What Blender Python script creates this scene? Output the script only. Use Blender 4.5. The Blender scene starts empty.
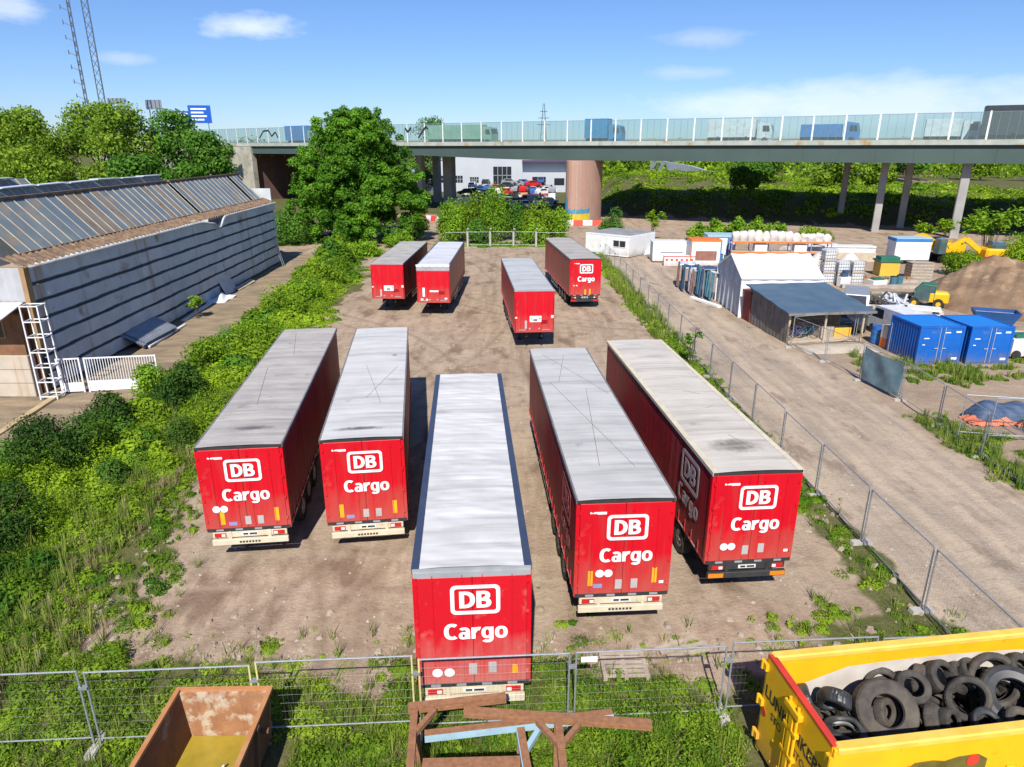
import bpy, math, random
import numpy as np
from mathutils import Vector, Matrix
rng = np.random.default_rng(7)
random.seed(7)
SC = bpy.context.scene
COL = SC.collection
R = math.radians
PI = math.pi

# ------------------------------------------------------------------ materials
def nt(name):
    m = bpy.data.materials.new(name)
    m.use_nodes = True
    t = m.node_tree
    b = t.nodes.get('Principled BSDF')
    return m, t, b

def N(t, typ, **kw):
    n = t.nodes.new(typ)
    for k, v in kw.items():
        if k in n.inputs:
            n.inputs[k].default_value = v
        else:
            setattr(n, k, v)
    return n

def c4(c):
    return (c[0], c[1], c[2], 1.0)

def mixc(t, fac, a, b):
    m = t.nodes.new('ShaderNodeMix'); m.data_type = 'RGBA'
    for s, v in ((6, a), (7, b)):
        if isinstance(v, tuple): m.inputs[s].default_value = c4(v)
        else: t.links.new(v, m.inputs[s])
    if isinstance(fac, (int, float)): m.inputs[0].default_value = fac
    else: t.links.new(fac, m.inputs[0])
    return m.outputs[2]

def ramp(t, src, p0, p1, v0=0.0, v1=1.0):
    m = t.nodes.new('ShaderNodeMapRange')
    m.inputs[1].default_value = p0; m.inputs[2].default_value = p1
    m.inputs[3].default_value = v0; m.inputs[4].default_value = v1
    t.links.new(src, m.inputs[0])
    return m.outputs[0]

def mth(t, op, a, b=None):
    m = t.nodes.new('ShaderNodeMath'); m.operation = op
    for i, v in enumerate((a, b)):
        if v is None: continue
        if isinstance(v, (int, float)): m.inputs[i].default_value = v
        else: t.links.new(v, m.inputs[i])
    return m.outputs[0]

def coords(t, scale=(1, 1, 1), loc=(0, 0, 0)):
    tc = t.nodes.new('ShaderNodeTexCoord')
    mp = t.nodes.new('ShaderNodeMapping')
    mp.inputs['Scale'].default_value = scale
    mp.inputs['Location'].default_value = loc
    t.links.new(tc.outputs['Object'], mp.inputs['Vector'])
    return mp.outputs[0]

def noise(t, vec, scale, detail=4, rough=0.55):
    n = t.nodes.new('ShaderNodeTexNoise')
    n.inputs['Scale'].default_value = scale
    n.inputs['Detail'].default_value = detail
    n.inputs['Roughness'].default_value = rough
    t.links.new(vec, n.inputs['Vector'])
    return n.outputs[0]

def mat(name, c1, c2=None, scale=2.0, rough=0.6, metal=0.0, bump=0.0, bscale=30.0, spec=0.4,
        stain=None, streak=None, lo=0.35, hi=0.65, patches=(), grime=None):
    """weathered paint / cloth / wood: two tones mixed by noise, stain=(colour, scale, threshold),
    streak=(colour, scale, threshold) runs down z, patches = [(x, y, rx, ry, colour, strength)]"""
    m, t, b = nt(name)
    v = coords(t)
    if c2 is None: c2 = tuple(x * 0.82 for x in c1)
    col = mixc(t, ramp(t, noise(t, v, scale, 5), lo, hi), tuple(c1), tuple(c2))
    if streak:
        v2 = coords(t, (1, 1, 0.08), (3, 1, 0))
        col = mixc(t, ramp(t, noise(t, v2, streak[1], 4, 0.6), streak[2], streak[2] + 0.14, 0, 0.85), col, tuple(streak[0]))
    if stain:
        v3 = coords(t, (1, 1, 1), (5, 2, 7))
        col = mixc(t, ramp(t, noise(t, v3, stain[1], 6, 0.65), stain[2], stain[2] + 0.12, 0, 0.9), col, tuple(stain[0]))
    for (px, py, rx, ry, pc, st) in patches:
        v4 = coords(t, (1 / rx, 1 / ry, 0), (-px / rx, -py / ry, 0))
        ln = t.nodes.new('ShaderNodeVectorMath'); ln.operation = 'LENGTH'
        t.links.new(v4, ln.inputs[0])
        d = mth(t, 'ADD', ln.outputs['Value'], mth(t, 'MULTIPLY', noise(t, v, 5, 5), 0.9))
        col = mixc(t, ramp(t, d, 0.75, 1.4, st, 0.0), col, tuple(pc))
    if grime:                                   # road dirt splashed up from below: (z low, z high, colour, strength)
        sx = t.nodes.new('ShaderNodeSeparateXYZ'); t.links.new(v, sx.inputs[0])
        zz = mth(t, 'ADD', sx.outputs[2], mth(t, 'MULTIPLY', mth(t, 'SUBTRACT', noise(t, coords(t, (1, 1, 0.35)), 2.2, 5, 0.65), 0.5), (grime[1] - grime[0]) * 1.8))
        col = mixc(t, ramp(t, zz, grime[0], grime[1], grime[3], 0.0), col, tuple(grime[2]))
    t.links.new(col, b.inputs['Base Color'])
    b.inputs['Roughness'].default_value = rough
    b.inputs['Metallic'].default_value = metal
    b.inputs['Specular IOR Level'].default_value = spec
    if bump:
        bp = N(t, 'ShaderNodeBump', Strength=bump, Distance=0.05)
        t.links.new(noise(t, v, bscale, 5), bp.inputs['Height'])
        t.links.new(bp.outputs[0], b.inputs['Normal'])
    return m

def leaf_mat(name, dark, light, trans=0.3):
    m, t, b = nt(name)
    a = t.nodes.new('ShaderNodeAttribute'); a.attribute_name = 'tint'
    col = mixc(t, ramp(t, a.outputs['Fac'], 0.0, 1.0), tuple(dark), tuple(light))
    t.links.new(col, b.inputs['Base Color'])
    b.inputs['Roughness'].default_value = 0.6
    b.inputs['Specular IOR Level'].default_value = 0.12
    tr = t.nodes.new('ShaderNodeBsdfTranslucent')
    t.links.new(col, tr.inputs['Color'])
    mx = t.nodes.new('ShaderNodeMixShader'); mx.inputs[0].default_value = trans
    out = t.nodes.get('Material Output')
    t.links.new(b.outputs[0], mx.inputs[1]); t.links.new(tr.outputs[0], mx.inputs[2])
    t.links.new(mx.outputs[0], out.inputs['Surface'])
    return m

def glass_mat(name, tint, mixv=0.12, rough=0.08):
    m, t, b = nt(name)
    out = t.nodes.get('Material Output')
    tp = N(t, 'ShaderNodeBsdfTransparent'); tp.inputs[0].default_value = c4(tint)
    b.inputs['Base Color'].default_value = (0.55, 0.66, 0.66, 1)
    b.inputs['Roughness'].default_value = rough
    mx = t.nodes.new('ShaderNodeMixShader'); mx.inputs[0].default_value = mixv
    t.links.new(tp.outputs[0], mx.inputs[1]); t.links.new(b.outputs[0], mx.inputs[2])
    t.links.new(mx.outputs[0], out.inputs['Surface'])
    return m

# ------------------------------------------------------------------ mesh builder
class MB:
    def __init__(s): s.v = []; s.f = []
    def add(s, vs, fs):
        o = len(s.v); s.v += [tuple(x) for x in vs]; s.f += [tuple(o + i for i in f) for f in fs]; return s
    def box(s, c, d, rz=0.0, rx=0.0, ry=0.0):
        hx, hy, hz = d[0] / 2, d[1] / 2, d[2] / 2
        vs = [Vector((x, y, z)) for x in (-hx, hx) for y in (-hy, hy) for z in (-hz, hz)]
        if rz or rx or ry:
            M = Matrix.Rotation(rz, 3, 'Z') @ Matrix.Rotation(ry, 3, 'Y') @ Matrix.Rotation(rx, 3, 'X')
            vs = [M @ v for v in vs]
        c = Vector(c)
        return s.add([v + c for v in vs], [(0, 1, 3, 2), (4, 6, 7, 5), (0, 4, 5, 1), (2, 3, 7, 6), (0, 2, 6, 4), (1, 5, 7, 3)])
    def b2(s, x0, x1, y0, y1, z0, z1):
        return s.box(((x0 + x1) / 2, (y0 + y1) / 2, (z0 + z1) / 2), (abs(x1 - x0), abs(y1 - y0), abs(z1 - z0)))
    def cbox(s, x0, x1, y0, y1, z0, z1, c=0.02):
        """chamfered box (vertical edges and top)"""
        pl = [(x0 + c, y0), (x1 - c, y0), (x1, y0 + c), (x1, y1 - c), (x1 - c, y1), (x0 + c, y1), (x0, y1 - c), (x0, y0 + c)]
        cx, cy = (x0 + x1) / 2, (y0 + y1) / 2
        ins = [(x + (c if x < cx else -c) * 0.8, y + (c if y < cy else -c) * 0.8) for x, y in pl]
        vs = [(x, y, z0) for x, y in pl] + [(x, y, z1 - c) for x, y in pl] + [(x, y, z1) for x, y in ins]
        fs = [tuple(range(7, -1, -1)), tuple(range(16, 24))]
        for k in (0, 8):
            fs += [(k + i, k + (i + 1) % 8, k + 8 + (i + 1) % 8, k + 8 + i) for i in range(8)]
        return s.add(vs, fs)
    def cyl(s, p0, p1, r0, r1=None, n=10, caps=True):
        p0, p1 = Vector(p0), Vector(p1); r1 = r0 if r1 is None else r1
        d = (p1 - p0)
        if d.length < 1e-6: return s
        d.normalize()
        a = Vector((0, 0, 1)) if abs(d.z) < 0.9 else Vector((1, 0, 0))
        u = d.cross(a).normalized(); w = d.cross(u)
        vs = []
        for p, r in ((p0, r0), (p1, r1)):
            for i in range(n):
                q = 2 * PI * i / n
                vs.append(p + u * math.cos(q) * r + w * math.sin(q) * r)
        fs = [(i, (i + 1) % n, n + (i + 1) % n, n + i) for i in range(n)]
        if caps: fs += [tuple(range(n - 1, -1, -1)), tuple(range(n, 2 * n))]
        return s.add(vs, fs)
    def tube(s, pts, r, n=6):
        for a, b in zip(pts[:-1], pts[1:]): s.cyl(a, b, r, n=n)
        return s
    def prism(s, poly, o, u, w, ext):
        """poly in (u, w) plane at o, pushed along ext"""
        o, u, w, ext = Vector(o), Vector(u), Vector(w), Vector(ext)
        n = len(poly)
        vs = [o + u * a + w * b for a, b in poly]
        vs += [v + ext for v in vs]
        fs = [tuple(range(n)), tuple(range(2 * n - 1, n - 1, -1))] + [(i, n + i, n + (i + 1) % n, (i + 1) % n) for i in range(n)]
        return s.add(vs, fs)
    def beam(s, a, b, w, h):
        """rectangular bar from a to b, w across (horizontal), h upright"""
        a, b = Vector(a), Vector(b); d = (b - a).normalized()
        up = Vector((0, 0, 1)) if abs(d.z) < 0.95 else Vector((0, 1, 0))
        u = d.cross(up).normalized(); v = u.cross(d)
        return s.prism([(-w / 2, -h / 2), (w / 2, -h / 2), (w / 2, h / 2), (-w / 2, h / 2)], a, u, v, b - a)
    def ibeam(s, a, b, w, h, t=0.02):
        a, b = Vector(a), Vector(b); d = (b - a).normalized()
        up = Vector((0, 0, 1)) if abs(d.z) < 0.95 else Vector((0, 1, 0))
        u = d.cross(up).normalized(); v = u.cross(d)
        x, y, q = w / 2, h / 2, t / 2
        return s.prism([(-x, -y), (x, -y), (x, -y + t), (q, -y + t), (q, y - t), (x, y - t), (x, y), (-x, y), (-x, y - t), (-q, y - t), (-q, -y + t), (-x, -y + t)], a, u, v, b - a)
    def grid(s, fn, nu, nv, thick=None):
        vs = [fn(i / nu, j / nv) for j in range(nv + 1) for i in range(nu + 1)]
        q = lambda i, j: j * (nu + 1) + i
        return s.add(vs, [(q(i, j), q(i + 1, j), q(i + 1, j + 1), q(i, j + 1)) for j in range(nv) for i in range(nu)])
    def lathe(s, prof, o, axis, n=24, fn=None):
        o, d = Vector(o), Vector(axis).normalized()
        a = Vector((0, 0, 1)) if abs(d.z) < 0.9 else Vector((1, 0, 0))
        u = d.cross(a).normalized(); w = d.cross(u)
        m = len(prof); vs = []
        for i in range(n):
            q = 2 * PI * i / n
            for r, h in prof:
                if fn: r, h = fn(q, r, h)
                vs.append(o + (u * math.cos(q) + w * math.sin(q)) * r + d * h)
        fs = [(i * m + j, ((i + 1) % n) * m + j, ((i + 1) % n) * m + (j + 1) % m, i * m + (j + 1) % m) for i in range(n) for j in range(m)]
        return s.add(vs, fs)
    def text(s, txt, size, o, u, w, bold=0.0, ext=0.004, align='CENTER', sx=1.0):
        vs, fs = text_geo(txt, bold)
        o, u, w = Vector(o), Vector(u), Vector(w); nrm = u.cross(w)
        xs = [v[0] for v in vs]; x0, x1 = min(xs), max(xs)
        off = {'CENTER': -(x0 + x1) / 2, 'LEFT': -x0, 'RIGHT': -x1}[align]
        return s.add([o + u * ((v[0] + off) * size * sx) + w * (v[1] * size) + nrm * (v[2] * ext) for v in vs], fs)
    def letters(s, txt, size, o, u, w, align='CENTER', ext=0.003):
        """bold rounded sans drawn stroke by stroke; size = height of a capital"""
        o, u, w = Vector(o), Vector(u), Vector(w); nrm = u.cross(w); k = 0
        def P3(x, y, d): return o + u * (x * size) + w * (y * size) + nrm * d
        def slab(out, inn, closed, d):
            n = len(out); top = [P3(x, y, d) for x, y in out] + [P3(x, y, d) for x, y in inn]
            bot = [v - nrm * (d + ext) for v in top]; f = []
            for i in range(n if closed else n - 1):
                j = (i + 1) % n
                f += [(i, j, n + j, n + i), (i, 2 * n + i, 2 * n + j, j), (n + i, n + j, 3 * n + j, 3 * n + i)]
            s.add(top + bot, f)
        pen = 0.0; shapes = []
        for ch in txt:
            adv, parts = GLYPH[ch]
            shapes += [(pen, q) for q in parts]; pen += adv + 0.075
        x0 = -(pen - 0.075) / 2 if align == 'CENTER' else 0.0
        for i, (px_, q) in enumerate(shapes):
            d = ext * (0.55 + 0.15 * (i % 4))
            if q[0] == 'r':
                _, a, b, c, e = q; slab([(x0 + px_ + a, c), (x0 + px_ + b, c)], [(x0 + px_ + a, e), (x0 + px_ + b, e)], False, d)
            else:
                _, cx, cy, rx, ry, tx, ty, a0, a1 = q; full = a1 - a0 >= 360; n = 28
                an = [R(a0 + (a1 - a0) * t / (n if full else n - 1)) for t in range(n)]
                sq = lambda v: math.copysign(abs(v) ** 0.86, v)
                slab([(x0 + px_ + cx + rx * sq(math.cos(t)), cy + ry * sq(math.sin(t))) for t in an], [(x0 + px_ + cx + (rx - tx) * sq(math.cos(t)), cy + (ry - ty) * sq(math.sin(t))) for t in an], full, d)
        return s
    def build(s, name, m, parent=None, smooth=False, loc=None, rz=0.0):
        me = bpy.data.meshes.new(name); me.from_pydata(s.v, [], s.f)
        me.materials.append(m)
        if smooth: me.polygons.foreach_set('use_smooth', [True] * len(me.polygons))
        me.update()
        return link(name, me, parent, loc, rz)

def link(name, me, parent=None, loc=None, rz=0.0):
    o = bpy.data.objects.new(name, me); COL.objects.link(o)
    if parent is not None: o.parent = parent
    if loc is not None: o.location = loc
    if rz: o.rotation_euler = (0, 0, rz)
    return o

GLYPH = {
    'D': (0.80, [('r', 0, 0.25, 0, 1), ('a', 0.24, 0.5, 0.56, 0.5, 0.25, 0.19, -90, 90)]),
    'B': (0.76, [('r', 0, 0.25, 0, 1), ('r', 0.2, 0.36, 0, 0.18), ('r', 0.2, 0.36, 0.42, 0.585), ('r', 0.2, 0.36, 0.82, 1), ('a', 0.35, 0.735, 0.355, 0.265, 0.24, 0.175, -90, 90), ('a', 0.35, 0.2925, 0.41, 0.2925, 0.25, 0.175, -90, 90)]),
    'C': (0.72, [('a', 0.44, 0.5, 0.44, 0.52, 0.25, 0.19, 52, 308)]),
    'a': (0.62, [('a', 0.30, 0.44, 0.32, 0.315, 0.215, 0.165, 0, 140), ('r', 0.405, 0.62, 0, 0.45), ('a', 0.27, 0.215, 0.27, 0.235, 0.2, 0.13, 0, 360)]),
    'r': (0.47, [('r', 0, 0.22, 0, 0.73), ('a', 0.40, 0.36, 0.34, 0.39, 0.22, 0.21, 72, 170)]),
    'g': (0.66, [('a', 0.32, 0.37, 0.32, 0.375, 0.215, 0.16, 0, 360), ('r', 0.44, 0.66, 0.0, 0.735), ('a', 0.33, 0.01, 0.33, 0.29, 0.22, 0.165, 212, 360)]),
    'o': (0.70, [('a', 0.35, 0.37, 0.35, 0.39, 0.225, 0.165, 0, 360)]),
}
_tx = {}
def text_geo(txt, bold):
    k = (txt, bold)
    if k not in _tx:
        c = bpy.data.curves.new('lettering', 'FONT'); c.body = txt; c.size = 1.0
        c.offset = bold; c.extrude = 1.0; c.resolution_u = 3
        o = bpy.data.objects.new('lettering', c); COL.objects.link(o)
        dg = bpy.context.evaluated_depsgraph_get(); dg.update()
        me = bpy.data.meshes.new_from_object(o.evaluated_get(dg))
        _tx[k] = ([tuple(v.co) for v in me.vertices], [tuple(p.vertices) for p in me.polygons])
        bpy.data.objects.remove(o); bpy.data.curves.remove(c); bpy.data.meshes.remove(me)
    return _tx[k]

def tag(o, label=None, cat=None, group=None, kind=None):
    for k, v in (('label', label), ('category', cat), ('group', group), ('kind', kind)):
        if v: o[k] = v
    return o

def thing(name, label, cat, loc=(0, 0, 0), rz=0.0, group=None):
    o = bpy.data.objects.new(name, None); COL.objects.link(o)
    o.location = loc; o.rotation_euler = (0, 0, rz); o.empty_display_size = 0.3
    return tag(o, label, cat, group)

def copy_tree(o, parent=None):
    c = o.copy(); COL.objects.link(c)
    if parent is not None: c.parent = parent
    for ch in list(o.children): copy_tree(ch, c)
    return c

# ------------------------------------------------------------------ foliage
def leaf_mesh(name, P, Nn, size, tint, m, aspect=0.55):
    n = len(P)
    P = np.asarray(P, np.float32); Nn = np.asarray(Nn, np.float32)
    Nn = Nn / (np.linalg.norm(Nn, axis=1, keepdims=True) + 1e-6)
    rnd = rng.normal(size=(n, 3)).astype(np.float32)
    T = np.cross(Nn, rnd); T /= (np.linalg.norm(T, axis=1, keepdims=True) + 1e-6)
    B = np.cross(Nn, T)
    sz = (np.broadcast_to(np.asarray(size, np.float32), (n,)) * rng.uniform(0.6, 1.3, n).astype(np.float32))[:, None]
    V = np.empty((n, 4, 3), np.float32)
    V[:, 0] = P - T * sz * 0.5
    V[:, 1] = P + B * sz * aspect * 0.5 + Nn * sz * 0.08
    V[:, 2] = P + T * sz * 0.5
    V[:, 3] = P - B * sz * aspect * 0.5 + Nn * sz * 0.08
    me = bpy.data.meshes.new(name)
    me.vertices.add(4 * n); me.loops.add(4 * n); me.polygons.add(n)
    me.vertices.foreach_set('co', V.ravel())
    me.loops.foreach_set('vertex_index', np.arange(4 * n, dtype=np.int32))
    me.polygons.foreach_set('loop_start', np.arange(0, 4 * n, 4, dtype=np.int32))
    me.polygons.foreach_set('loop_total', np.full(n, 4, np.int32))
    at = me.attributes.new('tint', 'FLOAT', 'FACE')
    at.data.foreach_set('value', np.clip(tint, 0, 1).astype(np.float32))
    me.materials.append(m); me.update(); me.validate()
    return me

def ell_leaves(cen, rad, n, tl, up=0.25, lo=0.75, hi=1.06, jit=0.55, zmin=-1.0):
    """leaves on ellipsoid lobes: cen (k,3) rad (k,3)"""
    cen = np.asarray(cen, float); rad = np.asarray(rad, float); k = len(cen)
    w = (rad[:, 0] * rad[:, 1] + rad[:, 0] * rad[:, 2]); w = w / w.sum()
    idx = rng.choice(k, n, p=w)
    d = rng.normal(size=(n, 3)); d /= np.linalg.norm(d, axis=1, keepdims=True)
    if zmin > -1: d[:, 2] = np.where(d[:, 2] < zmin, -d[:, 2], d[:, 2])
    rr = rng.uniform(lo, hi, n)[:, None]
    P = cen[idx] + d * rad[idx] * rr
    Nn = d + rng.normal(size=(n, 3)) * jit; Nn[:, 2] += up
    ti = np.asarray(tl)[idx] + rng.uniform(-0.22, 0.22, n)
    return P, Nn, ti

def crown_lobes(cx, cy, z0, z1, rx, ry, k, shape='round', lob=(0.22, 0.38)):
    cen, rad, tl = [], [], []
    for i in range(k):
        f = (i + 0.5) / k
        zz = rng.uniform(0.05, 0.97) if i > k * 0.12 else rng.uniform(0.75, 0.95)
        if shape == 'cone': w = (1 - zz) ** 0.75 * 0.95 + 0.12 if zz > 0.25 else 0.8 + zz
        elif shape == 'wide': w = math.sqrt(max(0.05, 1 - (zz * 1.0) ** 2.4))
        else: w = math.sqrt(max(0.04, 1 - (2 * zz - 0.9) ** 2 / 1.25))
        a = rng.uniform(0, 2 * PI); q = math.sqrt(rng.uniform(0.35, 1.0)) * w
        r = rng.uniform(*lob) * (0.6 + 0.5 * w)
        ru = max(0.25, q - r * 0.8)
        cen.append((cx + math.cos(a) * ru * rx, cy + math.sin(a) * ru * ry, z0 + (z1 - z0) * (zz * 0.88 + 0.03)))
        rad.append((r * rx, r * ry, r * (rx + ry) / 2 * rng.uniform(0.6, 0.9)))
        tl.append(rng.uniform(0.25, 0.75))
    return cen, rad, tl

def trunk_mb(h, r, limbs, spread, top):
    mb = MB()
    pts = [Vector((0, 0, -0.05))]
    for i in range(1, 6): pts.append(Vector((rng.normal() * 0.02 * h * 0.5, rng.normal() * 0.02 * h * 0.5, h * i / 5)))
    for i in range(5): mb.cyl(pts[i], pts[i + 1], r * (1 - 0.14 * i), r * (1 - 0.14 * (i + 1)), n=8)
    for i in range(limbs):
        a = 2 * PI * i / limbs + rng.uniform(-0.4, 0.4); st = pts[2 + i % 4]
        mid = st + Vector((math.cos(a) * spread * 0.45, math.sin(a) * spread * 0.45, (top - st.z) * 0.35))
        en = st + Vector((math.cos(a) * spread * 0.85, math.sin(a) * spread * 0.85, (top - st.z) * rng.uniform(0.5, 0.85)))
        mb.cyl(st, mid, r * 0.42, r * 0.28, n=6); mb.cyl(mid, en, r * 0.28, r * 0.08, n=6)
    return mb

def tree(name, label, cat, x, y, h, rx, ry, z0, n, leaf, m, k=40, shape='round', group=None, z=0.0, lob=(0.22, 0.38), bare=None, jit=0.55):
    t = thing(name, label, cat, (x, y, z), 0, group)
    trunk_mb(max(z0 + (h - z0) * 0.45, 0.5), max(0.05, h * 0.018), 7, rx * 0.8, h * 0.9).build('trunk', M['bark'], t)
    cen, rad, tl = crown_lobes(0, 0, z0, h, rx, ry, k, shape, lob)
    P, Nn, ti = ell_leaves(cen, rad, n, tl, jit=jit, lo=0.55)
    P[:, 2] = np.maximum(P[:, 2], 0.05)
    link('crown', leaf_mesh('crown', P, Nn, leaf, ti, m), t)
    return t

def bush(name, label, cat, x, y, h, rx, ry, n, leaf, m, k=14, group=None, z=0.0, lob=(0.3, 0.5)):
    t = thing(name, label, cat, (x, y, z), 0, group)
    mb = MB()
    for i in range(6):
        a = rng.uniform(0, 2 * PI); s = rng.uniform(0.3, 0.8)
        mb.cyl((rng.normal() * 0.08, rng.normal() * 0.08, -0.03), (math.cos(a) * rx * s, math.sin(a) * ry * s, h * rng.uniform(0.5, 0.85)), 0.035 * max(1, h / 2.5), 0.01, n=5)
    mb.build('stem', M['bark'], t)
    cen, rad, tl = [], [], []
    for i in range(k):
        a = rng.uniform(0, 2 * PI); q = math.sqrt(rng.uniform(0, 1)) * 0.72
        zz = rng.uniform(0.18, 0.82) * math.sqrt(max(0.15, 1 - (q / 0.85) ** 2))
        r = rng.uniform(*lob)
        cen.append((math.cos(a) * q * rx, math.sin(a) * q * ry, h * zz)); rad.append((r * rx, r * ry, r * h * 0.62)); tl.append(rng.uniform(0.25, 0.8))
    P, Nn, ti = ell_leaves(cen, rad, n, tl, lo=0.6)
    P[:, 2] = np.clip(np.abs(P[:, 2]), 0.03, None)
    link('foliage', leaf_mesh('foliage', P, Nn, leaf, ti, m), t)
    return t
# ------------------------------------------------------------------ palette
M = {}
def mm(k, *a, **kw): M[k] = mat(k, *a, **kw)
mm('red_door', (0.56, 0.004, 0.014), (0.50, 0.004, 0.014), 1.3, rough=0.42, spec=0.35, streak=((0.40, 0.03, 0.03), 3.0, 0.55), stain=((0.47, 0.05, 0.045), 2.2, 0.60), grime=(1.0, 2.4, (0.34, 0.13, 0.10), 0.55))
mm('red_dusty', (0.54, 0.006, 0.016), (0.50, 0.006, 0.016), 1.3, rough=0.45, spec=0.4, stain=((0.50, 0.09, 0.08), 2.0, 0.58), grime=(0.9, 2.3, (0.46, 0.20, 0.17), 0.75))
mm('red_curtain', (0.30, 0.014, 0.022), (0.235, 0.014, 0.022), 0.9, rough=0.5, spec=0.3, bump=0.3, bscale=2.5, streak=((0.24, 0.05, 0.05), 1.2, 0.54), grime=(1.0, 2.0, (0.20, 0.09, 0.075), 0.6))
mm('red_sky_sheen', (0.34, 0.035, 0.035), (0.28, 0.028, 0.03), 0.7, rough=0.42, spec=0.4, bump=0.2, bscale=2.5, grime=(1.0, 2.2, (0.26, 0.13, 0.11), 0.6))  # paler red holds the sky reflection on the far trailer sides
mm('maroon_trim', (0.28, 0.006, 0.016), rough=0.4)
mm('crease_shade_grey', (0.17, 0.17, 0.17), rough=0.8)  # dark tone for the shade in tarpaulin creases
mm('dark_steel', (0.025, 0.027, 0.032), (0.04, 0.04, 0.04), 3, rough=0.55)
mm('chassis', (0.03, 0.03, 0.03), (0.05, 0.045, 0.04), 3, rough=0.7)
mm('tyre', (0.018, 0.018, 0.018), (0.04, 0.038, 0.034), 4, rough=0.85)
mm('rim', (0.45, 0.45, 0.46), (0.3, 0.3, 0.3), 5, rough=0.4, metal=0.5)
mm('cream_steel', (0.62, 0.56, 0.42), (0.52, 0.46, 0.34), 3, rough=0.55, stain=((0.30, 0.23, 0.15), 5, 0.62))
mm('lettering_white', (0.84, 0.84, 0.84), (0.78, 0.78, 0.78), 6, rough=0.5)
mm('lettering_shaded_faint', (0.36, 0.10, 0.11), rough=0.5)  # white print dimmed, side shade put into its colour
mm('lettering_shaded', (0.44, 0.40, 0.41), rough=0.5)  # white lettering greyed to carry the shade of the trailer side
mm('sticker_yellow', (0.80, 0.42, 0.02), rough=0.4)
mm('sticker_grey', (0.45, 0.43, 0.42), rough=0.5)
mm('sticker_blue', (0.25, 0.27, 0.5), rough=0.5)
mm('lamp_red', (0.55, 0.02, 0.02), (0.4, 0.02, 0.02), 8, rough=0.25)
mm('lamp_amber', (0.78, 0.22, 0.01), (0.7, 0.2, 0.01), 4, rough=0.4)
mm('plate_white', (0.75, 0.75, 0.72), rough=0.4)
mm('ink', (0.03, 0.03, 0.035), rough=0.5)
mm('navy_rail', (0.035, 0.05, 0.095), (0.045, 0.06, 0.10), 2, rough=0.4)
mm('grey_rail', (0.14, 0.14, 0.15), (0.2, 0.19, 0.18), 2, rough=0.5)
mm('silver', (0.42, 0.44, 0.47), (0.34, 0.36, 0.39), 2, rough=0.45, metal=0.3)
mm('galvanised', (0.40, 0.43, 0.46), (0.32, 0.35, 0.38), 8, rough=0.45, metal=0.5)
mm('wire', (0.24, 0.255, 0.265), rough=0.5, metal=0.4)
mm('yellow_post', (0.62, 0.55, 0.22), (0.5, 0.45, 0.25), 4, rough=0.55)
mm('concrete', (0.42, 0.40, 0.37), (0.32, 0.30, 0.28), 3, rough=0.9, bump=0.3, bscale=20)
mm('bark', (0.10, 0.075, 0.05), (0.06, 0.045, 0.03), 6, rough=0.9)
mm('rust_skip', (0.38, 0.19, 0.09), (0.28, 0.13, 0.065), 2.6, rough=0.75, bump=0.15, stain=((0.50, 0.42, 0.32), 3.2, 0.50), streak=((0.22, 0.09, 0.04), 7, 0.56))
mm('rust_dark', (0.19, 0.085, 0.045), (0.12, 0.06, 0.04), 2.2, rough=0.8, bump=0.15, stain=((0.25, 0.20, 0.17), 1.6, 0.58))
mm('rust_rim', (0.46, 0.23, 0.10), (0.42, 0.17, 0.06), 4, rough=0.75)
mm('rust_beam', (0.30, 0.15, 0.075), (0.22, 0.105, 0.055), 9, rough=0.7, bump=0.15, stain=((0.40, 0.22, 0.11), 14, 0.60))
mm('pale_blue_steel', (0.33, 0.50, 0.60), (0.28, 0.42, 0.5), 3, rough=0.6, stain=((0.27, 0.12, 0.06), 3.5, 0.6))
mm('yellow_box', (0.80, 0.46, 0.012), (0.76, 0.40, 0.012), 1.5, rough=0.42, stain=((0.30, 0.12, 0.03), 2.6, 0.64), bump=0.08, bscale=4, grime=(0.1, 1.0, (0.40, 0.24, 0.08), 0.7))
mm('yellow_cap', (0.78, 0.52, 0.10), (0.70, 0.42, 0.06), 2.5, rough=0.5, stain=((0.35, 0.15, 0.05), 3, 0.62))
mm('red_edge', (0.60, 0.05, 0.03), rough=0.5)
mm('scuffed_white', (0.62, 0.58, 0.54), (0.48, 0.44, 0.40), 1.6, rough=0.6, stain=((0.25, 0.22, 0.2), 3, 0.62))
mm('rubber', (0.024, 0.023, 0.023), (0.085, 0.076, 0.065), 3, rough=0.8, bump=0.2, bscale=20)
mm('rubber_dusty', (0.05, 0.044, 0.04), (0.11, 0.095, 0.08), 3, rough=0.85, bump=0.2, bscale=20)
mm('rubber_wet', (0.02, 0.022, 0.025), (0.05, 0.055, 0.06), 3, rough=0.4, spec=0.5)
mm('grey_cladding', (0.56, 0.59, 0.60), (0.45, 0.48, 0.50), 0.6, rough=0.55, spec=0.3, streak=((0.34, 0.22, 0.14), 0.6, 0.56), stain=((0.27, 0.20, 0.15), 0.55, 0.60))
mm('cladding_gap', (0.115, 0.128, 0.145), rough=0.8)
mm('old_glass', (0.15, 0.185, 0.20), (0.21, 0.25, 0.26), 0.45, rough=0.5, spec=0.35, stain=((0.30, 0.24, 0.17), 0.9, 0.54))
mm('glazing_bar', (0.50, 0.46, 0.38), (0.38, 0.30, 0.22), 2, rough=0.6)
mm('brown_tiles', (0.25, 0.165, 0.10), (0.12, 0.08, 0.055), 2.6, rough=0.85, bump=0.5, bscale=6, stain=((0.42, 0.36, 0.28), 1.5, 0.6))
mm('old_glass_blue', (0.13, 0.18, 0.21), (0.19, 0.235, 0.26), 0.5, rough=0.42, spec=0.4, stain=((0.24, 0.20, 0.15), 0.9, 0.57))
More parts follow.
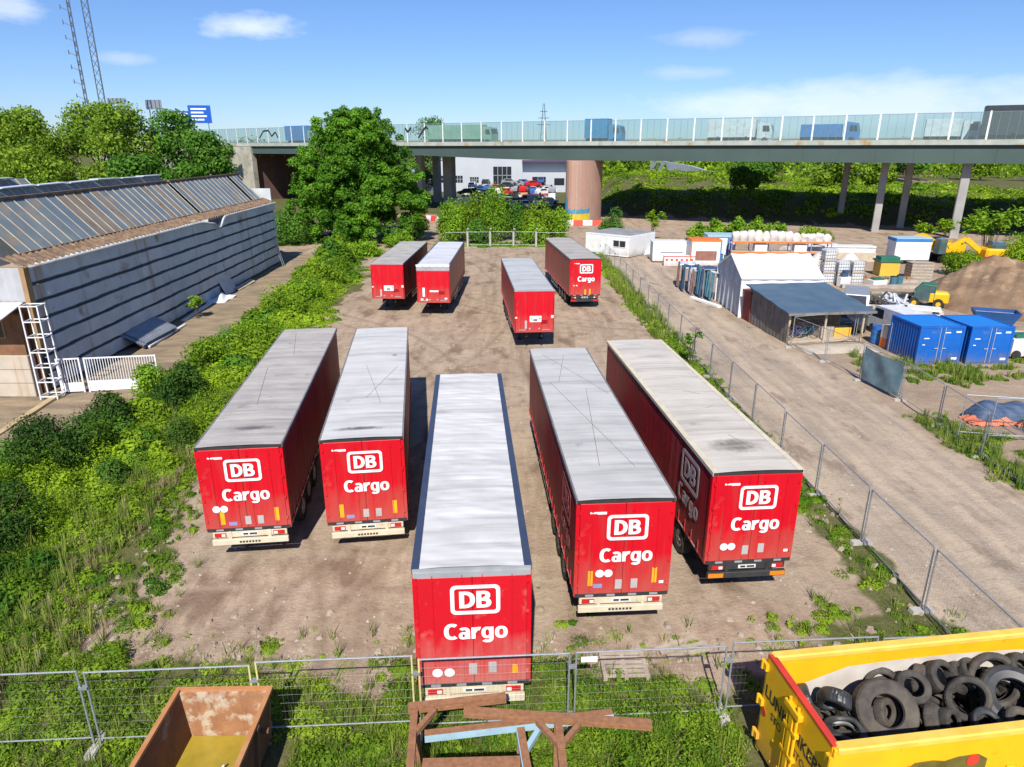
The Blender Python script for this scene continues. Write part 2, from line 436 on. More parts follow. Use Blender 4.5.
mm('old_glass_brown', (0.21, 0.175, 0.135), (0.28, 0.245, 0.20), 0.5, rough=0.6, spec=0.3, stain=((0.13, 0.09, 0.06), 1.2, 0.58))
mm('roof_zinc', (0.30, 0.33, 0.37), (0.22, 0.24, 0.27), 0.8, rough=0.45, stain=((0.22, 0.16, 0.11), 1, 0.6))
mm('white_zinc', (0.66, 0.70, 0.75), (0.5, 0.54, 0.6), 1, rough=0.45)
mm('rusty_wood', (0.24, 0.12, 0.06), (0.15, 0.075, 0.04), 1.5, rough=0.85, streak=((0.08, 0.045, 0.03), 3, 0.58))
mm('stained_concrete', (0.50, 0.44, 0.36), (0.42, 0.37, 0.30), 1.2, rough=0.9, streak=((0.42, 0.20, 0.06), 1.6, 0.58))
mm('corrugated_white', (0.42, 0.43, 0.45), (0.32, 0.33, 0.36), 0.8, rough=0.6, streak=((0.20, 0.16, 0.14), 2, 0.56))
mm('white_paint', (0.74, 0.75, 0.77), (0.66, 0.67, 0.69), 3, rough=0.5, stain=((0.4, 0.33, 0.28), 4, 0.66))
mm('window_dark', (0.02, 0.025, 0.035), rough=0.15, spec=0.6)
mm('white_tarp', (0.82, 0.83, 0.85), (0.78, 0.79, 0.8), 1, rough=0.55, bump=0.15, bscale=2)
mm('grey_tarp', (0.36, 0.40, 0.47), (0.55, 0.58, 0.62), 1.1, rough=0.55, bump=0.5, bscale=2.2)
mm('blue_felt', (0.055, 0.10, 0.155), (0.075, 0.125, 0.18), 0.8, rough=0.7, stain=((0.13, 0.17, 0.2), 1.2, 0.64))
mm('grey_wood', (0.22, 0.20, 0.18), (0.15, 0.135, 0.12), 1.5, rough=0.85, streak=((0.10, 0.09, 0.085), 4, 0.55))
mm('tan_wood', (0.36, 0.23, 0.11), (0.28, 0.17, 0.08), 1.5, rough=0.8)
mm('pale_wood', (0.50, 0.42, 0.31), (0.40, 0.33, 0.25), 2, rough=0.8)
mm('pallet_wood', (0.42, 0.36, 0.29), (0.32, 0.27, 0.22), 3, rough=0.85)
mm('dark_red_wood', (0.22, 0.02, 0.02), (0.16, 0.02, 0.02), 2, rough=0.7)
mm('container_blue', (0.008, 0.12, 0.48), (0.01, 0.10, 0.40), 0.9, rough=0.45, spec=0.3, stain=((0.06, 0.15, 0.38), 1.6, 0.58), grime=(0.0, 0.8, (0.14, 0.14, 0.20), 0.7))
mm('container_blue_roof', (0.012, 0.17, 0.55), (0.016, 0.155, 0.48), 0.8, rough=0.45)
mm('skip_blue', (0.015, 0.06, 0.20), (0.02, 0.08, 0.22), 1, rough=0.5)
mm('teal_banner', (0.10, 0.19, 0.225), (0.20, 0.30, 0.345), 1.4, rough=0.5, spec=0.4, bump=0.7, bscale=1.8)
mm('office_white', (0.70, 0.71, 0.72), (0.64, 0.65, 0.66), 1, rough=0.5, streak=((0.45, 0.43, 0.4), 1.5, 0.60), grime=(0.0, 0.9, (0.36, 0.31, 0.26), 0.75))
mm('office_roof', (0.28, 0.29, 0.30), (0.20, 0.21, 0.22), 0.8, rough=0.7)
mm('canopy_white', (0.62, 0.60, 0.58), (0.42, 0.22, 0.14), 0.9, rough=0.7, lo=0.5, hi=0.75)
mm('machine_yellow', (0.80, 0.44, 0.01), (0.72, 0.38, 0.01), 1.5, rough=0.45)
mm('machine_dark', (0.03, 0.035, 0.04), rough=0.5)
mm('cab_glass', (0.05, 0.09, 0.10), (0.08, 0.13, 0.13), 1, rough=0.12, spec=0.7)
mm('soil_heap', (0.27, 0.18, 0.11), (0.15, 0.095, 0.06), 0.5, rough=0.95, bump=1.0, bscale=4, stain=((0.36, 0.27, 0.18), 0.9, 0.56))
mm('ibc_white', (0.66, 0.66, 0.66), (0.55, 0.54, 0.53), 1, rough=0.5)
mm('sack_white', (0.60, 0.55, 0.50), (0.44, 0.40, 0.37), 1.5, rough=0.8)
mm('orange_steel', (0.72, 0.17, 0.03), (0.6, 0.15, 0.03), 2, rough=0.5)
mm('box_yellow', (0.72, 0.42, 0.05), (0.62, 0.36, 0.05), 1, rough=0.6)
mm('lid_green', (0.02, 0.13, 0.08), (0.03, 0.16, 0.1), 1, rough=0.5)
mm('barrier_red', (0.70, 0.06, 0.03), rough=0.5)
mm('tarp_navy', (0.03, 0.06, 0.13), (0.05, 0.09, 0.17), 2, rough=0.6)
mm('tarp_teal', (0.05, 0.14, 0.19), (0.08, 0.19, 0.24), 2, rough=0.6)
mm('tarp_brown', (0.30, 0.14, 0.10), (0.22, 0.10, 0.08), 2, rough=0.7)
mm('barrel_blue', (0.02, 0.13, 0.45), rough=0.4)
mm('car_dark', (0.025, 0.03, 0.035), (0.04, 0.045, 0.05), 1, rough=0.22, spec=0.6)
mm('car_white', (0.72, 0.73, 0.75), rough=0.3)
mm('car_red', (0.55, 0.02, 0.02), rough=0.3)
mm('car_blue', (0.05, 0.12, 0.36), rough=0.3)
mm('car_silver', (0.42, 0.44, 0.47), rough=0.3, metal=0.4)
mm('car_green', (0.28, 0.50, 0.08), rough=0.35)
mm('car_orange', (0.68, 0.33, 0.12), rough=0.5)
mm('truck_cyan', (0.02, 0.24, 0.48), rough=0.4)
mm('truck_white', (0.70, 0.72, 0.74), rough=0.4)
mm('truck_blue', (0.05, 0.20, 0.48), rough=0.4)
mm('truck_green', (0.16, 0.34, 0.24), (0.28, 0.42, 0.32), 0.6, rough=0.6)
mm('truck_black', (0.035, 0.045, 0.055), rough=0.5)
mm('girder_green', (0.06, 0.095, 0.085), (0.05, 0.08, 0.073), 0.15, rough=0.6)
mm('edge_concrete', (0.38, 0.42, 0.37), (0.30, 0.34, 0.30), 0.5, rough=0.8, stain=((0.34, 0.19, 0.05), 0.45, 0.55), streak=((0.20, 0.17, 0.13), 0.8, 0.60))
mm('deck_concrete', (0.20, 0.20, 0.20), (0.15, 0.15, 0.15), 0.4, rough=0.9)
mm('post_white', (0.74, 0.76, 0.77), rough=0.5)
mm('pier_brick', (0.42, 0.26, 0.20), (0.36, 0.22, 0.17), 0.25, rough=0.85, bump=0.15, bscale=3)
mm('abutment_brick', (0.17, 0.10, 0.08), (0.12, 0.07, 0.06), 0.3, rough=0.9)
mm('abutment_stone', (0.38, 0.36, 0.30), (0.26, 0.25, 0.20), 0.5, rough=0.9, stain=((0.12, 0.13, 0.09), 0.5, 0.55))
mm('column_concrete', (0.36, 0.35, 0.33), (0.28, 0.27, 0.26), 0.4, rough=0.85)
mm('graffiti_blue', (0.08, 0.28, 0.42), rough=0.6)
mm('graffiti_yellow', (0.65, 0.48, 0.04), rough=0.6)
mm('graffiti_black', (0.015, 0.02, 0.025), rough=0.6)
mm('mast_steel', (0.09, 0.11, 0.14), rough=0.6)
mm('sign_blue', (0.01, 0.10, 0.50), rough=0.4)
mm('sign_back', (0.20, 0.24, 0.30), rough=0.6)
mm('shed_white', (0.44, 0.47, 0.51), (0.40, 0.43, 0.47), 0.2, rough=0.5)
mm('shed_grey', (0.40, 0.43, 0.46), (0.34, 0.37, 0.4), 0.3, rough=0.5)
mm('ballast', (0.24, 0.18, 0.15), (0.17, 0.13, 0.11), 1, rough=0.9)
mm('rail_steel', (0.20, 0.12, 0.09), rough=0.5)
mm('stone_grey', (0.42, 0.38, 0.33), (0.30, 0.27, 0.235), 2, rough=0.9)
M['screen_glass'] = glass_mat('screen_glass', (0.74, 0.83, 0.83), 0.09)
M['leaf_big'] = leaf_mat('leaf_big', (0.035, 0.13, 0.012), (0.19, 0.40, 0.03), 0.4)
M['leaf_deep'] = leaf_mat('leaf_deep', (0.045, 0.14, 0.016), (0.14, 0.30, 0.035), 0.35)
M['leaf_yellow'] = leaf_mat('leaf_yellow', (0.06, 0.16, 0.012), (0.34, 0.48, 0.045), 0.4)
M['leaf_scrub'] = leaf_mat('leaf_scrub', (0.04, 0.135, 0.010), (0.34, 0.50, 0.03), 0.42)
M['leaf_bright'] = leaf_mat('leaf_bright', (0.055, 0.18, 0.012), (0.34, 0.54, 0.035), 0.42)
M['dead_blade'] = leaf_mat('dead_blade', (0.22, 0.17, 0.09), (0.42, 0.36, 0.20), 0.3)
M['leaf_dark'] = leaf_mat('leaf_dark', (0.012, 0.04, 0.008), (0.07, 0.15, 0.02), 0.25)
M['leaf_far'] = leaf_mat('leaf_far', (0.07, 0.15, 0.035), (0.22, 0.32, 0.08))
M['leaf_ground'] = leaf_mat('leaf_ground', (0.06, 0.165, 0.012), (0.36, 0.50, 0.04), 0.42)
M['grass_blade'] = leaf_mat('grass_blade', (0.07, 0.16, 0.015), (0.36, 0.42, 0.09), 0.4)

# puddle / skip water
m_, t_, b_ = nt('skip_water')
v_ = coords(t_)
t_.links.new(mixc(t_, ramp(t_, noise(t_, v_, 1.5, 4), 0.35, 0.65), (0.36, 0.27, 0.035), (0.27, 0.20, 0.025)), b_.inputs['Base Color'])
b_.inputs['Roughness'].default_value = 0.12; b_.inputs['Specular IOR Level'].default_value = 0.4
M['skip_water'] = m_
m_, t_, b_ = nt('muddy_water')
b_.inputs['Base Color'].default_value = (0.16, 0.115, 0.07, 1); b_.inputs['Roughness'].default_value = 0.12
M['muddy_water'] = m_

# ------------------------------------------------------------------ sun, sky, camera
EL, AZ = 44.5, 3.5       # sun height; the light travels towards +y, AZ degrees towards +x
w = bpy.data.worlds.new('World'); SC.world = w; w.use_nodes = True
t = w.node_tree; bg = t.nodes['Background']
sky = t.nodes.new('ShaderNodeTexSky'); sky.sky_type = 'NISHITA'; sky.sun_disc = False
sky.sun_elevation = R(EL); sky.sun_rotation = R(180 + AZ)
sky.air_density = 1.0; sky.dust_density = 0.15; sky.ozone_density = 6.0; sky.altitude = 100
SKY_STR = 0.082
tc = t.nodes.new('ShaderNodeTexCoord')
def cloud(col, d, sx, sz, amount, tint, ns=9.0, thr=0.9):
    """a soft cloud around direction d (unit), half widths sx, sz in radians"""
    sub = t.nodes.new('ShaderNodeVectorMath'); sub.operation = 'SUBTRACT'; sub.inputs[1].default_value = d
    t.links.new(tc.outputs['Generated'], sub.inputs[0])
    sc = t.nodes.new('ShaderNodeVectorMath'); sc.operation = 'MULTIPLY'; sc.inputs[1].default_value = (1 / sx, 1 / sx, 1 / sz)
    t.links.new(sub.outputs[0], sc.inputs[0])
    ln = t.nodes.new('ShaderNodeVectorMath'); ln.operation = 'LENGTH'; t.links.new(sc.outputs[0], ln.inputs[0])
    mp = t.nodes.new('ShaderNodeMapping'); mp.inputs['Scale'].default_value = (1, 1, 2.6); mp.inputs['Location'].default_value = (d[0] * 7, 2, 1)
    t.links.new(tc.outputs['Generated'], mp.inputs[0])
    nz = noise(t, mp.outputs[0], ns, 6, 0.6)
    q = mth(t, 'ADD', ln.outputs['Value'], mth(t, 'MULTIPLY', mth(t, 'SUBTRACT', nz, 0.5), 1.8))
    return mixc(t, ramp(t, q, thr, thr - 0.75, 0.0, amount), col, tint)
def pix_dir(x, y):
    u, v = (x - 512) / 687.5, (y - 383.5) / 687.5
    c, s = math.cos(R(18.915)), math.sin(R(18.915))
    return Vector((u, c - v * s, -s - v * c)).normalized()
tint = t.nodes.new('ShaderNodeMix'); tint.data_type = 'RGBA'; tint.blend_type = 'MULTIPLY'; tint.inputs[0].default_value = 1.0
t.links.new(sky.outputs[0], tint.inputs[6]); tint.inputs[7].default_value = (0.72, 0.815, 1.03, 1)   # a clear deep blue day
col = tint.outputs[2]
col = cloud(col, pix_dir(252, 26), 0.080, 0.018, 0.55, (9.8, 10.0, 10.6), 16)
col = cloud(col, pix_dir(4, 8), 0.055, 0.018, 0.4, (10, 10.2, 10.8), 16)
col = cloud(col, pix_dir(120, 58), 0.04, 0.008, 0.3, (8.0, 8.2, 8.6), 16)
col = cloud(col, pix_dir(700, 38), 0.09, 0.014, 0.30, (7.8, 8.0, 8.5), 14)
col = cloud(col, pix_dir(690, 72), 0.07, 0.010, 0.28, (7.8, 8.0, 8.5), 14)
col = cloud(col, pix_dir(880, 104), 0.30, 0.036, 0.5, (8.4, 8.9, 9.6), 11, 1.0)
col = cloud(col, pix_dir(720, 106), 0.14, 0.022, 0.35, (8.6, 9.0, 9.8), 13)
t.links.new(col, bg.inputs['Color']); bg.inputs['Strength'].default_value = SKY_STR

sl = bpy.data.lights.new('sun', 'SUN'); sl.energy = 4.4; sl.angle = R(0.53); sl.color = (1.0, 0.94, 0.845)
so = bpy.data.objects.new('sun', sl); COL.objects.link(so)
d = Vector((math.sin(R(AZ)) * math.cos(R(EL)), math.cos(R(AZ)) * math.cos(R(EL)), -math.sin(R(EL))))
so.rotation_euler = d.to_track_quat('-Z', 'Y').to_euler(); so.location = (0, -20, 60)
cam = bpy.data.cameras.new('camera'); cam.sensor_width = 36; cam.lens = 36 * 687.5 / 1024; cam.clip_end = 9000; cam.clip_start = 0.1
co = bpy.data.objects.new('camera', cam); COL.objects.link(co)
co.location = (0, 0, 12.465); co.rotation_euler = (R(90 - 18.915), 0, 0)
SC.camera = co
vs = SC.view_settings
vs.view_transform = 'Standard'; vs.look = 'None'; vs.gamma = 1; vs.use_curve_mapping = False; vs.exposure = 0.63
# ------------------------------------------------------------------ ground: one sheet to the horizon
def smooth(a, b, x):
    q = np.clip((x - a) / (b - a), 0, 1); return q * q * (3 - 2 * q)
def blob(x, y, cx, cy, rx, ry, rz=0.0):
    c, s = math.cos(rz), math.sin(rz)
    u = ((x - cx) * c + (y - cy) * s) / rx; v = (-(x - cx) * s + (y - cy) * c) / ry
    return np.clip(1 - u * u - v * v, 0, 1)
_ph = rng.uniform(0, 6.28, (24, 2)); _dr = rng.normal(size=(24, 2))
def lump(x, y, f, k0=0, k=8):
    o = 0
    for i in range(k0, k0 + k): o = o + np.sin((x * _dr[i, 0] + y * _dr[i, 1]) * f + _ph[i, 0])
    return o / k ** 0.5
def ground_z(x, y):
    x = np.asarray(x, float); y = np.asarray(y, float)
    near = 1 - smooth(60, 110, np.hypot(x, y - 40))
    z = (0.035 * lump(x, y, 0.9) + 0.02 * lump(x, y, 2.3, 8, 8)) * near
    q = y - (124 - 0.515 * (x - 16))                                   # distance beyond the bridge edge
    z = z + (4.0 + 0.25 * lump(x, y, 0.25)) * smooth(14, 33, q) * smooth(17, 27, x) * (1 - 0.5 * smooth(230, 320, y))
    z = z + 2.6 * blob(x, y, 44, 184, 26, 22) ** 0.8                   # grassy hump
    z = z + 1.8 * smooth(250, 420, y) + 6.0 * smooth(110, 160, -x) * smooth(60, 140, y)
    return z
def xs_scrub_r(y):                      # edge between scrub and the lorry park
    return np.interp(y, [5, 11, 16.5, 22, 33, 51, 60, 70, 85, 100], [-10.5, -11.0, -11.9, -12.3, -13.0, -14.2, -15.0, -15.6, -18.5, -21])
def xs_scrub_l(y):
    return np.interp(y, [5, 22, 25, 33, 45, 63, 94, 110], [-32, -30, -21.0, -19.3, -19.2, -20.4, -23.5, -27])
def fence_x(y): return 11.6 - 0.016 * (y - 20)
def m_veg(x, y):
    nz = lump(x, y, 1.1, 0, 8) * 0.5 + lump(x, y, 3.1, 8, 8) * 0.45
    s = smooth(0.5, -0.5, x - xs_scrub_r(y) - nz * 1.3) * smooth(-0.6, 0.6, x - xs_scrub_l(y) + nz * 0.5) * (1 - smooth(98, 106, y))
    front = smooth(14.6, 13.4, y + nz * 0.8 - 0.02 * x) * (x < 60)
    front = front * (1 - smooth(4.0, 5.5, x) * smooth(11.4, 10.6, y))
    r = smooth(0.95, 0.35, np.abs(x - fence_x(y) + 0.45) + nz * 0.32 - smooth(40, 60, y) * 0.35) * smooth(10, 13, y) * (1 - smooth(82, 88, y))
    fr2 = smooth(16.8, 15.0, y + nz * 1.0) * smooth(7.5, 9.0, x) * (1 - smooth(12, 13.5, x))
    back = smooth(1.6, 0.6, np.abs(y - 93.5) + nz * 0.5) * smooth(-11, -9, x) * (1 - smooth(7, 8.5, x))
    yard = smooth(-0.25, 0.35, nz + 0.1) * smooth(36.6, 37.6, y + nz) * (1 - smooth(40.5, 41.5, y)) * smooth(20.2, 21, x) * (1 - smooth(60, 70, x))
    yard2 = smooth(1.1, 0.4, np.abs(x - 20.3) + nz * 0.4) * smooth(23, 25, y) * (1 - smooth(30.5, 32, y))
    yard3 = smooth(0.1, 0.6, nz) * smooth(19, 20, x) * smooth(39.5, 41, y) * (1 - smooth(42.5, 43.5, y)) * (1 - smooth(21.5, 22.5, x))
    yard4 = smooth(0.0, 0.5, nz - 0.1) * smooth(20, 21, x) * smooth(26, 27, y) * (1 - smooth(30, 31.5, y))
    far = np.maximum(np.maximum(smooth(136, 142, y + nz * 2), smooth(14, 18, y - (124 - 0.515 * (x - 16)) + nz * 2) * smooth(18, 24, x)), smooth(70, 85, np.abs(x) + nz) * smooth(40, 60, y))
    far = np.maximum(far, smooth(30, 36, -x) * smooth(84, 92, y))
    return np.clip(np.maximum.reduce([s, front, r, fr2, back, yard, yard2, yard3, yard4 * 0.8, far]), 0, 1)
def m_road(x, y):
    nz = lump(x, y, 0.8, 4, 8) * 0.3
    e = np.interp(y, [0, 24, 31, 38, 44, 55, 80], [20.2, 19.2, 18.9, 19.3, 17.8, 16.6, 16.5])
    a = smooth(-0.5, 0.4, x - fence_x(y) + nz) * smooth(0.6, -0.5, x - e + nz)
    return a * (1 - smooth(78, 86, y))
def m_path(x, y):
    return smooth(0.3, -0.3, x - xs_scrub_l(y) - 0.8) * smooth(24, 25, y) * (1 - smooth(84, 88, y)) * smooth(-60, -58, x)

def circ(t, v, cx, cy, r, w_, vec_noise):
    """soft band along a wheel track that turns round (cx, cy)"""
    mp = t.nodes.new('ShaderNodeVectorMath'); mp.operation = 'MULTIPLY_ADD'; mp.inputs[1].default_value = (1, 1, 0); mp.inputs[2].default_value = (-cx, -cy, 0)
    t.links.new(v, mp.inputs[0])
    ln = t.nodes.new('ShaderNodeVectorMath'); ln.operation = 'LENGTH'; t.links.new(mp.outputs[0], ln.inputs[0])
    d = mth(t, 'ABSOLUTE', mth(t, 'SUBTRACT', ln.outputs['Value'], r))
    d = mth(t, 'ADD', d, mth(t, 'MULTIPLY', vec_noise, 0.5))
    return ramp(t, d, w_ + 0.1, w_ + 0.42, 1.0, 0.0)
def axis(lo, hi, st, far, g=1.16):
    a = list(np.arange(lo, hi + 1e-6, st)); q = st
    while a[-1] < far: q *= g; a.append(a[-1] + q)
    q = st
    while a[0] > -far: q *= g; a.insert(0, a[0] - q)
    return np.array(a)
gx = axis(-34, 62, 0.4, 3500); gy = axis(4, 104, 0.4, 3500)
GX, GY = np.meshgrid(gx, gy)
GZ = ground_z(GX, GY)
nx, ny = len(gx), len(gy)
me = bpy.data.meshes.new('ground')
V = np.stack([GX, GY, GZ], 2).reshape(-1, 3).astype(np.float32)
ii = (np.arange(ny - 1)[:, None] * nx + np.arange(nx - 1)[None, :]).ravel()
F = np.stack([ii, ii + 1, ii + nx + 1, ii + nx], 1).astype(np.int32)
me.vertices.add(len(V)); me.loops.add(F.size); me.polygons.add(len(F))
me.vertices.foreach_set('co', V.ravel()); me.loops.foreach_set('vertex_index', F.ravel())
me.polygons.foreach_set('loop_start', np.arange(0, F.size, 4, dtype=np.int32)); me.polygons.foreach_set('loop_total', np.full(len(F), 4, np.int32))
me.polygons.foreach_set('use_smooth', np.ones(len(F), bool))
at = me.attributes.new('cover', 'FLOAT_COLOR', 'POINT')
inyard = smooth(0.3, 1.2, GX - np.interp(GY, [0, 24, 31, 38, 44, 55, 80], [20.2, 19.2, 18.9, 19.3, 17.8, 16.6, 16.5])) * (1 - smooth(86, 96, GY))
at.data.foreach_set('color', np.stack([m_veg(GX, GY), m_road(GX, GY), m_path(GX, GY), inyard], 2).reshape(-1).astype(np.float32))
m, t, b = nt('ground_cover')
v = coords(t); at = t.nodes.new('ShaderNodeAttribute'); at.attribute_name = 'cover'
sp = t.nodes.new('ShaderNodeSeparateColor'); t.links.new(at.outputs['Color'], sp.inputs[0])
n1 = noise(t, v, 0.22, 5, 0.6); n2 = noise(t, v, 1.3, 6, 0.65); n3 = noise(t, v, 9.0, 6, 0.7)
trk = noise(t, coords(t, (1.0, 0.10, 1), (2, 0, 0)), 1.1, 5, 0.6)
trk2 = noise(t, coords(t, (1.0, 0.06, 1), (9, 4, 0)), 2.6, 4, 0.6)
dirt = mixc(t, ramp(t, n1, 0.3, 0.7), (0.325, 0.245, 0.175), (0.425, 0.335, 0.248))
dirt = mixc(t, ramp(t, trk, 0.45, 0.70, 0, 0.75), dirt, (0.245, 0.18, 0.13))
dirt = mixc(t, ramp(t, trk2, 0.55, 0.72, 0, 0.6), dirt, (0.44, 0.36, 0.275))
dirt = mixc(t, ramp(t, n2, 0.50, 0.70, 0, 0.8), dirt, (0.215, 0.152, 0.106))
v9 = coords(t, (1.0, 0.45, 1), (30, 11, 0))
dirt = mixc(t, ramp(t, noise(t, v9, 0.55, 5, 0.6), 0.55, 0.66, 0, 0.75), dirt, (0.16, 0.105, 0.07))
for q, (cx, cy, r, st, dark) in enumerate(((-30, 30, 26.5, 0.55, 1), (-30, 30, 28.4, 0.55, 1), (38, 8, 38.0, 0.5, 0), (38, 8, 40.0, 0.5, 0), (-60, 60, 58.5, 0.5, 1), (-60, 60, 60.5, 0.5, 1), (60, 44, 57.5, 0.5, 0), (60, 44, 59.5, 0.55, 1),
        (-9, -16, 33.5, 0.45, 0), (-9, -16, 35.4, 0.45, 0), (14, 70, 20.5, 0.5, 1), (14, 70, 22.4, 0.5, 1), (-40, 6, 34.2, 0.55, 1), (-40, 6, 36.1, 0.55, 1), (46, 12, 44.5, 0.5, 1), (46, 12, 46.4, 0.5, 1))):
    dirt = mixc(t, mth(t, 'MULTIPLY', circ(t, v, cx, cy, r, 0.12, n2), st * 0.8), dirt, (0.165, 0.115, 0.078) if dark else (0.42, 0.34, 0.26))
v9b = coords(t, (1.0, 0.4, 1), (60, 3, 0))
road = mixc(t, ramp(t, trk, 0.40, 0.62), (0.44, 0.352, 0.262), (0.315, 0.258, 0.203))
road = mixc(t, ramp(t, noise(t, v9b, 0.7, 5, 0.6), 0.57, 0.66, 0, 0.7), road, (0.20, 0.148, 0.11))
road = mixc(t, ramp(t, n2, 0.52, 0.72, 0, 0.6), road, (0.24, 0.185, 0.14))
col = mixc(t, sp.outputs[1], dirt, road)
yard = mixc(t, ramp(t, n1, 0.35, 0.65), (0.36, 0.27, 0.19), (0.27, 0.20, 0.145))
yard = mixc(t, ramp(t, n2, 0.5, 0.7, 0, 0.7), yard, (0.40, 0.33, 0.27))
col = mixc(t, at.outputs['Alpha'], col, yard)
slab = mixc(t, ramp(t, noise(t, coords(t, (0.35, 1.0, 1)), 1.3, 5), 0.35, 0.65), (0.34, 0.26, 0.165), (0.20, 0.155, 0.11))
col = mixc(t, sp.outputs[2], col, slab)
grass = mixc(t, ramp(t, n2, 0.35, 0.65), (0.085, 0.095, 0.028), (0.15, 0.135, 0.06))
grass = mixc(t, ramp(t, n3, 0.45, 0.6, 0, 0.7), grass, (0.05, 0.075, 0.014))
grass = mixc(t, ramp(t, n1, 0.5, 0.75, 0, 0.5), grass, (0.20, 0.155, 0.09))
vm = mth(t, 'ADD', sp.outputs[0], mth(t, 'MULTIPLY', mth(t, 'SUBTRACT', n2, 0.5), 0.7))
col = mixc(t, ramp(t, vm, 0.35, 0.65), col, grass)
col = mixc(t, ramp(t, n3, 0.60, 0.72, 0, 0.35), col, (0.46, 0.41, 0.36))
col = mixc(t, ramp(t, n3, 0.42, 0.30, 0, 0.4), col, (0.15, 0.115, 0.085))
t.links.new(col, b.inputs['Base Color']); b.inputs['Roughness'].default_value = 0.95; b.inputs['Specular IOR Level'].default_value = 0.15
bp = N(t, 'ShaderNodeBump', Strength=0.8, Distance=0.09)
t.links.new(mth(t, 'ADD', mth(t, 'MULTIPLY', n2, 1.2), mth(t, 'ADD', mth(t, 'MULTIPLY', n3, 0.5), trk2)), bp.inputs['Height']); t.links.new(bp.outputs[0], b.inputs['Normal'])
me.materials.append(m); me.update()
tag(link('ground', me), kind='structure')

# yellow kerb line and slab joints of the concrete path beside the hall
mb = MB(); mb.beam((-24.1, 34.3, 0.05), (-23.3, 26.5, 0.05), 0.34, 0.12); tag(mb.build('kerb', mat('kerb', (0.50, 0.38, 0.20), (0.4, 0.3, 0.17), 2, rough=0.9)), kind='structure')
U_ = rng.uniform
# loose stones and litter on the dirt
mb = MB()
for i in range(5200):
    x, y = rng.uniform(-12, 19), 11.5 + 40 * rng.uniform() ** 1.6
    if m_veg(np.array(x), np.array(y)) > 0.8 and rng.uniform() < 0.7: continue
    r = 0.010 + 0.07 * rng.uniform() ** 9
    z = float(ground_z(x, y))
    k = rng.uniform(0.7, 1.2, 6) * r; a = rng.uniform(0, 6)
    c, s = math.cos(a), math.sin(a)
    mb.add([(x + c * k[0], y + s * k[0], z), (x - s * k[1], y + c * k[1], z), (x - c * k[2], y - s * k[2], z), (x + s * k[3], y - c * k[3], z), (x, y, z + k[4] * 0.7)], [(0, 1, 4), (1, 2, 4), (2, 3, 4), (3, 0, 4)])
tag(mb.build('gravel', M['stone_grey']), kind='stuff')

# rubble and clods along the ragged edges of the lot
mb = MB()
for i in range(900):
    k = i % 3
    if k == 0: y = U_(13, 40); x = float(xs_scrub_r(y)) + rng.normal() * 0.8 + 0.5
    elif k == 1: x = U_(-11, 10); y = 14.4 + abs(rng.normal()) * 0.9
    else: y = U_(14, 60); x = float(fence_x(y)) + rng.normal() * 0.7 - 0.5
    r = 0.03 + 0.13 * rng.uniform() ** 3; z = float(ground_z(x, y)); a = rng.uniform(0, 6)
    an = np.sort(rng.uniform(0, 2 * PI, 6)); q = [(x + math.cos(b_ + a) * r * rng.uniform(0.7, 1.3), y + math.sin(b_ + a) * r * rng.uniform(0.7, 1.2)) for b_ in np.linspace(0, 2 * PI, 7)[:-1]]
    hz = r * rng.uniform(0.4, 0.9)
    mb.add([(p_[0], p_[1], z - 0.01) for p_ in q] + [(x + (p_[0] - x) * 0.6, y + (p_[1] - y) * 0.6, z + hz * rng.uniform(0.7, 1.1)) for p_ in q], [(i_, (i_ + 1) % 6, 6 + (i_ + 1) % 6, 6 + i_) for i_ in range(6)] + [(6, 7, 8, 9, 10, 11)])
tag(mb.build('rubble', mat('rubble', (0.36, 0.30, 0.24), (0.22, 0.17, 0.125), 3, rough=0.95)), kind='stuff')

# ------------------------------------------------------------------ lorry trailers
def wheel(mb_t, mb_r, x, y, side):
    r, w = 0.52, 0.36
    prof = [(0.30, -w / 2 + 0.03), (r - 0.06, -w / 2), (r - 0.01, -w / 2 + 0.05), (r, 0), (r - 0.01, w / 2 - 0.05), (r - 0.06, w / 2), (0.30, w / 2 - 0.03)]
    mb_t.lathe(prof, (x, y, r), (1, 0, 0), 24)
    pr = [(0.30, 0.12), (0.28, 0.16), (0.20, 0.10), (0.16, 0.05), (0.10, 0.15), (0.02, 0.16), (0.02, -0.1), (0.30, -0.1)]
    mb_r.lathe(pr, (x, y, r), (side, 0, 0), 20)

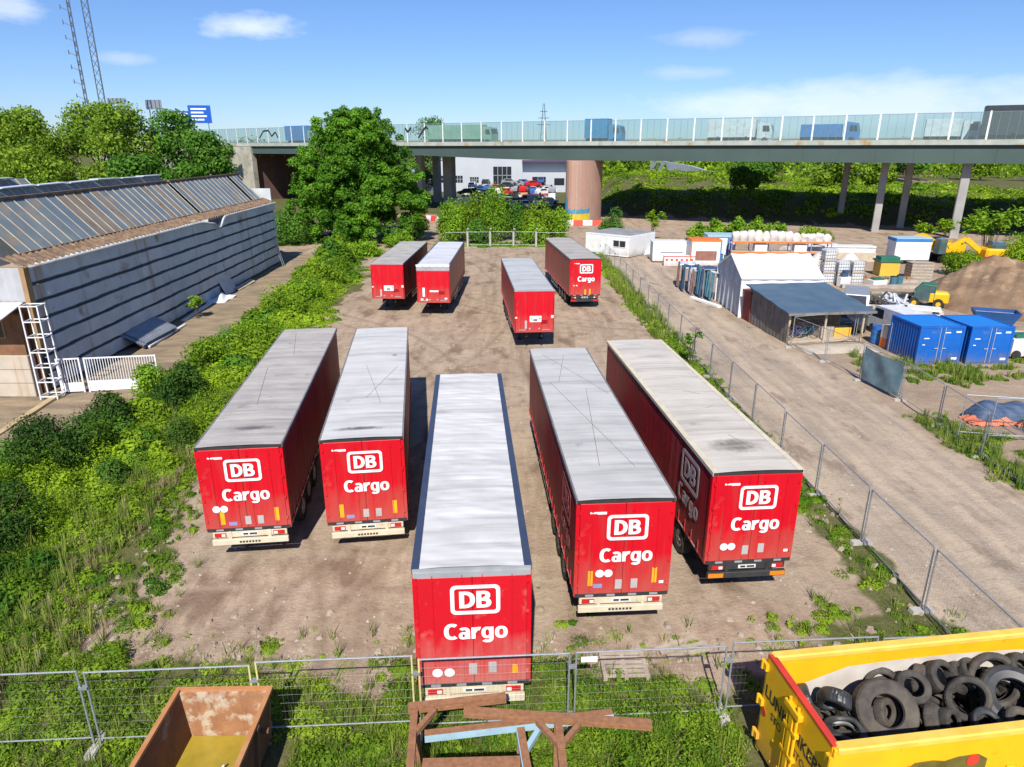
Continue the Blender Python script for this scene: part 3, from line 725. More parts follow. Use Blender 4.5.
def trailer(name_label, x, y, yaw, zb, L, H, roof, rail='grey_rail', front=False, bumper='cream', sides='red_curtain', door='red_door',
            stickers=(), side_text=False, band=False, header='dark_steel', rail_w=0.03, creases=(), small_text=True, logo=True, ribs=0.012, wrinkle=0.35):
    # yaw: the far end leans towards +x by yaw degrees
    t = thing('cargo_trailer', name_label, 'trailer', (x, y, 0), -R(yaw), 'red cargo trailers parked in the dirt lot')
    hw = 1.275
    # curtains, gently billowed between the posts
    for s in (-1, 1):
        mb = MB()
        fn = lambda u, v: (s * (hw - 0.02 + 0.014 * math.sin(u * PI * 9) * math.sin(v * PI) + 0.004 * math.sin(u * 173)), 0.14 + u * (L - 0.24), zb - 0.02 + v * (H - 0.12 - zb))
        mb.grid(fn, 108, 6)
        mb.b2(s * (hw - 0.03), s * (hw - 0.06), 0.14, L - 0.1, zb, H - 0.12)
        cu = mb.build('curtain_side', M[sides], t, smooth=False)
        n = 22
        st0 = MB(); st0.b2(s * (hw + 0.004), s * (hw + 0.020), -0.022, 0.022, zb - 0.12, zb + 0.30); st0.b2(s * (hw + 0.004), s * (hw + 0.026), -0.035, 0.035, zb - 0.10, zb - 0.03)
        st0 = st0.build('strap', M['red_door'], cu)
        for i in range(n):
            q = st0 if i == 0 else st0.copy()
            if i: COL.objects.link(q); q.parent = cu
            q.location = (0, 0.3 + (L - 0.6) * (i + 0.5) / n, 0)
        mb = MB(); mb.b2(s * (hw - 0.09), s * (hw + 0.0), 0.1, L - 0.05, zb - 0.15, zb - 0.03); side_rave = mb.build('side_rail', M['maroon_trim'], t)
        mb = MB()
        for i in range(12):
            yy = 0.6 + (L - 1.2) * (i + 0.5) / 12
            mb.b2(s * (hw + 0.001), s * (hw + 0.004), yy - 0.26, yy + 0.26, zb - 0.115, zb - 0.06)
        mb.build('reflective_tape', M['lettering_white'], side_rave)
        if side_text and s == -1:
            mb = MB(); o = (-hw - 0.022, 1.72, H - 1.15)
            mb.letters('DB', 0.60, (o[0], 1.72, H - 1.14), (0, -1, 0), (0, 0, 1))
            ring(mb, (o[0], 1.72, H - 0.84), (0, -1, 0), (0, 0, 1), 1.55, 1.05, 0.12, 0.16)
            mb.letters('Cargo', 0.52, (o[0], 1.72, H - 2.02), (0, -1, 0), (0, 0, 1))
            mb.build('lettering', M['lettering_shaded' if side_text == 2 else 'lettering_shaded_faint'], cu)
        mb = MB(); mb.b2(s * (hw - rail_w), s * (hw + 0.02), 0.0, L - 0.03, H - 0.10, H + 0.012); mb.build('roof_rail', M[rail], t)
    # tarpaulin roof drawn over hoops
    mb = MB(); rx = hw - rail_w - 0.003
    nh = max(12, int(L / 0.62))
    def rf(u, v):
        yy = -0.005 + v * (L - 0.02)
        am = 0.55 + 0.45 * math.sin(v * 17 + 5 * u) * math.sin(v * 41 + 2)
        sag = -ribs * am * (1 - abs(math.cos(v * nh * PI)) ** 0.5) * (1 - abs(2 * u - 1) ** 4)
        wr = wrinkle * ribs * 0.5 * (math.sin(u * 9 + v * 87 + math.sin(v * 31) * 2) * math.sin(v * 61 + u * 5) + 0.6 * math.sin(u * 5 * math.sin(v * 23) + v * 197) * (abs(2 * u - 1) ** 2))
        return (-rx + 2 * rx * u, yy, H + 0.004 + 0.03 * (1 - (2 * u - 1) ** 2) + sag + wr)
    mb.grid(rf, 20, nh * 12); rfo = mb.build('roof', roof, t, smooth=True)
    if creases:  # thin dark tubes added to draw shaded creases in the roof sheet
        mb = MB()
        for (x0, y0, x1, y1) in creases:
            k = 14
            pts = []
            for i in range(k + 1):
                q = i / k; xx = x0 + (x1 - x0) * q; yy = y0 + (y1 - y0) * q
                zz = rf((xx + rx) / (2 * rx), (yy + 0.005) / (L - 0.02))[2] + 0.004
                pts.append((xx, yy, zz))
            mb.tube(pts, 0.007, 4)
        mb.build('crease_line', M['crease_shade_grey'], rfo)
    # floor, chassis, axles, wheels
    mb = MB(); mb.b2(-hw + 0.07, hw - 0.07, 0.1, L - 0.06, zb - 0.10, zb - 0.035); mb.build('floor_plate', M['chassis'], t)
    mb = MB()
    for s in (-1, 1):
        mb.ibeam((s * 0.5, 0.15, zb - 0.28), (s * 0.5, L - 0.3, zb - 0.28), 0.14, 0.36)
    for i in range(9): mb.b2(-1.2, 1.2, 0.6 + i * (L - 1.2) / 8, 0.68 + i * (L - 1.2) / 8, zb - 0.2, zb - 0.11)
    mb.build('chassis', M['chassis'], t)
    ax = (2.45, 3.76, 5.07) if not front else (L - 2.45, L - 3.76, L - 5.07)
    for yy in ax:
        mb = MB(); mb.cyl((-1.0, yy, 0.52), (1.0, yy, 0.52), 0.07, n=8); mb.build('axle', M['chassis'], t)
        for s in (-1, 1):
            a, r_ = MB(), MB(); wheel(a, r_, s * 1.05, yy, s)
            wo = a.build('wheel', M['tyre'], t); r_.build('rim', M['rim'], wo, smooth=True)
    for s in (-1, 1):
        mb = MB(); y0, y1 = min(ax) - 0.62, max(ax) + 0.62
        mb.b2(s * 0.86, s * 1.24, y0, y1, zb - 0.17, zb - 0.155); mb.b2(s * 0.86, s * 1.24, y0 - 0.01, y0, zb - 0.45, zb - 0.155); mb.b2(s * 0.86, s * 1.24, y1, y1 + 0.01, zb - 0.45, zb - 0.155)
        mb.build('mudguard', M['dark_steel'], t)
        ly = 2.7 if front else L - 2.7
        mb = MB(); mb.b2(s * 0.72 - 0.07, s * 0.72 + 0.07, ly - 0.07, ly + 0.07, 0.05, zb - 0.12); mb.b2(s * 0.72 - 0.17, s * 0.72 + 0.17, ly - 0.14, ly + 0.14, 0.0, 0.05)
        mb.build('landing_leg', M['dark_steel'], t)
        g0, g1 = (6.2, L - 4.0) if not front else (4.0, L - 6.2)
        mb = MB()
        for zz in (0.55, 0.85): mb.b2(s * 1.19, s * 1.215, g0, g1, zz - 0.06, zz + 0.06)
        for q in range(4): mb.b2(s * 1.15, s * 1.19, g0 + 0.3 + q * (g1 - g0 - 0.6) / 3, g0 + 0.36 + q * (g1 - g0 - 0.6) / 3, 0.45, zb - 0.13)
        mb.build('side_guard', M['rim'], t)
    top = H - 0.10
    if not front:
        mb = MB()
        mb.b2(-hw, hw, -0.012, 0.05, H - 0.085, H - 0.002); mb.b2(-hw, hw, 0.05, 0.14, H - 0.125, H - 0.002); mb.build('header', M[header], t)
        if header == 'silver':
            mb = MB(); mb.b2(-hw + 0.01, hw - 0.01, -0.034, 0.02, H - 0.215, H - 0.09); mb.build('header_strip', M['silver'], t)
        for s in (-1, 1):
            mb = MB(); mb.b2(s * (hw - 0.085), s * (hw + 0.012), 0.0, 0.135, zb - 0.12, H - 0.128); mb.build('corner_post', M['red_door'], t)
        for s in (-1, 1):
            mb = MB(); mb.cbox(s * 0.004 if s > 0 else -1.185, 1.185 if s > 0 else -0.004, -0.03, 0.02, zb - 0.02, H - (0.22 if header == 'silver' else 0.09), 0.008)
            do = mb.build('rear_door', M[door], t)
            for rx_ in (0.22, 0.86):
                mb = MB(); mb.cyl((s * rx_, -0.040, zb + 0.02), (s * rx_, -0.040, H - 0.16), 0.009, n=6)
                for zz in (zb + 0.1, zb + 0.75, H - 0.3): mb.b2(s * rx_ - 0.03, s * rx_ + 0.03, -0.055, -0.03, zz - 0.02, zz + 0.02)
                mb.build('lock_rod', M[door], do)
            for q in range(4):
                zz = zb + 0.25 + q * (H - zb - 0.6) / 3; mb = MB(); mb.b2(s * 1.17, s * 1.235, -0.05, -0.031, zz - 0.05, zz + 0.05); mb.build('hinge', M[door], do)
        mb = MB(); mb.b2(-hw + 0.02, hw - 0.02, -0.03, 0.1, zb - 0.13, zb - 0.03); mb.build('rear_sill', M['dark_steel'], t)
        for q in range(4): mb = MB(); mb.b2(-0.98 + q * 0.58, -0.76 + q * 0.58, -0.05, -0.031, zb - 0.10, zb - 0.045); mb.build('door_latch', M['silver'], t)
        if logo:
            mb = MB()
            ring(mb, (0.06, -0.062, H - 0.78), (1, 0, 0), (0, 0, 1), 1.08, 0.74, 0.085, 0.12)
            mb.letters('DB', 0.425, (0.06, -0.062, H - 0.99), (1, 0, 0), (0, 0, 1)); mb.build('logo', M['lettering_white'], t)
            mb = MB(); mb.letters('Cargo', 0.405, (0.06, -0.062, H - 1.80), (1, 0, 0), (0, 0, 1)); mb.build('lettering', M['lettering_white'], t)
        if small_text:
            mb = MB(); mb.b2(-0.93, -0.50, -0.034, -0.031, H - 0.375, H - 0.325); mb.b2(-0.74, -0.50, -0.034, -0.031, H - 0.395, H - 0.376); mb.build('maker_strip', M['lettering_white'], t)
        for kind, sx_, sz_ in stickers:
            mb = MB()
            if kind == 'disc':
                mb.cyl((sx_, -0.062, sz_), (sx_, -0.058, sz_), 0.115, n=20); mb.build('speed_sticker', M['lettering_white'], t)
            elif kind == 'strip':
                mb.b2(sx_ - 0.065, sx_ + 0.065, -0.037, -0.031, sz_ - 0.23, sz_ + 0.23); mb.build('marker_strip', M['sticker_yellow'], t)
            elif kind == 'amber':
                mb.b2(sx_ - 0.07, sx_ + 0.07, -0.037, -0.031, sz_ - 0.11, sz_ + 0.06); mb.b2(sx_ - 0.06, sx_ + 0.06, -0.037, -0.031, sz_ + 0.07, sz_ + 0.12); mb.build('marker_strip', M['sticker_yellow'], t)
            elif kind == 'grey':
                mb.b2(sx_ - 0.09, sx_ + 0.09, -0.05, -0.031, sz_ - 0.14, sz_ + 0.14); mb.build('placard_holder', M['sticker_grey'], t)
            elif kind == 'blue':
                mb.b2(sx_ - 0.12, sx_ + 0.12, -0.036, -0.031, sz_ - 0.06, sz_ + 0.06); mb.build('info_sticker', M['sticker_blue'], t)
            elif kind == 'white':
                mb.b2(sx_ - 0.06, sx_ + 0.06, -0.036, -0.031, sz_ - 0.04, sz_ + 0.04); mb.build('info_sticker', M['lettering_white'], t)
        # light bar, lamps, plate and bumper
        bm = M['cream_steel'] if bumper == 'cream' else M['dark_steel']
        z1 = zb - 0.16
        mb = MB(); mb.cbox(-1.13, 1.13, 0.0, 0.1, z1 - 0.20, z1, 0.01); lb = mb.build('light_bar', bm, t)
        for s in (-1, 1):
            mb = MB(); mb.b2(s * 0.72, s * 1.06, -0.03, -0.001, z1 - 0.165, z1 - 0.04); lo = mb.build('tail_light', M['lamp_red'], t)
            mb = MB(); mb.b2(s * 0.74, s * 0.85, -0.036, -0.031, z1 - 0.15, z1 - 0.06); mb.build('reversing_lamp', M['plate_white'], lo)
        mb = MB(); mb.b2(-0.26, 0.26, -0.014, -0.001, z1 - 0.155, z1 - 0.045); po = mb.build('number_plate', M['plate_white'], t)
        mb = MB(); mb.b2(-0.20, -0.05, -0.019, -0.015, z1 - 0.13, z1 - 0.07); mb.b2(-0.01, 0.22, -0.019, -0.015, z1 - 0.13, z1 - 0.07); mb.build('plate_characters', M['ink'], po)
        z2 = z1 - 0.26
        mb = MB(); mb.cbox(-1.16, 1.16, -0.05, 0.06, z2 - 0.18, z2, 0.012)
        for s in (-1, 1): mb.b2(s * 0.6 - 0.05, s * 0.6 + 0.05, -0.02, 0.04, z2 - 0.02, zb - 0.1)
        bo = mb.build('bumper', bm, t)
        mb = MB()
        if bumper == 'cream':
            for q in range(7): mb.b2(-0.33 + q * 0.095, -0.33 + q * 0.095 + 0.06, -0.054, -0.051, z2 - 0.13, z2 - 0.065)
            mb.build('bumper_print', M['ink'], bo)
        else:
            for s in (-1, 1): mb.b2(s * 0.70, s * 1.14, -0.056, -0.051, z2 - 0.155, z2 - 0.025)
            mb.build('bumper_reflector', M['lamp_amber'] if bumper == 'amber' else M['lamp_red'], bo)
    else:
        mb = MB(); mb.cbox(-hw - 0.01, hw + 0.01, -0.03, 0.13, zb - 0.12, H - (0.42 if band else 0.06), 0.03)
        bh = mb.build('bulkhead', M['red_door'], t)
        mb = MB()
        for s in (-1, 1): mb.b2(s * 1.20, s * 1.245, -0.036, -0.031, zb - 0.08, H - 0.5)
        for i in range(5): mb.b2(-0.9 + i * 0.45, -0.885 + i * 0.45, -0.036, -0.031, zb, H - 0.55)
        mb.build('panel_seam', M['maroon_trim'], bh)
        if band:
            mb = MB(); mb.cbox(-hw - 0.005, hw + 0.005, -0.02, 0.12, H - 0.417, H - 0.06, 0.02); mb.build('front_band', M['silver'], t)
            mb = MB(); mb.b2(-hw - 0.02, hw + 0.02, -0.05, 0.10, H - 0.055, H + 0.035)
            for i in range(5): mb.b2(-1.25 + i * 0.52, -0.83 + i * 0.52, -0.05, -0.021, H - 0.12, H - 0.056)
            mb.build('roof_lip', M['white_tarp'], t)
            for q in ((-0.85, -0.68, -0.04, -0.031, 1.55, 2.25), (-0.3, 0.38, -0.04, -0.031, 1.92, 2.04), (0.85, 1.05, -0.04, -0.031, 1.35, 1.46), (-1.0, -0.82, -0.04, -0.031, 1.25, 1.4), (-0.6, -0.45, -0.04, -0.031, 1.25, 1.38)):
                mb = MB(); mb.b2(*q); mb.build('front_label', M['lettering_white'], bh)
        else:
            mb = MB(); mb.b2(-hw - 0.02, hw + 0.02, -0.04, 0.06, H - 0.06, H + 0.03); mb.build('roof_lip', M['silver'], t)
            mb = MB(); mb.b2(-0.30, 0.45, -0.042, -0.031, 1.85, 2.25); wl = mb.build('front_label', M['lettering_white'], bh)
            mb = MB(); mb.b2(-0.08, 0.20, -0.046, -0.043, 1.90, 2.05); mb.b2(-0.22, -0.12, -0.046, -0.043, 2.02, 2.1); mb.b2(0.3, 0.4, -0.046, -0.043, 2.02, 2.12); mb.build('label_print', M['grey_rail'], wl)
            mb = MB(); mb.b2(-0.62, -0.48, -0.04, -0.031, 1.42, 1.95); mb.build('side_label', M['sticker_grey'], bh)
            mb = MB(); mb.b2(1.08, 1.24, -0.04, -0.031, 2.1, 2.28); mb.b2(-1.24, -1.12, -0.04, -0.031, 2.1, 2.2); mb.build('marker_lamp', M['plate_white'], bh)
        mb = MB()
        for s in (-1, 1): mb = MB(); mb.cyl((s * 0.3, -0.06, zb + 0.12), (s * 0.3, -0.03, zb + 0.12), 0.06, n=10); mb.build('air_coupling', M['silver'], bh)
        mb = MB(); mb.b2(-1.0, -0.55, -0.045, -0.031, zb + 0.02, zb + 0.07); mb.build('coupling_bracket', M['silver'], bh); mb = MB(); mb.b2(0.5, 1.0, -0.045, -0.031, zb + 0.02, zb + 0.07); mb.build('coupling_bracket', M['silver'], bh)
        mb = MB(); mb.b2(0.42, 0.85, -0.036, -0.031, 1.72, 1.98); mb.build('hose_bracket', M['maroon_trim'], bh)
        # plain rear end
        mb = MB(); mb.b2(-hw, hw, L - 0.06, L, zb - 0.12, H - 0.13); mb.build('rear_door', M['red_door'], t)
        mb = MB(); mb.b2(-1.15, 1.15, L - 0.1, L - 0.02, 0.45, 0.65); mb.build('bumper', M['dark_steel'], t)
    return t

def ring(mb, o, u, w, W, H, th, rad):
    """flat rounded-rectangle frame"""
    o, u, w = Vector(o), Vector(u), Vector(w); n = u.cross(w)
    def rr(W, H, r):
        p = []
        for cx, cy, a0 in ((W / 2 - r, H / 2 - r, 0), (-W / 2 + r, H / 2 - r, 90), (-W / 2 + r, -H / 2 + r, 180), (W / 2 - r, -H / 2 + r, 270)):
            for k in range(7): a = R(a0 + 15 * k); p.append((cx + r * math.cos(a), cy + r * math.sin(a)))
        return p
    A = rr(W, H, rad); B = rr(W - 2 * th, H - 2 * th, max(0.02, rad - th * 0.7)); k = len(A)
    vs = [o + u * a + w * b + n * 0.003 for a, b in A] + [o + u * a + w * b + n * 0.003 for a, b in B]
    vs += [v - n * 0.006 for v in vs]
    fs = []
    for i in range(k):
        j = (i + 1) % k
        fs += [(i, j, k + j, k + i), (2 * k + i, 3 * k + i, 3 * k + j, 2 * k + j), (i, 2 * k + i, 2 * k + j, j), (k + i, k + j, 3 * k + j, 3 * k + i)]
    mb.add(vs, fs)

def roofm(name, c1, c2, patches=(), stain=0.60, sc=(0.25, 0.24, 0.23)):
    m = mat(name, c1, c2, 0.9, rough=0.6, spec=0.25, bump=0.10, bscale=3, stain=(sc, 1.2, stain), patches=patches)
    t = m.node_tree; b = t.nodes.get('Principled BSDF'); src = b.inputs['Base Color'].links[0].from_socket
    ln = noise(t, coords(t, (0.10, 1.75, 1), (4, 1, 0)), 1.6, 5, 0.62)      # darker and paler bow lines across the roof
    dn = tuple(x * 0.66 for x in c1); up = tuple(min(1, x * 1.12) for x in c1)
    col = mixc(t, ramp(t, ln, 0.53, 0.64, 0, 0.75), src, dn)
    col = mixc(t, ramp(t, ln, 0.44, 0.36, 0, 0.6), col, up)
    col = mixc(t, ramp(t, noise(t, coords(t), 7, 6, 0.75), 0.60, 0.74, 0, 0.45), col, tuple(x * 0.55 for x in c1))
    t.links.new(col, b.inputs['Base Color'])
    return m
dk = (0.07, 0.068, 0.07)
rA = roofm('roof_A', (0.42, 0.395, 0.365), (0.34, 0.32, 0.30), [(0.1, 1.35, 0.85, 0.26, dk, 0.85)], 0.585)
rB = roofm('roof_B', (0.53, 0.525, 0.52), (0.47, 0.465, 0.46), [(-0.1, 0.75, 1.0, 0.2, dk, 0.85), (0.75, 9.0, 0.16, 0.2, dk, 0.8), (0.85, 5.6, 0.4, 0.2, (0.28, 0.28, 0.28), 0.6)], 0.66)
rC = roofm('roof_C', (0.58, 0.575, 0.57), (0.48, 0.475, 0.47), [(-1.0, 9.2, 0.5, 0.2, (0.25, 0.26, 0.28), 0.7), (-1.1, 12.2, 0.3, 0.15, (0.25, 0.25, 0.27), 0.7)], 0.70, (0.4, 0.4, 0.42))
rD = roofm('roof_D', (0.47, 0.465, 0.45), (0.41, 0.405, 0.395), [], 0.64)
rE = roofm('roof_E', (0.53, 0.495, 0.44), (0.47, 0.44, 0.39), [(0.0, 1.7, 0.95, 0.62, (0.14, 0.12, 0.10), 0.85), (0.2, 11.0, 0.8, 0.3, (0.26, 0.26, 0.26), 0.6), (-0.2, 12.9, 0.6, 0.3, (0.36, 0.36, 0.36), 0.6)], 0.64)
rF = roofm('roof_F', (0.43, 0.42, 0.39), (0.33, 0.32, 0.30), [], 0.56)
rG = roofm('roof_G', (0.56, 0.58, 0.62), (0.51, 0.53, 0.57), [], 0.66)
rH = roofm('roof_H', (0.44, 0.455, 0.47), (0.39, 0.40, 0.41), [], 0.62)
rI = roofm('roof_I', (0.40, 0.375, 0.345), (0.35, 0.33, 0.305), [(0.3, 4.0, 0.9, 0.5, (0.46, 0.46, 0.46), 0.6)], 0.6)
lab = 'red cargo trailer '
trailer(lab + 'with grey stained roof beside the scrub, dark puddle mark above its doors', -8.26, 18.98, -6.98, 1.23, 14.26, 3.97, rA,
        stickers=(('disc', -0.88, 1.90), ('disc', -0.65, 1.90), ('strip', -0.74, 1.58), ('strip', 0.90, 1.62), ('grey', 0.02, 1.46), ('grey', 0.40, 1.46), ('blue', -0.45, 1.36)),
        creases=((-0.55, 13.4, 0.0, 9.6), (-0.75, 7.9, -0.2, 3.5)), ribs=0.02)
trailer(lab + 'with pale roof, second from the scrub, no round stickers on its doors', -4.67, 19.61, -7.49, 1.11, 13.91, 3.95, rB,
        stickers=(('strip', -0.78, 1.48), ('strip', 0.90, 1.52), ('grey', -0.02, 1.36), ('grey', 0.38, 1.36), ('blue', -0.52, 1.26)),
        creases=((-0.35, 7.6, 0.45, 3.0), (0.95, 7.4, -0.1, 3.6)), ribs=0.012)
trailer(lab + 'closest to the mesh fence, with bright white tarpaulin roof between navy rails', -0.86, 12.64, -3.69, 0.98, 13.3, 3.98, rC, rail='navy_rail', rail_w=0.15, door='red_dusty', header='silver',
        stickers=(('disc', -0.82, 1.28), ('disc', -0.55, 1.28), ('grey', -0.02, 1.34), ('grey', 0.42, 1.36), ('amber', 0.92, 1.28)), small_text=False, ribs=0.028, wrinkle=0.55)
trailer(lab + 'with crossing dark drawn creases on its grey roof and a cream bumper', 2.93, 15.66, -3.62, 1.2, 14.0, 3.97, rD, side_text=True,
        stickers=(('disc', -0.62, 1.82), ('disc', -0.39, 1.82), ('strip', -0.86, 1.66), ('strip', 0.86, 1.70), ('grey', -0.10, 1.46), ('grey', 0.32, 1.47), ('blue', -0.66, 1.42), ('white', 1.06, 1.48)),
        creases=((-0.8, 13.0, 1.1, 7.9), (0.1, 12.8, -0.55, 9.3), (-0.9, 9.3, 0.65, 1.8), (0.35, 8.4, -0.35, 1.9)))
trailer(lab + 'alongside the road fence, with black bumper ending in amber reflectors', 6.80, 17.13, -4.82, 1.27, 13.72, 4.04, rE, bumper='amber', side_text=2, rail='cream_steel', rail_w=0.15,
        stickers=(('disc', -0.78, 1.72), ('disc', -0.56, 1.72), ('grey', -0.14, 1.58), ('grey', 0.32, 1.62), ('white', 1.08, 1.5)), creases=((0.55, 5.0, 0.2, 4.8), (0.1, 2.5, 0.4, 1.6), (0.0, 6.6, 0.5, 6.2)))
trailer(lab + 'nearest the scrub in the back row, blank front facing out', -9.75, 53.54, 1.43, 1.33, 13.3, 3.96, rF, front=True)
trailer(lab + 'in the back row grey banded front, parked in the back row', -6.07, 52.64, 1.02, 1.2, 13.74, 3.98, rG, front=True, band=True, sides='red_sky_sheen', rail='navy_rail', rail_w=0.08)
trailer(lab + 'standing alone mid lot, blank front and pale grey roof', 1.44, 43.24, -4.54, 1.29, 13.36, 3.91, rH, front=True, sides='red_sky_sheen')
trailer(lab + 'with lettered doors, parked nearest the white site office', 5.94, 55.45, -5.8, 1.17, 13.8, 4.03, rI, bumper='red', sides='red_sky_sheen',
        stickers=(('strip', 0.02, 1.35), ('strip', 0.40, 1.38), ('white', -0.9, 1.9), ('white', -0.7, 1.9)))
# ------------------------------------------------------------------ scrub and weeds
def canopy(name, x0, x1, y0, y1, dens_fn, nd, rlo, rhi, hlo, hhi, n, leaf_fn, m, tint0=0.5, keep=None):
    """mounded growth: domes whose size follows the density map; leaves lie on the domes"""
    cx = rng.uniform(x0, x1, nd * 3); cy = rng.uniform(y0, y1, nd * 3)
    d = dens_fn(cx, cy); k = rng.uniform(0, 1, nd * 3) < d
    cx, cy, d = cx[k][:nd], cy[k][:nd], d[k][:nd]
    r = rlo + (rhi - rlo) * rng.uniform(0, 1, len(cx)) ** 1.7
    big = 0.55 + 0.45 * lump(cx, cy, 0.55, 6, 8)
    h = (hlo + (hhi - hlo) * rng.uniform(0, 1, len(cx)) ** 1.5) * np.clip(big, 0.35, 1.4) * (0.4 + 0.6 * d)
    if keep is not None: h = np.minimum(h, keep(cx, cy))
    w = r * r + r * h; w = w / w.sum()
    i = rng.choice(len(cx), n, p=w)
    v = rng.normal(size=(n, 3)); v /= np.linalg.norm(v, axis=1, keepdims=True); v[:, 2] = np.abs(v[:, 2])
    q = rng.uniform(0.55, 1.08, n)
    P = np.stack([cx[i] + v[:, 0] * r[i] * q, cy[i] + v[:, 1] * r[i] * q, np.maximum(0.02, v[:, 2] * h[i] * q)], 1)
    P[:, 2] += ground_z(P[:, 0], P[:, 1])
    Nn = v + rng.normal(size=(n, 3)) * 0.55; Nn[:, 2] += 0.45
    dt = rng.uniform(-0.34, 0.30, len(cx)) + 0.18 * lump(cx, cy, 0.8, 0, 8)
    ti = tint0 + dt[i] + rng.uniform(-0.1, 0.1, n)
    sf = rng.choice([0.65, 0.9, 1.25, 1.9], len(cx), p=[0.3, 0.3, 0.25, 0.15])
    me = leaf_mesh(name, P, Nn, leaf_fn(P[:, 1]) * sf[i], ti, m)
    o = link(name, me); tag(o, kind='stuff')
    return o
def scrub_d(x, y):
    s = smooth(0.8, -0.9, x - xs_scrub_r(y) - 0.8 * lump(x, y, 1.3, 0, 8) * 0.6) * smooth(-0.7, 0.7, x - xs_scrub_l(y)) * (y > 12.5)
    return s
lf = lambda y: 0.045 + 0.0030 * y
# keep the scrub low along the lot edge, taller towards the path
def hk(x, y):
    e = np.clip((xs_scrub_r(y) - x) / np.maximum(xs_scrub_r(y) - xs_scrub_l(y), 0.5), 0, 1)
    lowfront = np.where(y < 17, 0.7 + 0.2 * np.clip(y - 12, 0, 5), 3.2)
    return np.minimum(0.3 + 2.7 * smooth(0.05, 0.5, e), lowfront)
canopy('undergrowth', -32, -10, 12, 37, scrub_d, 1500, 0.18, 0.5, 0.12, 0.55, 90000, lf, M['leaf_scrub'], 0.62, hk)
canopy('undergrowth', -26, -12, 36, 98, scrub_d, 1200, 0.3, 0.8, 0.2, 0.7, 55000, lf, M['leaf_scrub'], 0.55, hk)
def tall_d(x, y): return scrub_d(x, y) * smooth(0.8, 2.4, xs_scrub_r(y) - x) * smooth(14.5, 18, y)
canopy('undergrowth', -30, -11, 13, 37, tall_d, 150, 0.45, 1.35, 0.8, 3.1, 125000, lf, M['leaf_scrub'], 0.62, hk)
canopy('undergrowth', -25, -12, 36, 97, tall_d, 210, 0.6, 1.7, 0.9, 3.2, 80000, lf, M['leaf_scrub'], 0.58, hk)
def blades(name, x0, x1, y0, y1, dens, nt, per, h, wd, m, bend=0.35):
    """tufts of upright grass and stalks"""
    cx = rng.uniform(x0, x1, nt * 4); cy = rng.uniform(y0, y1, nt * 4); k = rng.uniform(0, 1, nt * 4) < dens(cx, cy); cx, cy = cx[k][:nt], cy[k][:nt]
    n = len(cx) * per; i = np.repeat(np.arange(len(cx)), per)
    hh = (h * rng.uniform(0.5, 1.3, len(cx)))[i] * rng.uniform(0.6, 1.1, n); a = rng.uniform(0, 2 * PI, n); r = rng.uniform(0, 0.16, n)
    B = np.stack([cx[i] + np.cos(a) * r, cy[i] + np.sin(a) * r, ground_z(cx[i], cy[i])], 1)
    lean = rng.uniform(0.1, bend, n) * hh; D = np.stack([np.cos(a), np.sin(a), 0 * a], 1); S = np.stack([-np.sin(a), np.cos(a), 0 * a], 1)
    w_ = (wd * rng.uniform(0.6, 1.4, n))[:, None]
    V = np.empty((n, 4, 3), np.float32); V[:, 0] = B - S * w_; V[:, 1] = B + S * w_
    mid = B + D * (lean * 0.8)[:, None]; mid[:, 2] += hh
    V[:, 2] = mid + S * w_ * 0.25; V[:, 3] = mid - S * w_ * 0.25
    me = bpy.data.meshes.new(name); me.vertices.add(4 * n); me.loops.add(4 * n); me.polygons.add(n)
    me.vertices.foreach_set('co', V.ravel()); me.loops.foreach_set('vertex_index', np.arange(4 * n, dtype=np.int32))
    me.polygons.foreach_set('loop_start', np.arange(0, 4 * n, 4, dtype=np.int32)); me.polygons.foreach_set('loop_total', np.full(n, 4, np.int32))
    at = me.attributes.new('tint', 'FLOAT', 'FACE'); at.data.foreach_set('value', np.clip(rng.uniform(0.1, 0.9, len(cx))[i] + rng.uniform(-0.15, 0.15, n), 0, 1).astype(np.float32))
    me.materials.append(m); me.update(); tag(link(name, me), kind='stuff')
canopy('undergrowth', -30, -12, 14, 40, tall_d, 45, 0.5, 1.3, 0.8, 2.6, 26000, lf, M['leaf_deep'], 0.45, hk)
canopy('undergrowth', -30, -12, 14, 40, tall_d, 18, 0.5, 1.3, 0.8, 2.8, 20000, lf, M['leaf_dark'], 0.45, hk)
canopy('undergrowth', -25, -13, 38, 92, tall_d, 50, 0.6, 1.5, 0.9, 3.0, 22000, lf, M['leaf_deep'], 0.5, hk)
def front_d(x, y):
    nz = lump(x, y, 1.6, 0, 8) * 0.5
    return np.clip(m_veg(x, y) * (0.35 + 0.65 * smooth(14.8, 13.2, y + nz)) , 0, 1) * (x < 5.1) * (1 - (x > -7.5) * (x < -4.75) * (y < 12.0)) * (1 - smooth(3.2, 4.6, x + nz) * smooth(11.5, 10.7, y + nz * 0.3))
canopy('weeds', -16, 6.4, 7.5, 15.4, front_d, 3200, 0.10, 0.42, 0.15, 0.8, 260000, lambda y: 0.058 + 0 * y, M['leaf_ground'], 0.5)
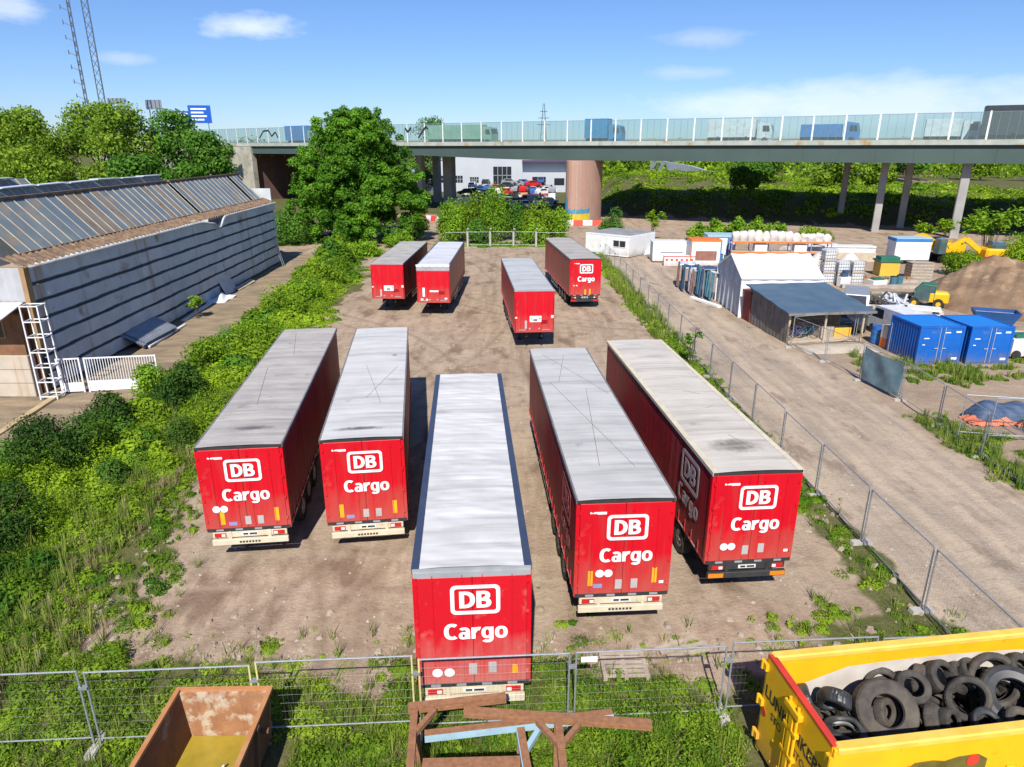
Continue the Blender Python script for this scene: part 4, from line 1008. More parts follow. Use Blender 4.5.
def lot_d(x, y):
    nz = lump(x, y, 2.2, 4, 8) * 0.5
    edge = smooth(2.0, 0.2, np.abs(x - xs_scrub_r(y) - 0.6) + nz * 0.6) * 0.6
    edge2 = smooth(1.0, 0.2, np.abs(x - fence_x(y) + 0.5) + nz * 0.4) * (0.9 - 0.35 * smooth(30, 20, y)) * smooth(12, 15, y)
    e3 = smooth(17.2, 15.4, y + nz) * smooth(6.2, 7.5, x) * (1 - smooth(12.2, 13, x)) * 0.8
    e4 = smooth(16.2, 14.6, y + nz * 1.2) * 0.26 * (x < 7) * (x > -12)
    odd = (nz > 0.75) * 0.12 * (x > -10) * (x < 10) * (y < 25)
    return np.clip(np.maximum.reduce([edge, edge2, e3, e4, odd]), 0, 1) * (y < 86)
canopy('weeds', -14, 13, 13, 40, lot_d, 2300, 0.06, 0.34, 0.05, 0.42, 70000, lambda y: 0.035 + 0.0022 * y, M['leaf_ground'], 0.45)
canopy('weeds', 8, 14, 38, 86, lot_d, 900, 0.15, 0.6, 0.15, 0.65, 26000, lambda y: 0.03 + 0.0028 * y, M['leaf_ground'], 0.5)
blades('grass', -16, 6.4, 8, 15.4, front_d, 900, 13, 0.42, 0.009, M['grass_blade'])
blades('grass', -24, -10, 13, 40, scrub_d, 800, 13, 0.7, 0.014, M['grass_blade'])
blades('grass', -14, 13, 13, 45, lambda x, y: np.clip(lot_d(x, y), 0, 1), 1100, 11, 0.36, 0.011, M['grass_blade'])
blades('grass', 8, 13, 44, 86, lambda x, y: m_veg(x, y), 600, 10, 0.55, 0.025, M['grass_blade'])
blades('grass', 17.5, 34, 22, 44, lambda x, y: m_veg(x, y), 1500, 12, 0.4, 0.018, M['grass_blade'])
blades('dead_grass', -23, -10, 12, 34, lambda x, y: scrub_d(x, y) * smooth(2.8, 0.4, xs_scrub_r(y) - x), 420, 12, 0.5, 0.012, M['dead_blade'])
def yard_d(x, y): return m_veg(x, y) * (x > 17) * (x < 40)
canopy('weeds', 17.5, 36, 22, 44, yard_d, 1200, 0.08, 0.35, 0.05, 0.35, 26000, lambda y: 0.04 + 0.002 * y, M['leaf_ground'], 0.45)
canopy('weeds', -11, 8.5, 90, 97, lambda x, y: m_veg(x, y), 300, 0.3, 0.9, 0.2, 0.6, 9000, lambda y: 0.25 + 0 * y, M['leaf_bright'], 0.5)
# taller shrubs that stand out of the scrub
GB = 'shrubs standing out of the scrub'
for (x, y, h, r, n, mk, lb) in [
    (-18.6, 34.2, 2.1, 1.4, 3600, 'leaf_bright', 'bright green shrub overgrowing the end of the white metal gate'),
    (-18.2, 39.0, 2.2, 1.7, 3200, 'leaf_scrub', 'rounded shrub beside the path, just beyond the white metal gate'),
    (-17.6, 44.5, 2.3, 1.8, 3000, 'leaf_bright', 'bushy shrub beside the path opposite the corrugated sheet stack'),
    (-17.4, 51.5, 2.2, 1.8, 2600, 'leaf_scrub', 'shrub beside the path opposite the white sheet debris'),
    (-17.6, 58.5, 2.3, 1.9, 2200, 'leaf_bright', 'shrub between path and back row trailers, opposite the tilted dark panel'),
    (-18.0, 66.5, 2.6, 2.0, 2000, 'leaf_scrub', 'tall shrub beside the blank back row trailer nearest the scrub'),
    (-20.0, 78.0, 3.0, 2.2, 2000, 'leaf_bright', 'leafy shrub opposite the far corner of the hall wall'),
    (-17.5, 84.0, 2.4, 2.0, 1800, 'leaf_bright', 'light green shrub in front of the big round tree'),
    (-20.5, 21.5, 3.0, 1.9, 9000, 'leaf_dark', 'large dark leaved shrub at the picture edge below the concrete path'),
    (-18.2, 25.2, 2.9, 1.9, 8500, 'leaf_dark', 'dark leaved shrub before the dry brambles by the path'),
    (-17.2, 20.0, 2.2, 1.6, 7500, 'leaf_dark', 'dark leaved shrub between picture edge and first trailer'),
    (-16.0, 16.9, 1.5, 1.3, 6500, 'leaf_scrub', 'low shrub nearest the foreground fence, beside the picture edge'),
    (-21.6, 23.0, 2.2, 1.5, 6000, 'leaf_dark', 'dark leaved shrub at the very edge beside the concrete path'),
    (-18.6, 29.2, 2.0, 1.2, 5200, 'leaf_dark', 'dark leaved shrub beside the dry brambles before the gate'),
    (-17.0, 33.2, 2.4, 1.5, 5200, 'leaf_dark', 'dark leaved shrub inside the scrub beyond the gate'),
    (-20.0, 25.6, 1.7, 1.2, 3600, 'leaf_deep', 'dark green shrub at the near end of the concrete path'),
    (-19.6, 22.5, 1.6, 1.5, 3600, 'leaf_scrub', 'low spreading shrub in the scrub well before the white gate'),
]:
    bush('shrub', lb, 'shrub', x, y, h, r, r, n, 0.045 + 0.0035 * y, M[mk], k=16, group=GB)
# dry brambles by the gate
def dry(x, y): return blob(x, y, -19.2, 31.0, 1.3, 1.7)
M['dry_stalk'] = leaf_mat('dry_stalk', (0.10, 0.06, 0.03), (0.26, 0.17, 0.09), 0.15)
canopy('undergrowth', -21, -17.5, 29, 33, dry, 90, 0.2, 0.6, 0.4, 1.1, 5000, lambda y: 0.12 + 0 * y, M['dry_stalk'], 0.5)

# ------------------------------------------------------------------ trees
# the big round tree and its companions
t = thing('broadleaf_tree', 'very large dense green tree rising above the bridge', 'tree', (-21.3, 99, 0))
trunk_mb(7, 0.5, 9, 7, 15).build('trunk', M['bark'], t)
cen, rad, tl = [], [], []
tr_ = np.random.default_rng(21)
for z_, w_, n_ in ((1.6, 9.6, 11), (4.2, 9.9, 11), (6.6, 9.5, 10), (9.0, 8.7, 9), (11.4, 7.7, 8), (13.4, 6.2, 6), (14.8, 5.0, 6), (16.0, 3.4, 4)):     # main masses, uneven in size
    for k_ in range(n_):
        a = 2 * PI * (k_ + tr_.uniform(-0.3, 0.3)) / n_ + z_; R0_ = tr_.uniform(1.7, 2.7); q_ = max(0.3, w_ - R0_ * 0.95) * tr_.uniform(0.86, 1.05)
        X, Y, Z = math.cos(a) * q_, math.sin(a) * q_ * 0.85, max(1.2, min(15.2, z_ + tr_.uniform(-1.7, 1.7))); tq = tr_.uniform(0.35, 0.75)
        for q in range(15):
            d = tr_.normal(size=3); d /= np.linalg.norm(d); d[2] = d[2] * 0.95 + 0.1; s_ = tr_.uniform(0.45, 1.1)
            cen.append((X + d[0] * R0_ * 0.75, Y + d[1] * R0_ * 0.75, Z + d[2] * R0_ * 0.8)); rad.append((0.9 * s_, 0.9 * s_, 0.78 * s_)); tl.append(tq + tr_.uniform(-0.25, 0.25))
cen += [(0.3, 0, 16.6), (-0.9, 0.4, 16.6), (1.2, -0.3, 16.2), (-0.2, -0.6, 16.8), (2.2, 0, 15.2), (-2.2, 0, 14.8)]; rad += [(0.8, 0.8, 0.6), (1.0, 1.0, 0.7), (1.0, 1.0, 0.8), (0.5, 0.5, 0.5), (1.1, 1.1, 0.7), (1.2, 1.2, 0.8)]; tl += [0.6] * 6
for i in range(70):     # inner foliage
    zz = rng.uniform(0.05, 0.8); a = rng.uniform(0, 2 * PI); q = rng.uniform(0.2, 0.6)
    cen.append((math.cos(a) * q * 8, math.sin(a) * q * 7, 1.0 + zz * 15)); rad.append((2.2, 2.2, 1.6)); tl.append(0.3)
P, Nn, ti = ell_leaves(cen, rad, 230000, tl, up=0.35, lo=0.45, zmin=-0.5)
P[:, 2] = np.maximum(P[:, 2], 0.1)
link('crown', leaf_mesh('crown', P, Nn, rng.choice([0.24, 0.32, 0.42], len(P)), ti, M['leaf_big']), t)
bush('shrub', 'green shrub at the foot of the big round tree, facing the hall end', 'shrub', -29.5, 95, 5.4, 3.4, 3.0, 5000, 0.36, M['leaf_deep'], 22)
bush('shrub', 'bright low bush before the big round tree beside the dirt track', 'shrub', -14.8, 91, 2.6, 2.2, 2.0, 3000, 0.30, M['leaf_bright'], 16)
GL = 'trees beyond the hall roof'
for (x, y, h, r, n, mk, lb) in [
    (-75, 103, 18.4, 7.5, 14000, 'leaf_yellow', 'yellow green tree at the picture edge beyond the hall'),
    (-66, 98, 18.8, 6.8, 14000, 'leaf_yellow', 'yellow green tree beyond the hall, second from the picture edge'),
    (-58.5, 102, 19.8, 6.8, 14000, 'leaf_yellow', 'tall yellow green tree behind the hall just below the lattice masts'),
    (-52, 97, 19.4, 6.0, 13000, 'leaf_yellow', 'flowering yellow green tree beyond the hall, below the road gantry'),
    (-46.5, 101, 18.9, 5.6, 12000, 'leaf_deep', 'mid green tree beyond the hall below the blue road sign'),
    (-41.5, 98, 15.6, 4.8, 11000, 'leaf_deep', 'darker green tree nearest the bridge abutment'),
    (-48, 92, 12.5, 5.4, 9000, 'leaf_deep', 'rounded green tree close behind the second roof ridge'),
    (-62, 91, 13.5, 6.6, 9000, 'leaf_yellow', 'lower yellow green tree close behind the hall roof'),
]:
    tree('acacia_tree' if mk == 'leaf_yellow' else 'broadleaf_tree', lb, 'tree', x, y, h, r, r, 2.0, n, 0.46, M[mk], k=70, group=GL, lob=(0.2, 0.36))
GC = 'bushes beyond the back fence'
for (x, y, h, r, n, mk, lb) in [
    (-8.4, 98, 5.4, 2.6, 4600, 'leaf_bright', 'yellow green bush at the track edge beyond the back fence'),
    (-5.6, 101, 6.3, 2.8, 4600, 'leaf_scrub', 'green bush second from the track beyond the back fence'),
    (-2.6, 98.5, 7.0, 2.7, 4600, 'leaf_bright', 'tallest light green bush in the middle beyond the back fence'),
    (0.6, 101, 5.2, 2.4, 4200, 'leaf_deep', 'bluish green bush beyond the back fence below the scrapyard'),
    (3.6, 98.5, 5.4, 2.7, 4400, 'leaf_scrub', 'green bush beyond the back fence next to the last one'),
    (6.4, 99.5, 4.0, 2.2, 3600, 'leaf_bright', 'bush beyond the back fence closest to the brick pier'),
    (-4.4, 96.4, 3.6, 2.2, 3400, 'leaf_deep', 'low dark bush directly behind the concrete fence posts'),
    (3.0, 96.2, 3.2, 2.0, 3000, 'leaf_bright', 'low bright bush behind the fence post beside the lettered trailer'),
]:
    bush('bush', lb, 'bush', x, y, h * 1.15, r, r * 0.9, int(n * 1.3), 0.30, M[mk], 24, GC)
bush('bush', 'round green bush between brick pier and white site office', 'bush', 14.6, 103, 4.2, 2.2, 2.0, 3400, 0.30, M['leaf_deep'], 16)
def stalk_plant(lb, x, y, h, n, m, leafs=0.5, spread=0.8):
    """slender young trees with big drooping leaves on long stalks"""
    t = thing('leafy_plant', lb, 'plant', (x, y, float(ground_z(x, y))))
    mb = MB(); P, Nn, ti = [], [], []
    for i in range(n):
        a = 2 * PI * i / n + rng.uniform(-0.4, 0.4); hh = h * rng.uniform(0.65, 1.0); s = spread * rng.uniform(0.5, 1.2)
        p0 = Vector((rng.normal() * 0.1, rng.normal() * 0.1, 0)); p1 = Vector((math.cos(a) * s * 0.4, math.sin(a) * s * 0.4, hh * 0.75)); p2 = Vector((math.cos(a) * s, math.sin(a) * s, hh))
        p3 = p2 + Vector((math.cos(a) * s * 0.6, math.sin(a) * s * 0.6, -hh * 0.12))
        mb.tube([p0, p1, p2, p3], 0.03, 5)
        for q in np.linspace(0, 1, 46):
            c = p1.lerp(p2, q * 2) if q < 0.5 else p2.lerp(p3, q * 2 - 1)
            for k in range(2):
                P.append(np.array(c) + rng.normal(size=3) * leafs * 0.45); Nn.append((rng.normal() * 0.5, rng.normal() * 0.5, 1)); ti.append(rng.uniform(0.3, 0.9))
    mb.build('stem', M['bark'], t)
    link('foliage', leaf_mesh('foliage', np.array(P), np.array(Nn), leafs, np.array(ti), m), t)
    return t
stalk_plant('spindly leafy sapling behind the white site office', 19.9, 99, 4.0, 6, M['leaf_scrub'], 0.42, 0.9)
for x, y, h, lb in [(26.5, 100, 3.0, 'leafy green plant behind the sack rack, nearest the site office'), (29.2, 101, 3.2, 'leafy green plant behind the sack rack, second from the office'), (32.2, 100.5, 3.6, 'leafy green plant in the middle behind the sack rack'),
                    (35.2, 101, 3.7, 'leafy green plant behind the far end of the sack rack'), (37.8, 100.2, 3.4, 'leafy green plant behind the sack rack, nearest the bridge columns')]:
    bush('leafy_plant', lb, 'plant', x, y, h * 0.92, 1.75, 1.4, 1500, 0.46, M['leaf_bright'], 18, 'leafy plants behind the sack rack', lob=(0.2, 0.42))
bush('bush', 'low green bush behind the white liquid tanks', 'bush', 41.5, 96, 2.6, 3.0, 2.0, 4200, 0.28, M['leaf_scrub'], 16)
bush('bush', 'green bush in front of the yellow excavator boom', 'bush', 46.4, 70.8, 2.9, 2.6, 2.0, 6000, 0.24, M['leaf_scrub'], 20)
stalk_plant('tall plant with long fanned leaves near the right edge', 54.0, 79, 6.4, 12, M['leaf_bright'], 0.6, 2.4)
bush('bush', 'dense bright bush between soil heap and picture edge', 'bush', 54.5, 72.0, 4.6, 2.8, 2.6, 7000, 0.26, M['leaf_scrub'], 20)
bush('bush', 'dark green bush at the picture edge behind the soil heap', 'bush', 51.5, 66, 3.2, 2.6, 2.2, 5600, 0.24, M['leaf_deep'], 18)
bush('bush', 'bush at the picture edge beside the excavator cab', 'bush', 57.5, 76, 5.2, 3.0, 3.0, 6000, 0.28, M['leaf_bright'], 18)
for x, y, h, lb in [(57, 97, 2.4, 'small plant at the foot of the second bridge column'), (62, 100, 2.6, 'small plant beside the sunlit bridge column')]:
    stalk_plant(lb, x, y, h, 6, M['leaf_scrub'], 0.45, 0.8)
# sapling on the road fence
stalk_plant('thin sapling growing through the road fence', 10.75, 39.8, 2.1, 3, M['leaf_deep'], 0.2, 0.35)
t = stalk_plant('small weed tuft growing beside the corrugated sheet stack', -24.3, 52.0, 1.7, 5, M['leaf_bright'], 0.2, 0.5)
# beyond the bridge
GR = 'trees beyond the bridge'
far_trees = [
    (-23, 185, 13, 5, 'leaf_far', 'tree beyond the bridge beside the grey shed roof'), (-33, 200, 13, 6, 'leaf_deep', 'tree under the bridge beside the first dark column'),
    (-30, 175, 8, 4, 'leaf_scrub', 'small tree by the track beyond the bridge'), (-26, 235, 24, 8, 'leaf_deep', 'dark round tree rising above the bridge glass beside the big tree'),
    (24, 235, 7.5, 7, 'leaf_far', 'pale tree behind the brick pier'), (36, 240, 8, 8, 'leaf_yellow', 'olive tree behind the grassy bank'), (50, 250, 9.5, 8, 'leaf_far', 'pale tree behind the white ramp wall'),
    (64, 245, 9.5, 8, 'leaf_yellow', 'yellow green tree behind the dark shaded tree'),
    (47.5, 144, 6.0, 5.2, 'leaf_deep', 'dark tree standing in the bridge shadow'), (61, 170, 7.5, 5.5, 'leaf_yellow', 'yellow green tree right of the shaded tree'),
    (72, 160, 6.5, 6.0, 'leaf_yellow', 'broad yellow green tree beside the first far column'), (80, 156, 6.0, 4.4, 'leaf_yellow', 'drooping yellow green tree between two far columns'),
    (112, 205, 11, 7, 'leaf_deep', 'green tree beyond the railway between column tops'), (128, 196, 12, 7, 'leaf_scrub', 'green tree beyond the railway near the sunlit column'),
    (141, 188, 12.5, 6.5, 'leaf_deep', 'tall green tree right of the sunlit column'), (106, 260, 11, 9, 'leaf_far', 'pale tree beyond the tracks near the far columns'),
    (135, 250, 11, 9, 'leaf_far', 'pale tree beyond the tracks right of the far columns'), (165, 250, 12, 9, 'leaf_far', 'pale tree beyond the tracks near the picture edge'), (178, 215, 13, 8, 'leaf_scrub', 'green tree at the picture edge below the bridge'),
    (86, 270, 11, 9, 'leaf_far', 'distant pale tree above the railway track'),
]
for (x, y, h, r, mk, lb) in far_trees:
    tree('broadleaf_tree', lb, 'tree', x, y, h, r, r * 0.8, 1.0, 3600, 0.75, M[mk], k=26, group=GR, z=float(ground_z(x, y)), lob=(0.26, 0.42))
# woods on the horizon, one mass
cx = np.concatenate([rng.uniform(-420, 620, 420), rng.uniform(26, 250, 260)]); cy = np.concatenate([rng.uniform(300, 520, 420), rng.uniform(196, 330, 260)])
ok = (cy > 300) | (np.abs(cx - np.interp(cy, [172, 200, 240, 300], [99, 106, 112, 116])) > 9)
cx, cy = cx[ok], cy[ok]; s = np.where(cy >= 300, rng.uniform(5, 9, len(cx)), rng.uniform(2.2, 4.6, len(cx)))
cen = np.stack([cx, cy, ground_z(cx, cy) + s * 0.7], 1); rad = np.stack([s, s, s * 0.9], 1)
P, Nn, ti = ell_leaves(cen, rad, 90000, rng.uniform(0.1, 0.9, len(cx))); P[:, 2] = np.maximum(P[:, 2], 0.2)
o = link('far_woods', leaf_mesh('far_woods', P, Nn, 1.5, ti, M['leaf_scrub'])); tag(o, kind='stuff')
# rank growth on the banks under and beyond the bridge
def bank_d(x, y): return np.clip(smooth(0.4, 1.6, ground_z(x, y)), 0, 1)
canopy('undergrowth', 17, 105, 112, 214, bank_d, 2600, 0.8, 2.2, 0.4, 1.3, 70000, lambda y: 0.45 + 0 * y, M['leaf_scrub'], 0.6)
# ------------------------------------------------------------------ the derelict hall
hall = thing('industrial_hall', 'long derelict hall clad in grey blue sheets with sloping roof glazing', 'hall', (0, 0, 0))
A0, A1 = Vector((-24.95, 35.2, 0)), Vector((-26.75, 79.6, 0))
dv = (A1 - A0).normalized(); nv = Vector((dv.y, -dv.x, 0))     # nv points to the path
LW = (A1 - A0).length
HW = 6.65
def hp(s, o, z): return A0 + dv * s + nv * o + Vector((0, 0, z))
bands = 7
bh = HW / bands
mb = MB()
mb.prism([(0, 0), (LW, 0), (LW, HW - 0.25), (0, HW - 0.25)], hp(0, -0.35, 0), dv, (0, 0, 1), nv * 0.2); wo = mb.build('wall', M['cladding_gap'], hall)
for i in range(bands):
    mb = MB(); z0 = i * bh + 0.18; z1 = (i + 1) * bh - 0.03
    n = 30
    def fn(u, v, z0=z0, z1=z1, i=i):
        s = u * LW
        bulge = 0.04 * math.sin(s * 0.9 + i) + 0.03 * math.sin(s * 2.3 + 2 * i) + 0.02 * math.sin(s * 5.1 + i * i)
        dip = 0.0
        if i == bands - 1:                       # torn, sagging top band
            dip = -0.55 * math.exp(-((s - 27.0) / 0.9) ** 2) - 0.25 * math.exp(-((s - 25.3) / 1.6) ** 2) + 0.1 * math.exp(-((s - 29.6) / 1.0) ** 2)
        return hp(s, 0.02 + bulge + 0.05 * (1 - v), z0 + (z1 - z0) * v + dip * (0.3 + 0.7 * v))
    mb.grid(fn, 180, 3)
    for u0, u1 in zip(np.linspace(0, 1, n + 1)[:-1], np.linspace(0, 1, n + 1)[1:]):
        a, b = fn(u0, 1), fn(u1, 1); c_, e_ = a - nv * 0.12, b - nv * 0.12
        mb.add([a, b, e_, c_], [(0, 1, 2, 3)])
    mb.build('cladding_sheet', M['grey_cladding'], wo)
mb = MB()
def gut(u, v):
    s = u * LW; dip = -0.75 * math.exp(-((s - 27.0) / 0.9) ** 2) - 0.3 * math.exp(-((s - 25.3) / 1.6) ** 2)
    a = v * PI
    return hp(s, 0.14 + 0.09 * math.cos(a), HW - 0.02 + 0.1 * math.sin(a) + dip)
mb.grid(gut, 160, 6); mb.build('gutter', M['grey_cladding'], hall, smooth=True)
mb = MB()   # tiled ledge between gutter and glazing
def led(u, v): return hp(u * LW - 0.3, 0.05 - v * 1.0, HW + 0.10 + v * 0.45 + 0.08 * math.sin(u * LW * 2 * PI / 0.55) * (1 - v * 0.5) + 0.02 * math.sin(u * 71))
mb.grid(led, 640, 3); mb.build('tile_ledge', M['brown_tiles'], hall, smooth=True)
# saw-tooth glazing, three bays
g0z, g1z, gd = HW + 0.56, HW + 3.1, 2.35
def bay(off, dz, s0, s1, nm, matk):
    g = MB(); g.add([hp(s0, off, g0z + dz), hp(s1, off, g0z + dz), hp(s1, off - gd, g1z + dz), hp(s0, off - gd, g1z + dz)], [(0, 1, 2, 3)])
    return g.build(nm, M[matk], hall)
gl = None
for s0, s1 in ((1.3, 25.3), (26.0, 43.6)):
    n = int((s1 - s0) / 1.0)
    kinds = np.clip(np.round(np.interp(np.arange(n), np.linspace(0, n, 9), rng.uniform(-0.4, 1.75, 9)) + rng.normal(0, 0.5, n)), 0, 2).astype(int)
    for i in range(n):
        a, b = s0 + (s1 - s0) * i / n, s0 + (s1 - s0) * (i + 0.94) / n
        if (s0 > 20 and i in (n - 1, n - 4)): continue
        j = rng.normal() * 0.02
        g = MB(); g.add([hp(a, -0.95 + j, g0z), hp(b, -0.95 + j, g0z), hp(b, -0.95 - gd + j, g1z), hp(a, -0.95 - gd + j, g1z)], [(0, 1, 2, 3)])
        go = g.build('roof_pane', M[('old_glass', 'old_glass_blue', 'old_glass_brown')[kinds[i]]], hall)
    br = MB()
    for i in range(n + 1):
        a = s0 + (s1 - s0) * i / n - 0.015
        br.beam(hp(a, -0.93, g0z), hp(a, -0.93 - gd, g1z), 0.03, 0.05)
    br.build('glazing_bar', M['glazing_bar'], go)
    rl = MB(); rl.beam(hp(s0 - 0.1, -0.92, g0z - 0.06), hp(s1 + 0.1, -0.92, g0z - 0.06), 0.12, 0.12); rl.beam(hp(s0 - 0.1, -0.95 - gd, g1z + 0.05), hp(s1 + 0.1, -0.95 - gd, g1z + 0.05), 0.24, 0.14); rl.build('ridge_cap', M['brown_tiles'], hall)
# dark sheet stands in for the unlit interior behind missing panes, and the roof slope falling away
mb = MB(); mb.add([hp(-0.2, -1.35, g0z - 0.5), hp(44.5, -1.35, g0z - 0.5), hp(44.5, -1.3 - gd, g1z - 0.25), hp(-0.2, -1.3 - gd, g1z - 0.25)], [(0, 1, 2, 3)])
mb.build('dark_interior_sheet', M['cladding_gap'], hall)
for kk, (o0, dz) in enumerate(((-0.95 - gd, 0), (-8.6, 0.15), (-15.2, 0.3))):
    mb = MB(); s1 = (44.4, 36.0, 26.0)[kk]
    mb.add([hp(0, o0 - 0.05, g1z + dz), hp(s1, o0 - 0.05, g1z + dz), hp(s1, o0 - 4.4, g0z + dz), hp(0, o0 - 4.4, g0z + dz)], [(0, 1, 2, 3)])
    mb.build('roof_slope', M['roof_zinc'], hall)
    if kk:
        g = MB(); n = int(s1 / 1.3)
        g.add([hp(0, o0 + gd, g0z + dz - 0.3), hp(s1, o0 + gd, g0z + dz - 0.3), hp(s1, o0, g1z + dz), hp(0, o0, g1z + dz)], [(0, 1, 2, 3)])
        go = g.build('roof_glazing', M['old_glass'], hall); br = MB()
        for i in range(n + 1): br.beam(hp(s1 * i / n, o0 + gd + 0.03, g0z + dz - 0.28), hp(s1 * i / n, o0 + 0.03, g1z + dz), 0.07, 0.07)
        br.build('glazing_bar', M['glazing_bar'], go)
        rc = MB()
        for i in range(int(s1 / 4)):
            a = i * 4.0
            rc.beam(hp(a + 0.1, o0 + 0.1, g1z + dz + 0.08 + rng.normal() * 0.05), hp(a + 3.9, o0 + 0.1, g1z + dz + 0.08 + rng.normal() * 0.05), 0.75, 0.06)
        rc.build('ridge_cap', M['white_zinc'], hall)
mb = MB()   # rear wall and far end
mb.prism([(0, 0), (42, 0), (42, 8.2), (0, 8.2)], hp(LW, -0.2, 0), -nv, (0, 0, 1), -dv * 0.2)
mb.build('end_wall', M['grey_cladding'], hall)
# front gable over the annex: corrugated sheets
mb = MB()
gx0, gx1 = -36.0, -25.0
prev = None
n = 56
for i in range(n):
    xa, xb = gx0 + (gx1 - gx0) * i / n, gx0 + (gx1 - gx0) * (i + 1) / n
    ya = 34.85 + 0.07 * (i % 2); yb = 34.85 + 0.07 * ((i + 1) % 2)
    f = lambda x: HW + 0.05 + min(3.0, max(0, (gx1 - 1.0 - x) * 1.05)) if x > gx1 - 3.9 else HW + 3.05 - (gx1 - 3.9 - x) * 0.55
    mb.add([(xa, ya, 4.95), (xb, yb, 4.95), (xb, yb, f(xb)), (xa, ya, f(xa))], [(0, 1, 2, 3)])
mb.build('gable_sheet', M['corrugated_white'], hall)
mb = MB(); mb.b2(-36, -25.0, 34.95, 35.1, 0, 5.0); mb.build('gable_wall', M['rusty_wood'], hall)
mb = MB(); mb.b2(-25.0, -24.75, 34.8, 35.2, 2.4, HW + 0.05); mb.build('corner_board', M['tan_wood'], hall)
# annex under the gable
an = thing('lean_to', 'low rusty lean to with stained concrete base against the hall gable', 'lean-to', (-28.45, 34.4, 0))
mb = MB(); mb.cbox(-6.5, 3.25, -0.15, 0.4, 0, 2.25, 0.03); bs = mb.build('plinth', M['stained_concrete'], an)
mb = MB()
for z in (0.75, 1.5): mb.b2(-6.5, 3.25, -0.156, -0.151, z - 0.012, z + 0.012)
mb.build('block_joint', M['cladding_gap'], bs)
mb = MB(); mb.b2(-6.5, 3.2, -0.05, 0.4, 2.25, 4.4); mb.build('board_wall', M['rusty_wood'], an)
for x0, x1 in ((0.9, 2.35), (-2.0, 0.4)):
    mb = MB(); mb.b2(x0, x1, -0.09, -0.052, 3.15, 4.25); fr = mb.build('window', M['tan_wood'], an)
    mb = MB(); mb.b2(x0 + 0.08, x1 - 0.08, -0.098, -0.092, 3.22, 4.18); mb.build('pane', M['window_dark'], fr)
mb = MB()
mb.add([(-6.5, 0.4, 4.95), (3.3, 0.4, 4.95), (3.3, -1.5, 4.45), (-6.5, -1.5, 4.45), (-6.5, 0.4, 4.89), (3.3, 0.4, 4.89), (3.3, -1.5, 4.39), (-6.5, -1.5, 4.39)],
       [(0, 1, 2, 3), (7, 6, 5, 4), (0, 4, 5, 1), (1, 5, 6, 2), (2, 6, 7, 3), (3, 7, 4, 0)])
mb.build('canopy_roof', M['canopy_white'], an)
mb = MB(); mb.beam((-6.5, -1.54, 4.42), (3.3, -1.54, 4.42), 0.06, 0.22); mb.build('fascia', M['white_zinc'], an)
# white lattice post
gp = thing('lattice_post', 'tall white latticed steel post at the hall corner', 'steel post', (-24.25, 34.15, 0), R(4))
mb = MB()
for sx in (-0.42, 0.42):
    for sy in (-0.35, 0.35): mb.beam((sx, sy, 0), (sx, sy, 5.0), 0.06, 0.06)
mb.build('upright', M['white_paint'], gp)
mb = MB()
for k in range(7):
    z = 0.15 + k * 0.8
    for sy in (-0.35, 0.35): mb.beam((-0.39, sy, z), (0.39, sy, z), 0.05, 0.05)
    for sx in (-0.42, 0.42): mb.beam((sx, -0.32, z), (sx, 0.32, z), 0.05, 0.05)
mb.build('rung', M['white_paint'], gp)
# white metal gate
def gate(nm, lb, p0, p1, h, base, step=0.13):
    p0, p1 = Vector(p0), Vector(p1); d = (p1 - p0); L = d.length; d.normalize(); a = math.atan2(d.y, d.x)
    g = thing(nm, lb, 'gate' if 'gate' in nm else 'railing', p0, a)
    mb = MB()
    for x in (0.04, L - 0.04): mb.beam((x, 0, 0.02), (x, 0, h), 0.08, 0.08)
    mb.beam((0.08, 0, h - 0.04), (L - 0.08, 0, h - 0.04), 0.05, 0.07); mb.beam((0.08, 0, base), (L - 0.08, 0, base), 0.05, 0.07)
    mb.build('gate_frame', M['white_paint'], g)
    mb = MB()
    for i in range(int((L - 0.2) / step)): mb.beam((0.16 + i * step, 0, base + 0.04), (0.16 + i * step, 0, h - 0.08), 0.03, 0.03)
    mb.build('bar', M['white_paint'], g)
    mb = MB(); mb.b2(0.085, L - 0.085, -0.012, 0.012, 0.08, base - 0.037); mb.build('kick_plate', M['white_paint'], g)
    return g
gate('metal_gate', 'long white barred metal gate partly overgrown by scrub', (-22.75, 34.9, 0), (-19.2, 35.5, 0), 1.95, 0.62)
gate('metal_railing', 'short white barred railing between lattice post and gate', (-24.1, 34.7, 0), (-22.95, 34.9, 0), 1.95, 0.55)
# things leaning and lying along the wall
sh = thing('corrugated_sheet_stack', 'stack of grey corrugated metal sheets leaning against the hall foot', 'sheet stack', (-24.75, 45.4, 0.0), R(-90))
for k in range(5):
    mb = MB(); n = 40
    def cf(u, v, k=k): return (-2.2 + 4.4 * v + 0.12 * k * (k % 2 - 0.5), -0.95 + 1.75 * u, 0.95 - 0.85 * u + 0.07 * k + 0.035 * math.sin(u * 22 * PI))
    mb.grid(cf, 60, 1); mb.build('sheet', M['roof_zinc'], sh)
mb = MB(); mb.b2(-2.0, 2.0, -0.92, -0.80, 0, 0.85); mb.b2(-2.0, 2.0, 0.5, 0.62, 0, 0.12); mb.build('support', M['tan_wood'], sh)
mb = MB(); mb.beam((-23.9, 43.6, 0.09), (-24.2, 49.6, 0.09), 0.16, 0.12); tag(mb.build('white_plank', M['white_paint']), 'white plank lying along the path by the sheet stack', 'plank')
mb = MB(); mb.beam((-24.9, 50.8, 0.08), (-25.5, 57.6, 0.08), 0.3, 0.14); tag(mb.build('white_plank', M['white_paint']), 'white plank lying at the foot of the hall wall beyond the stack', 'plank')
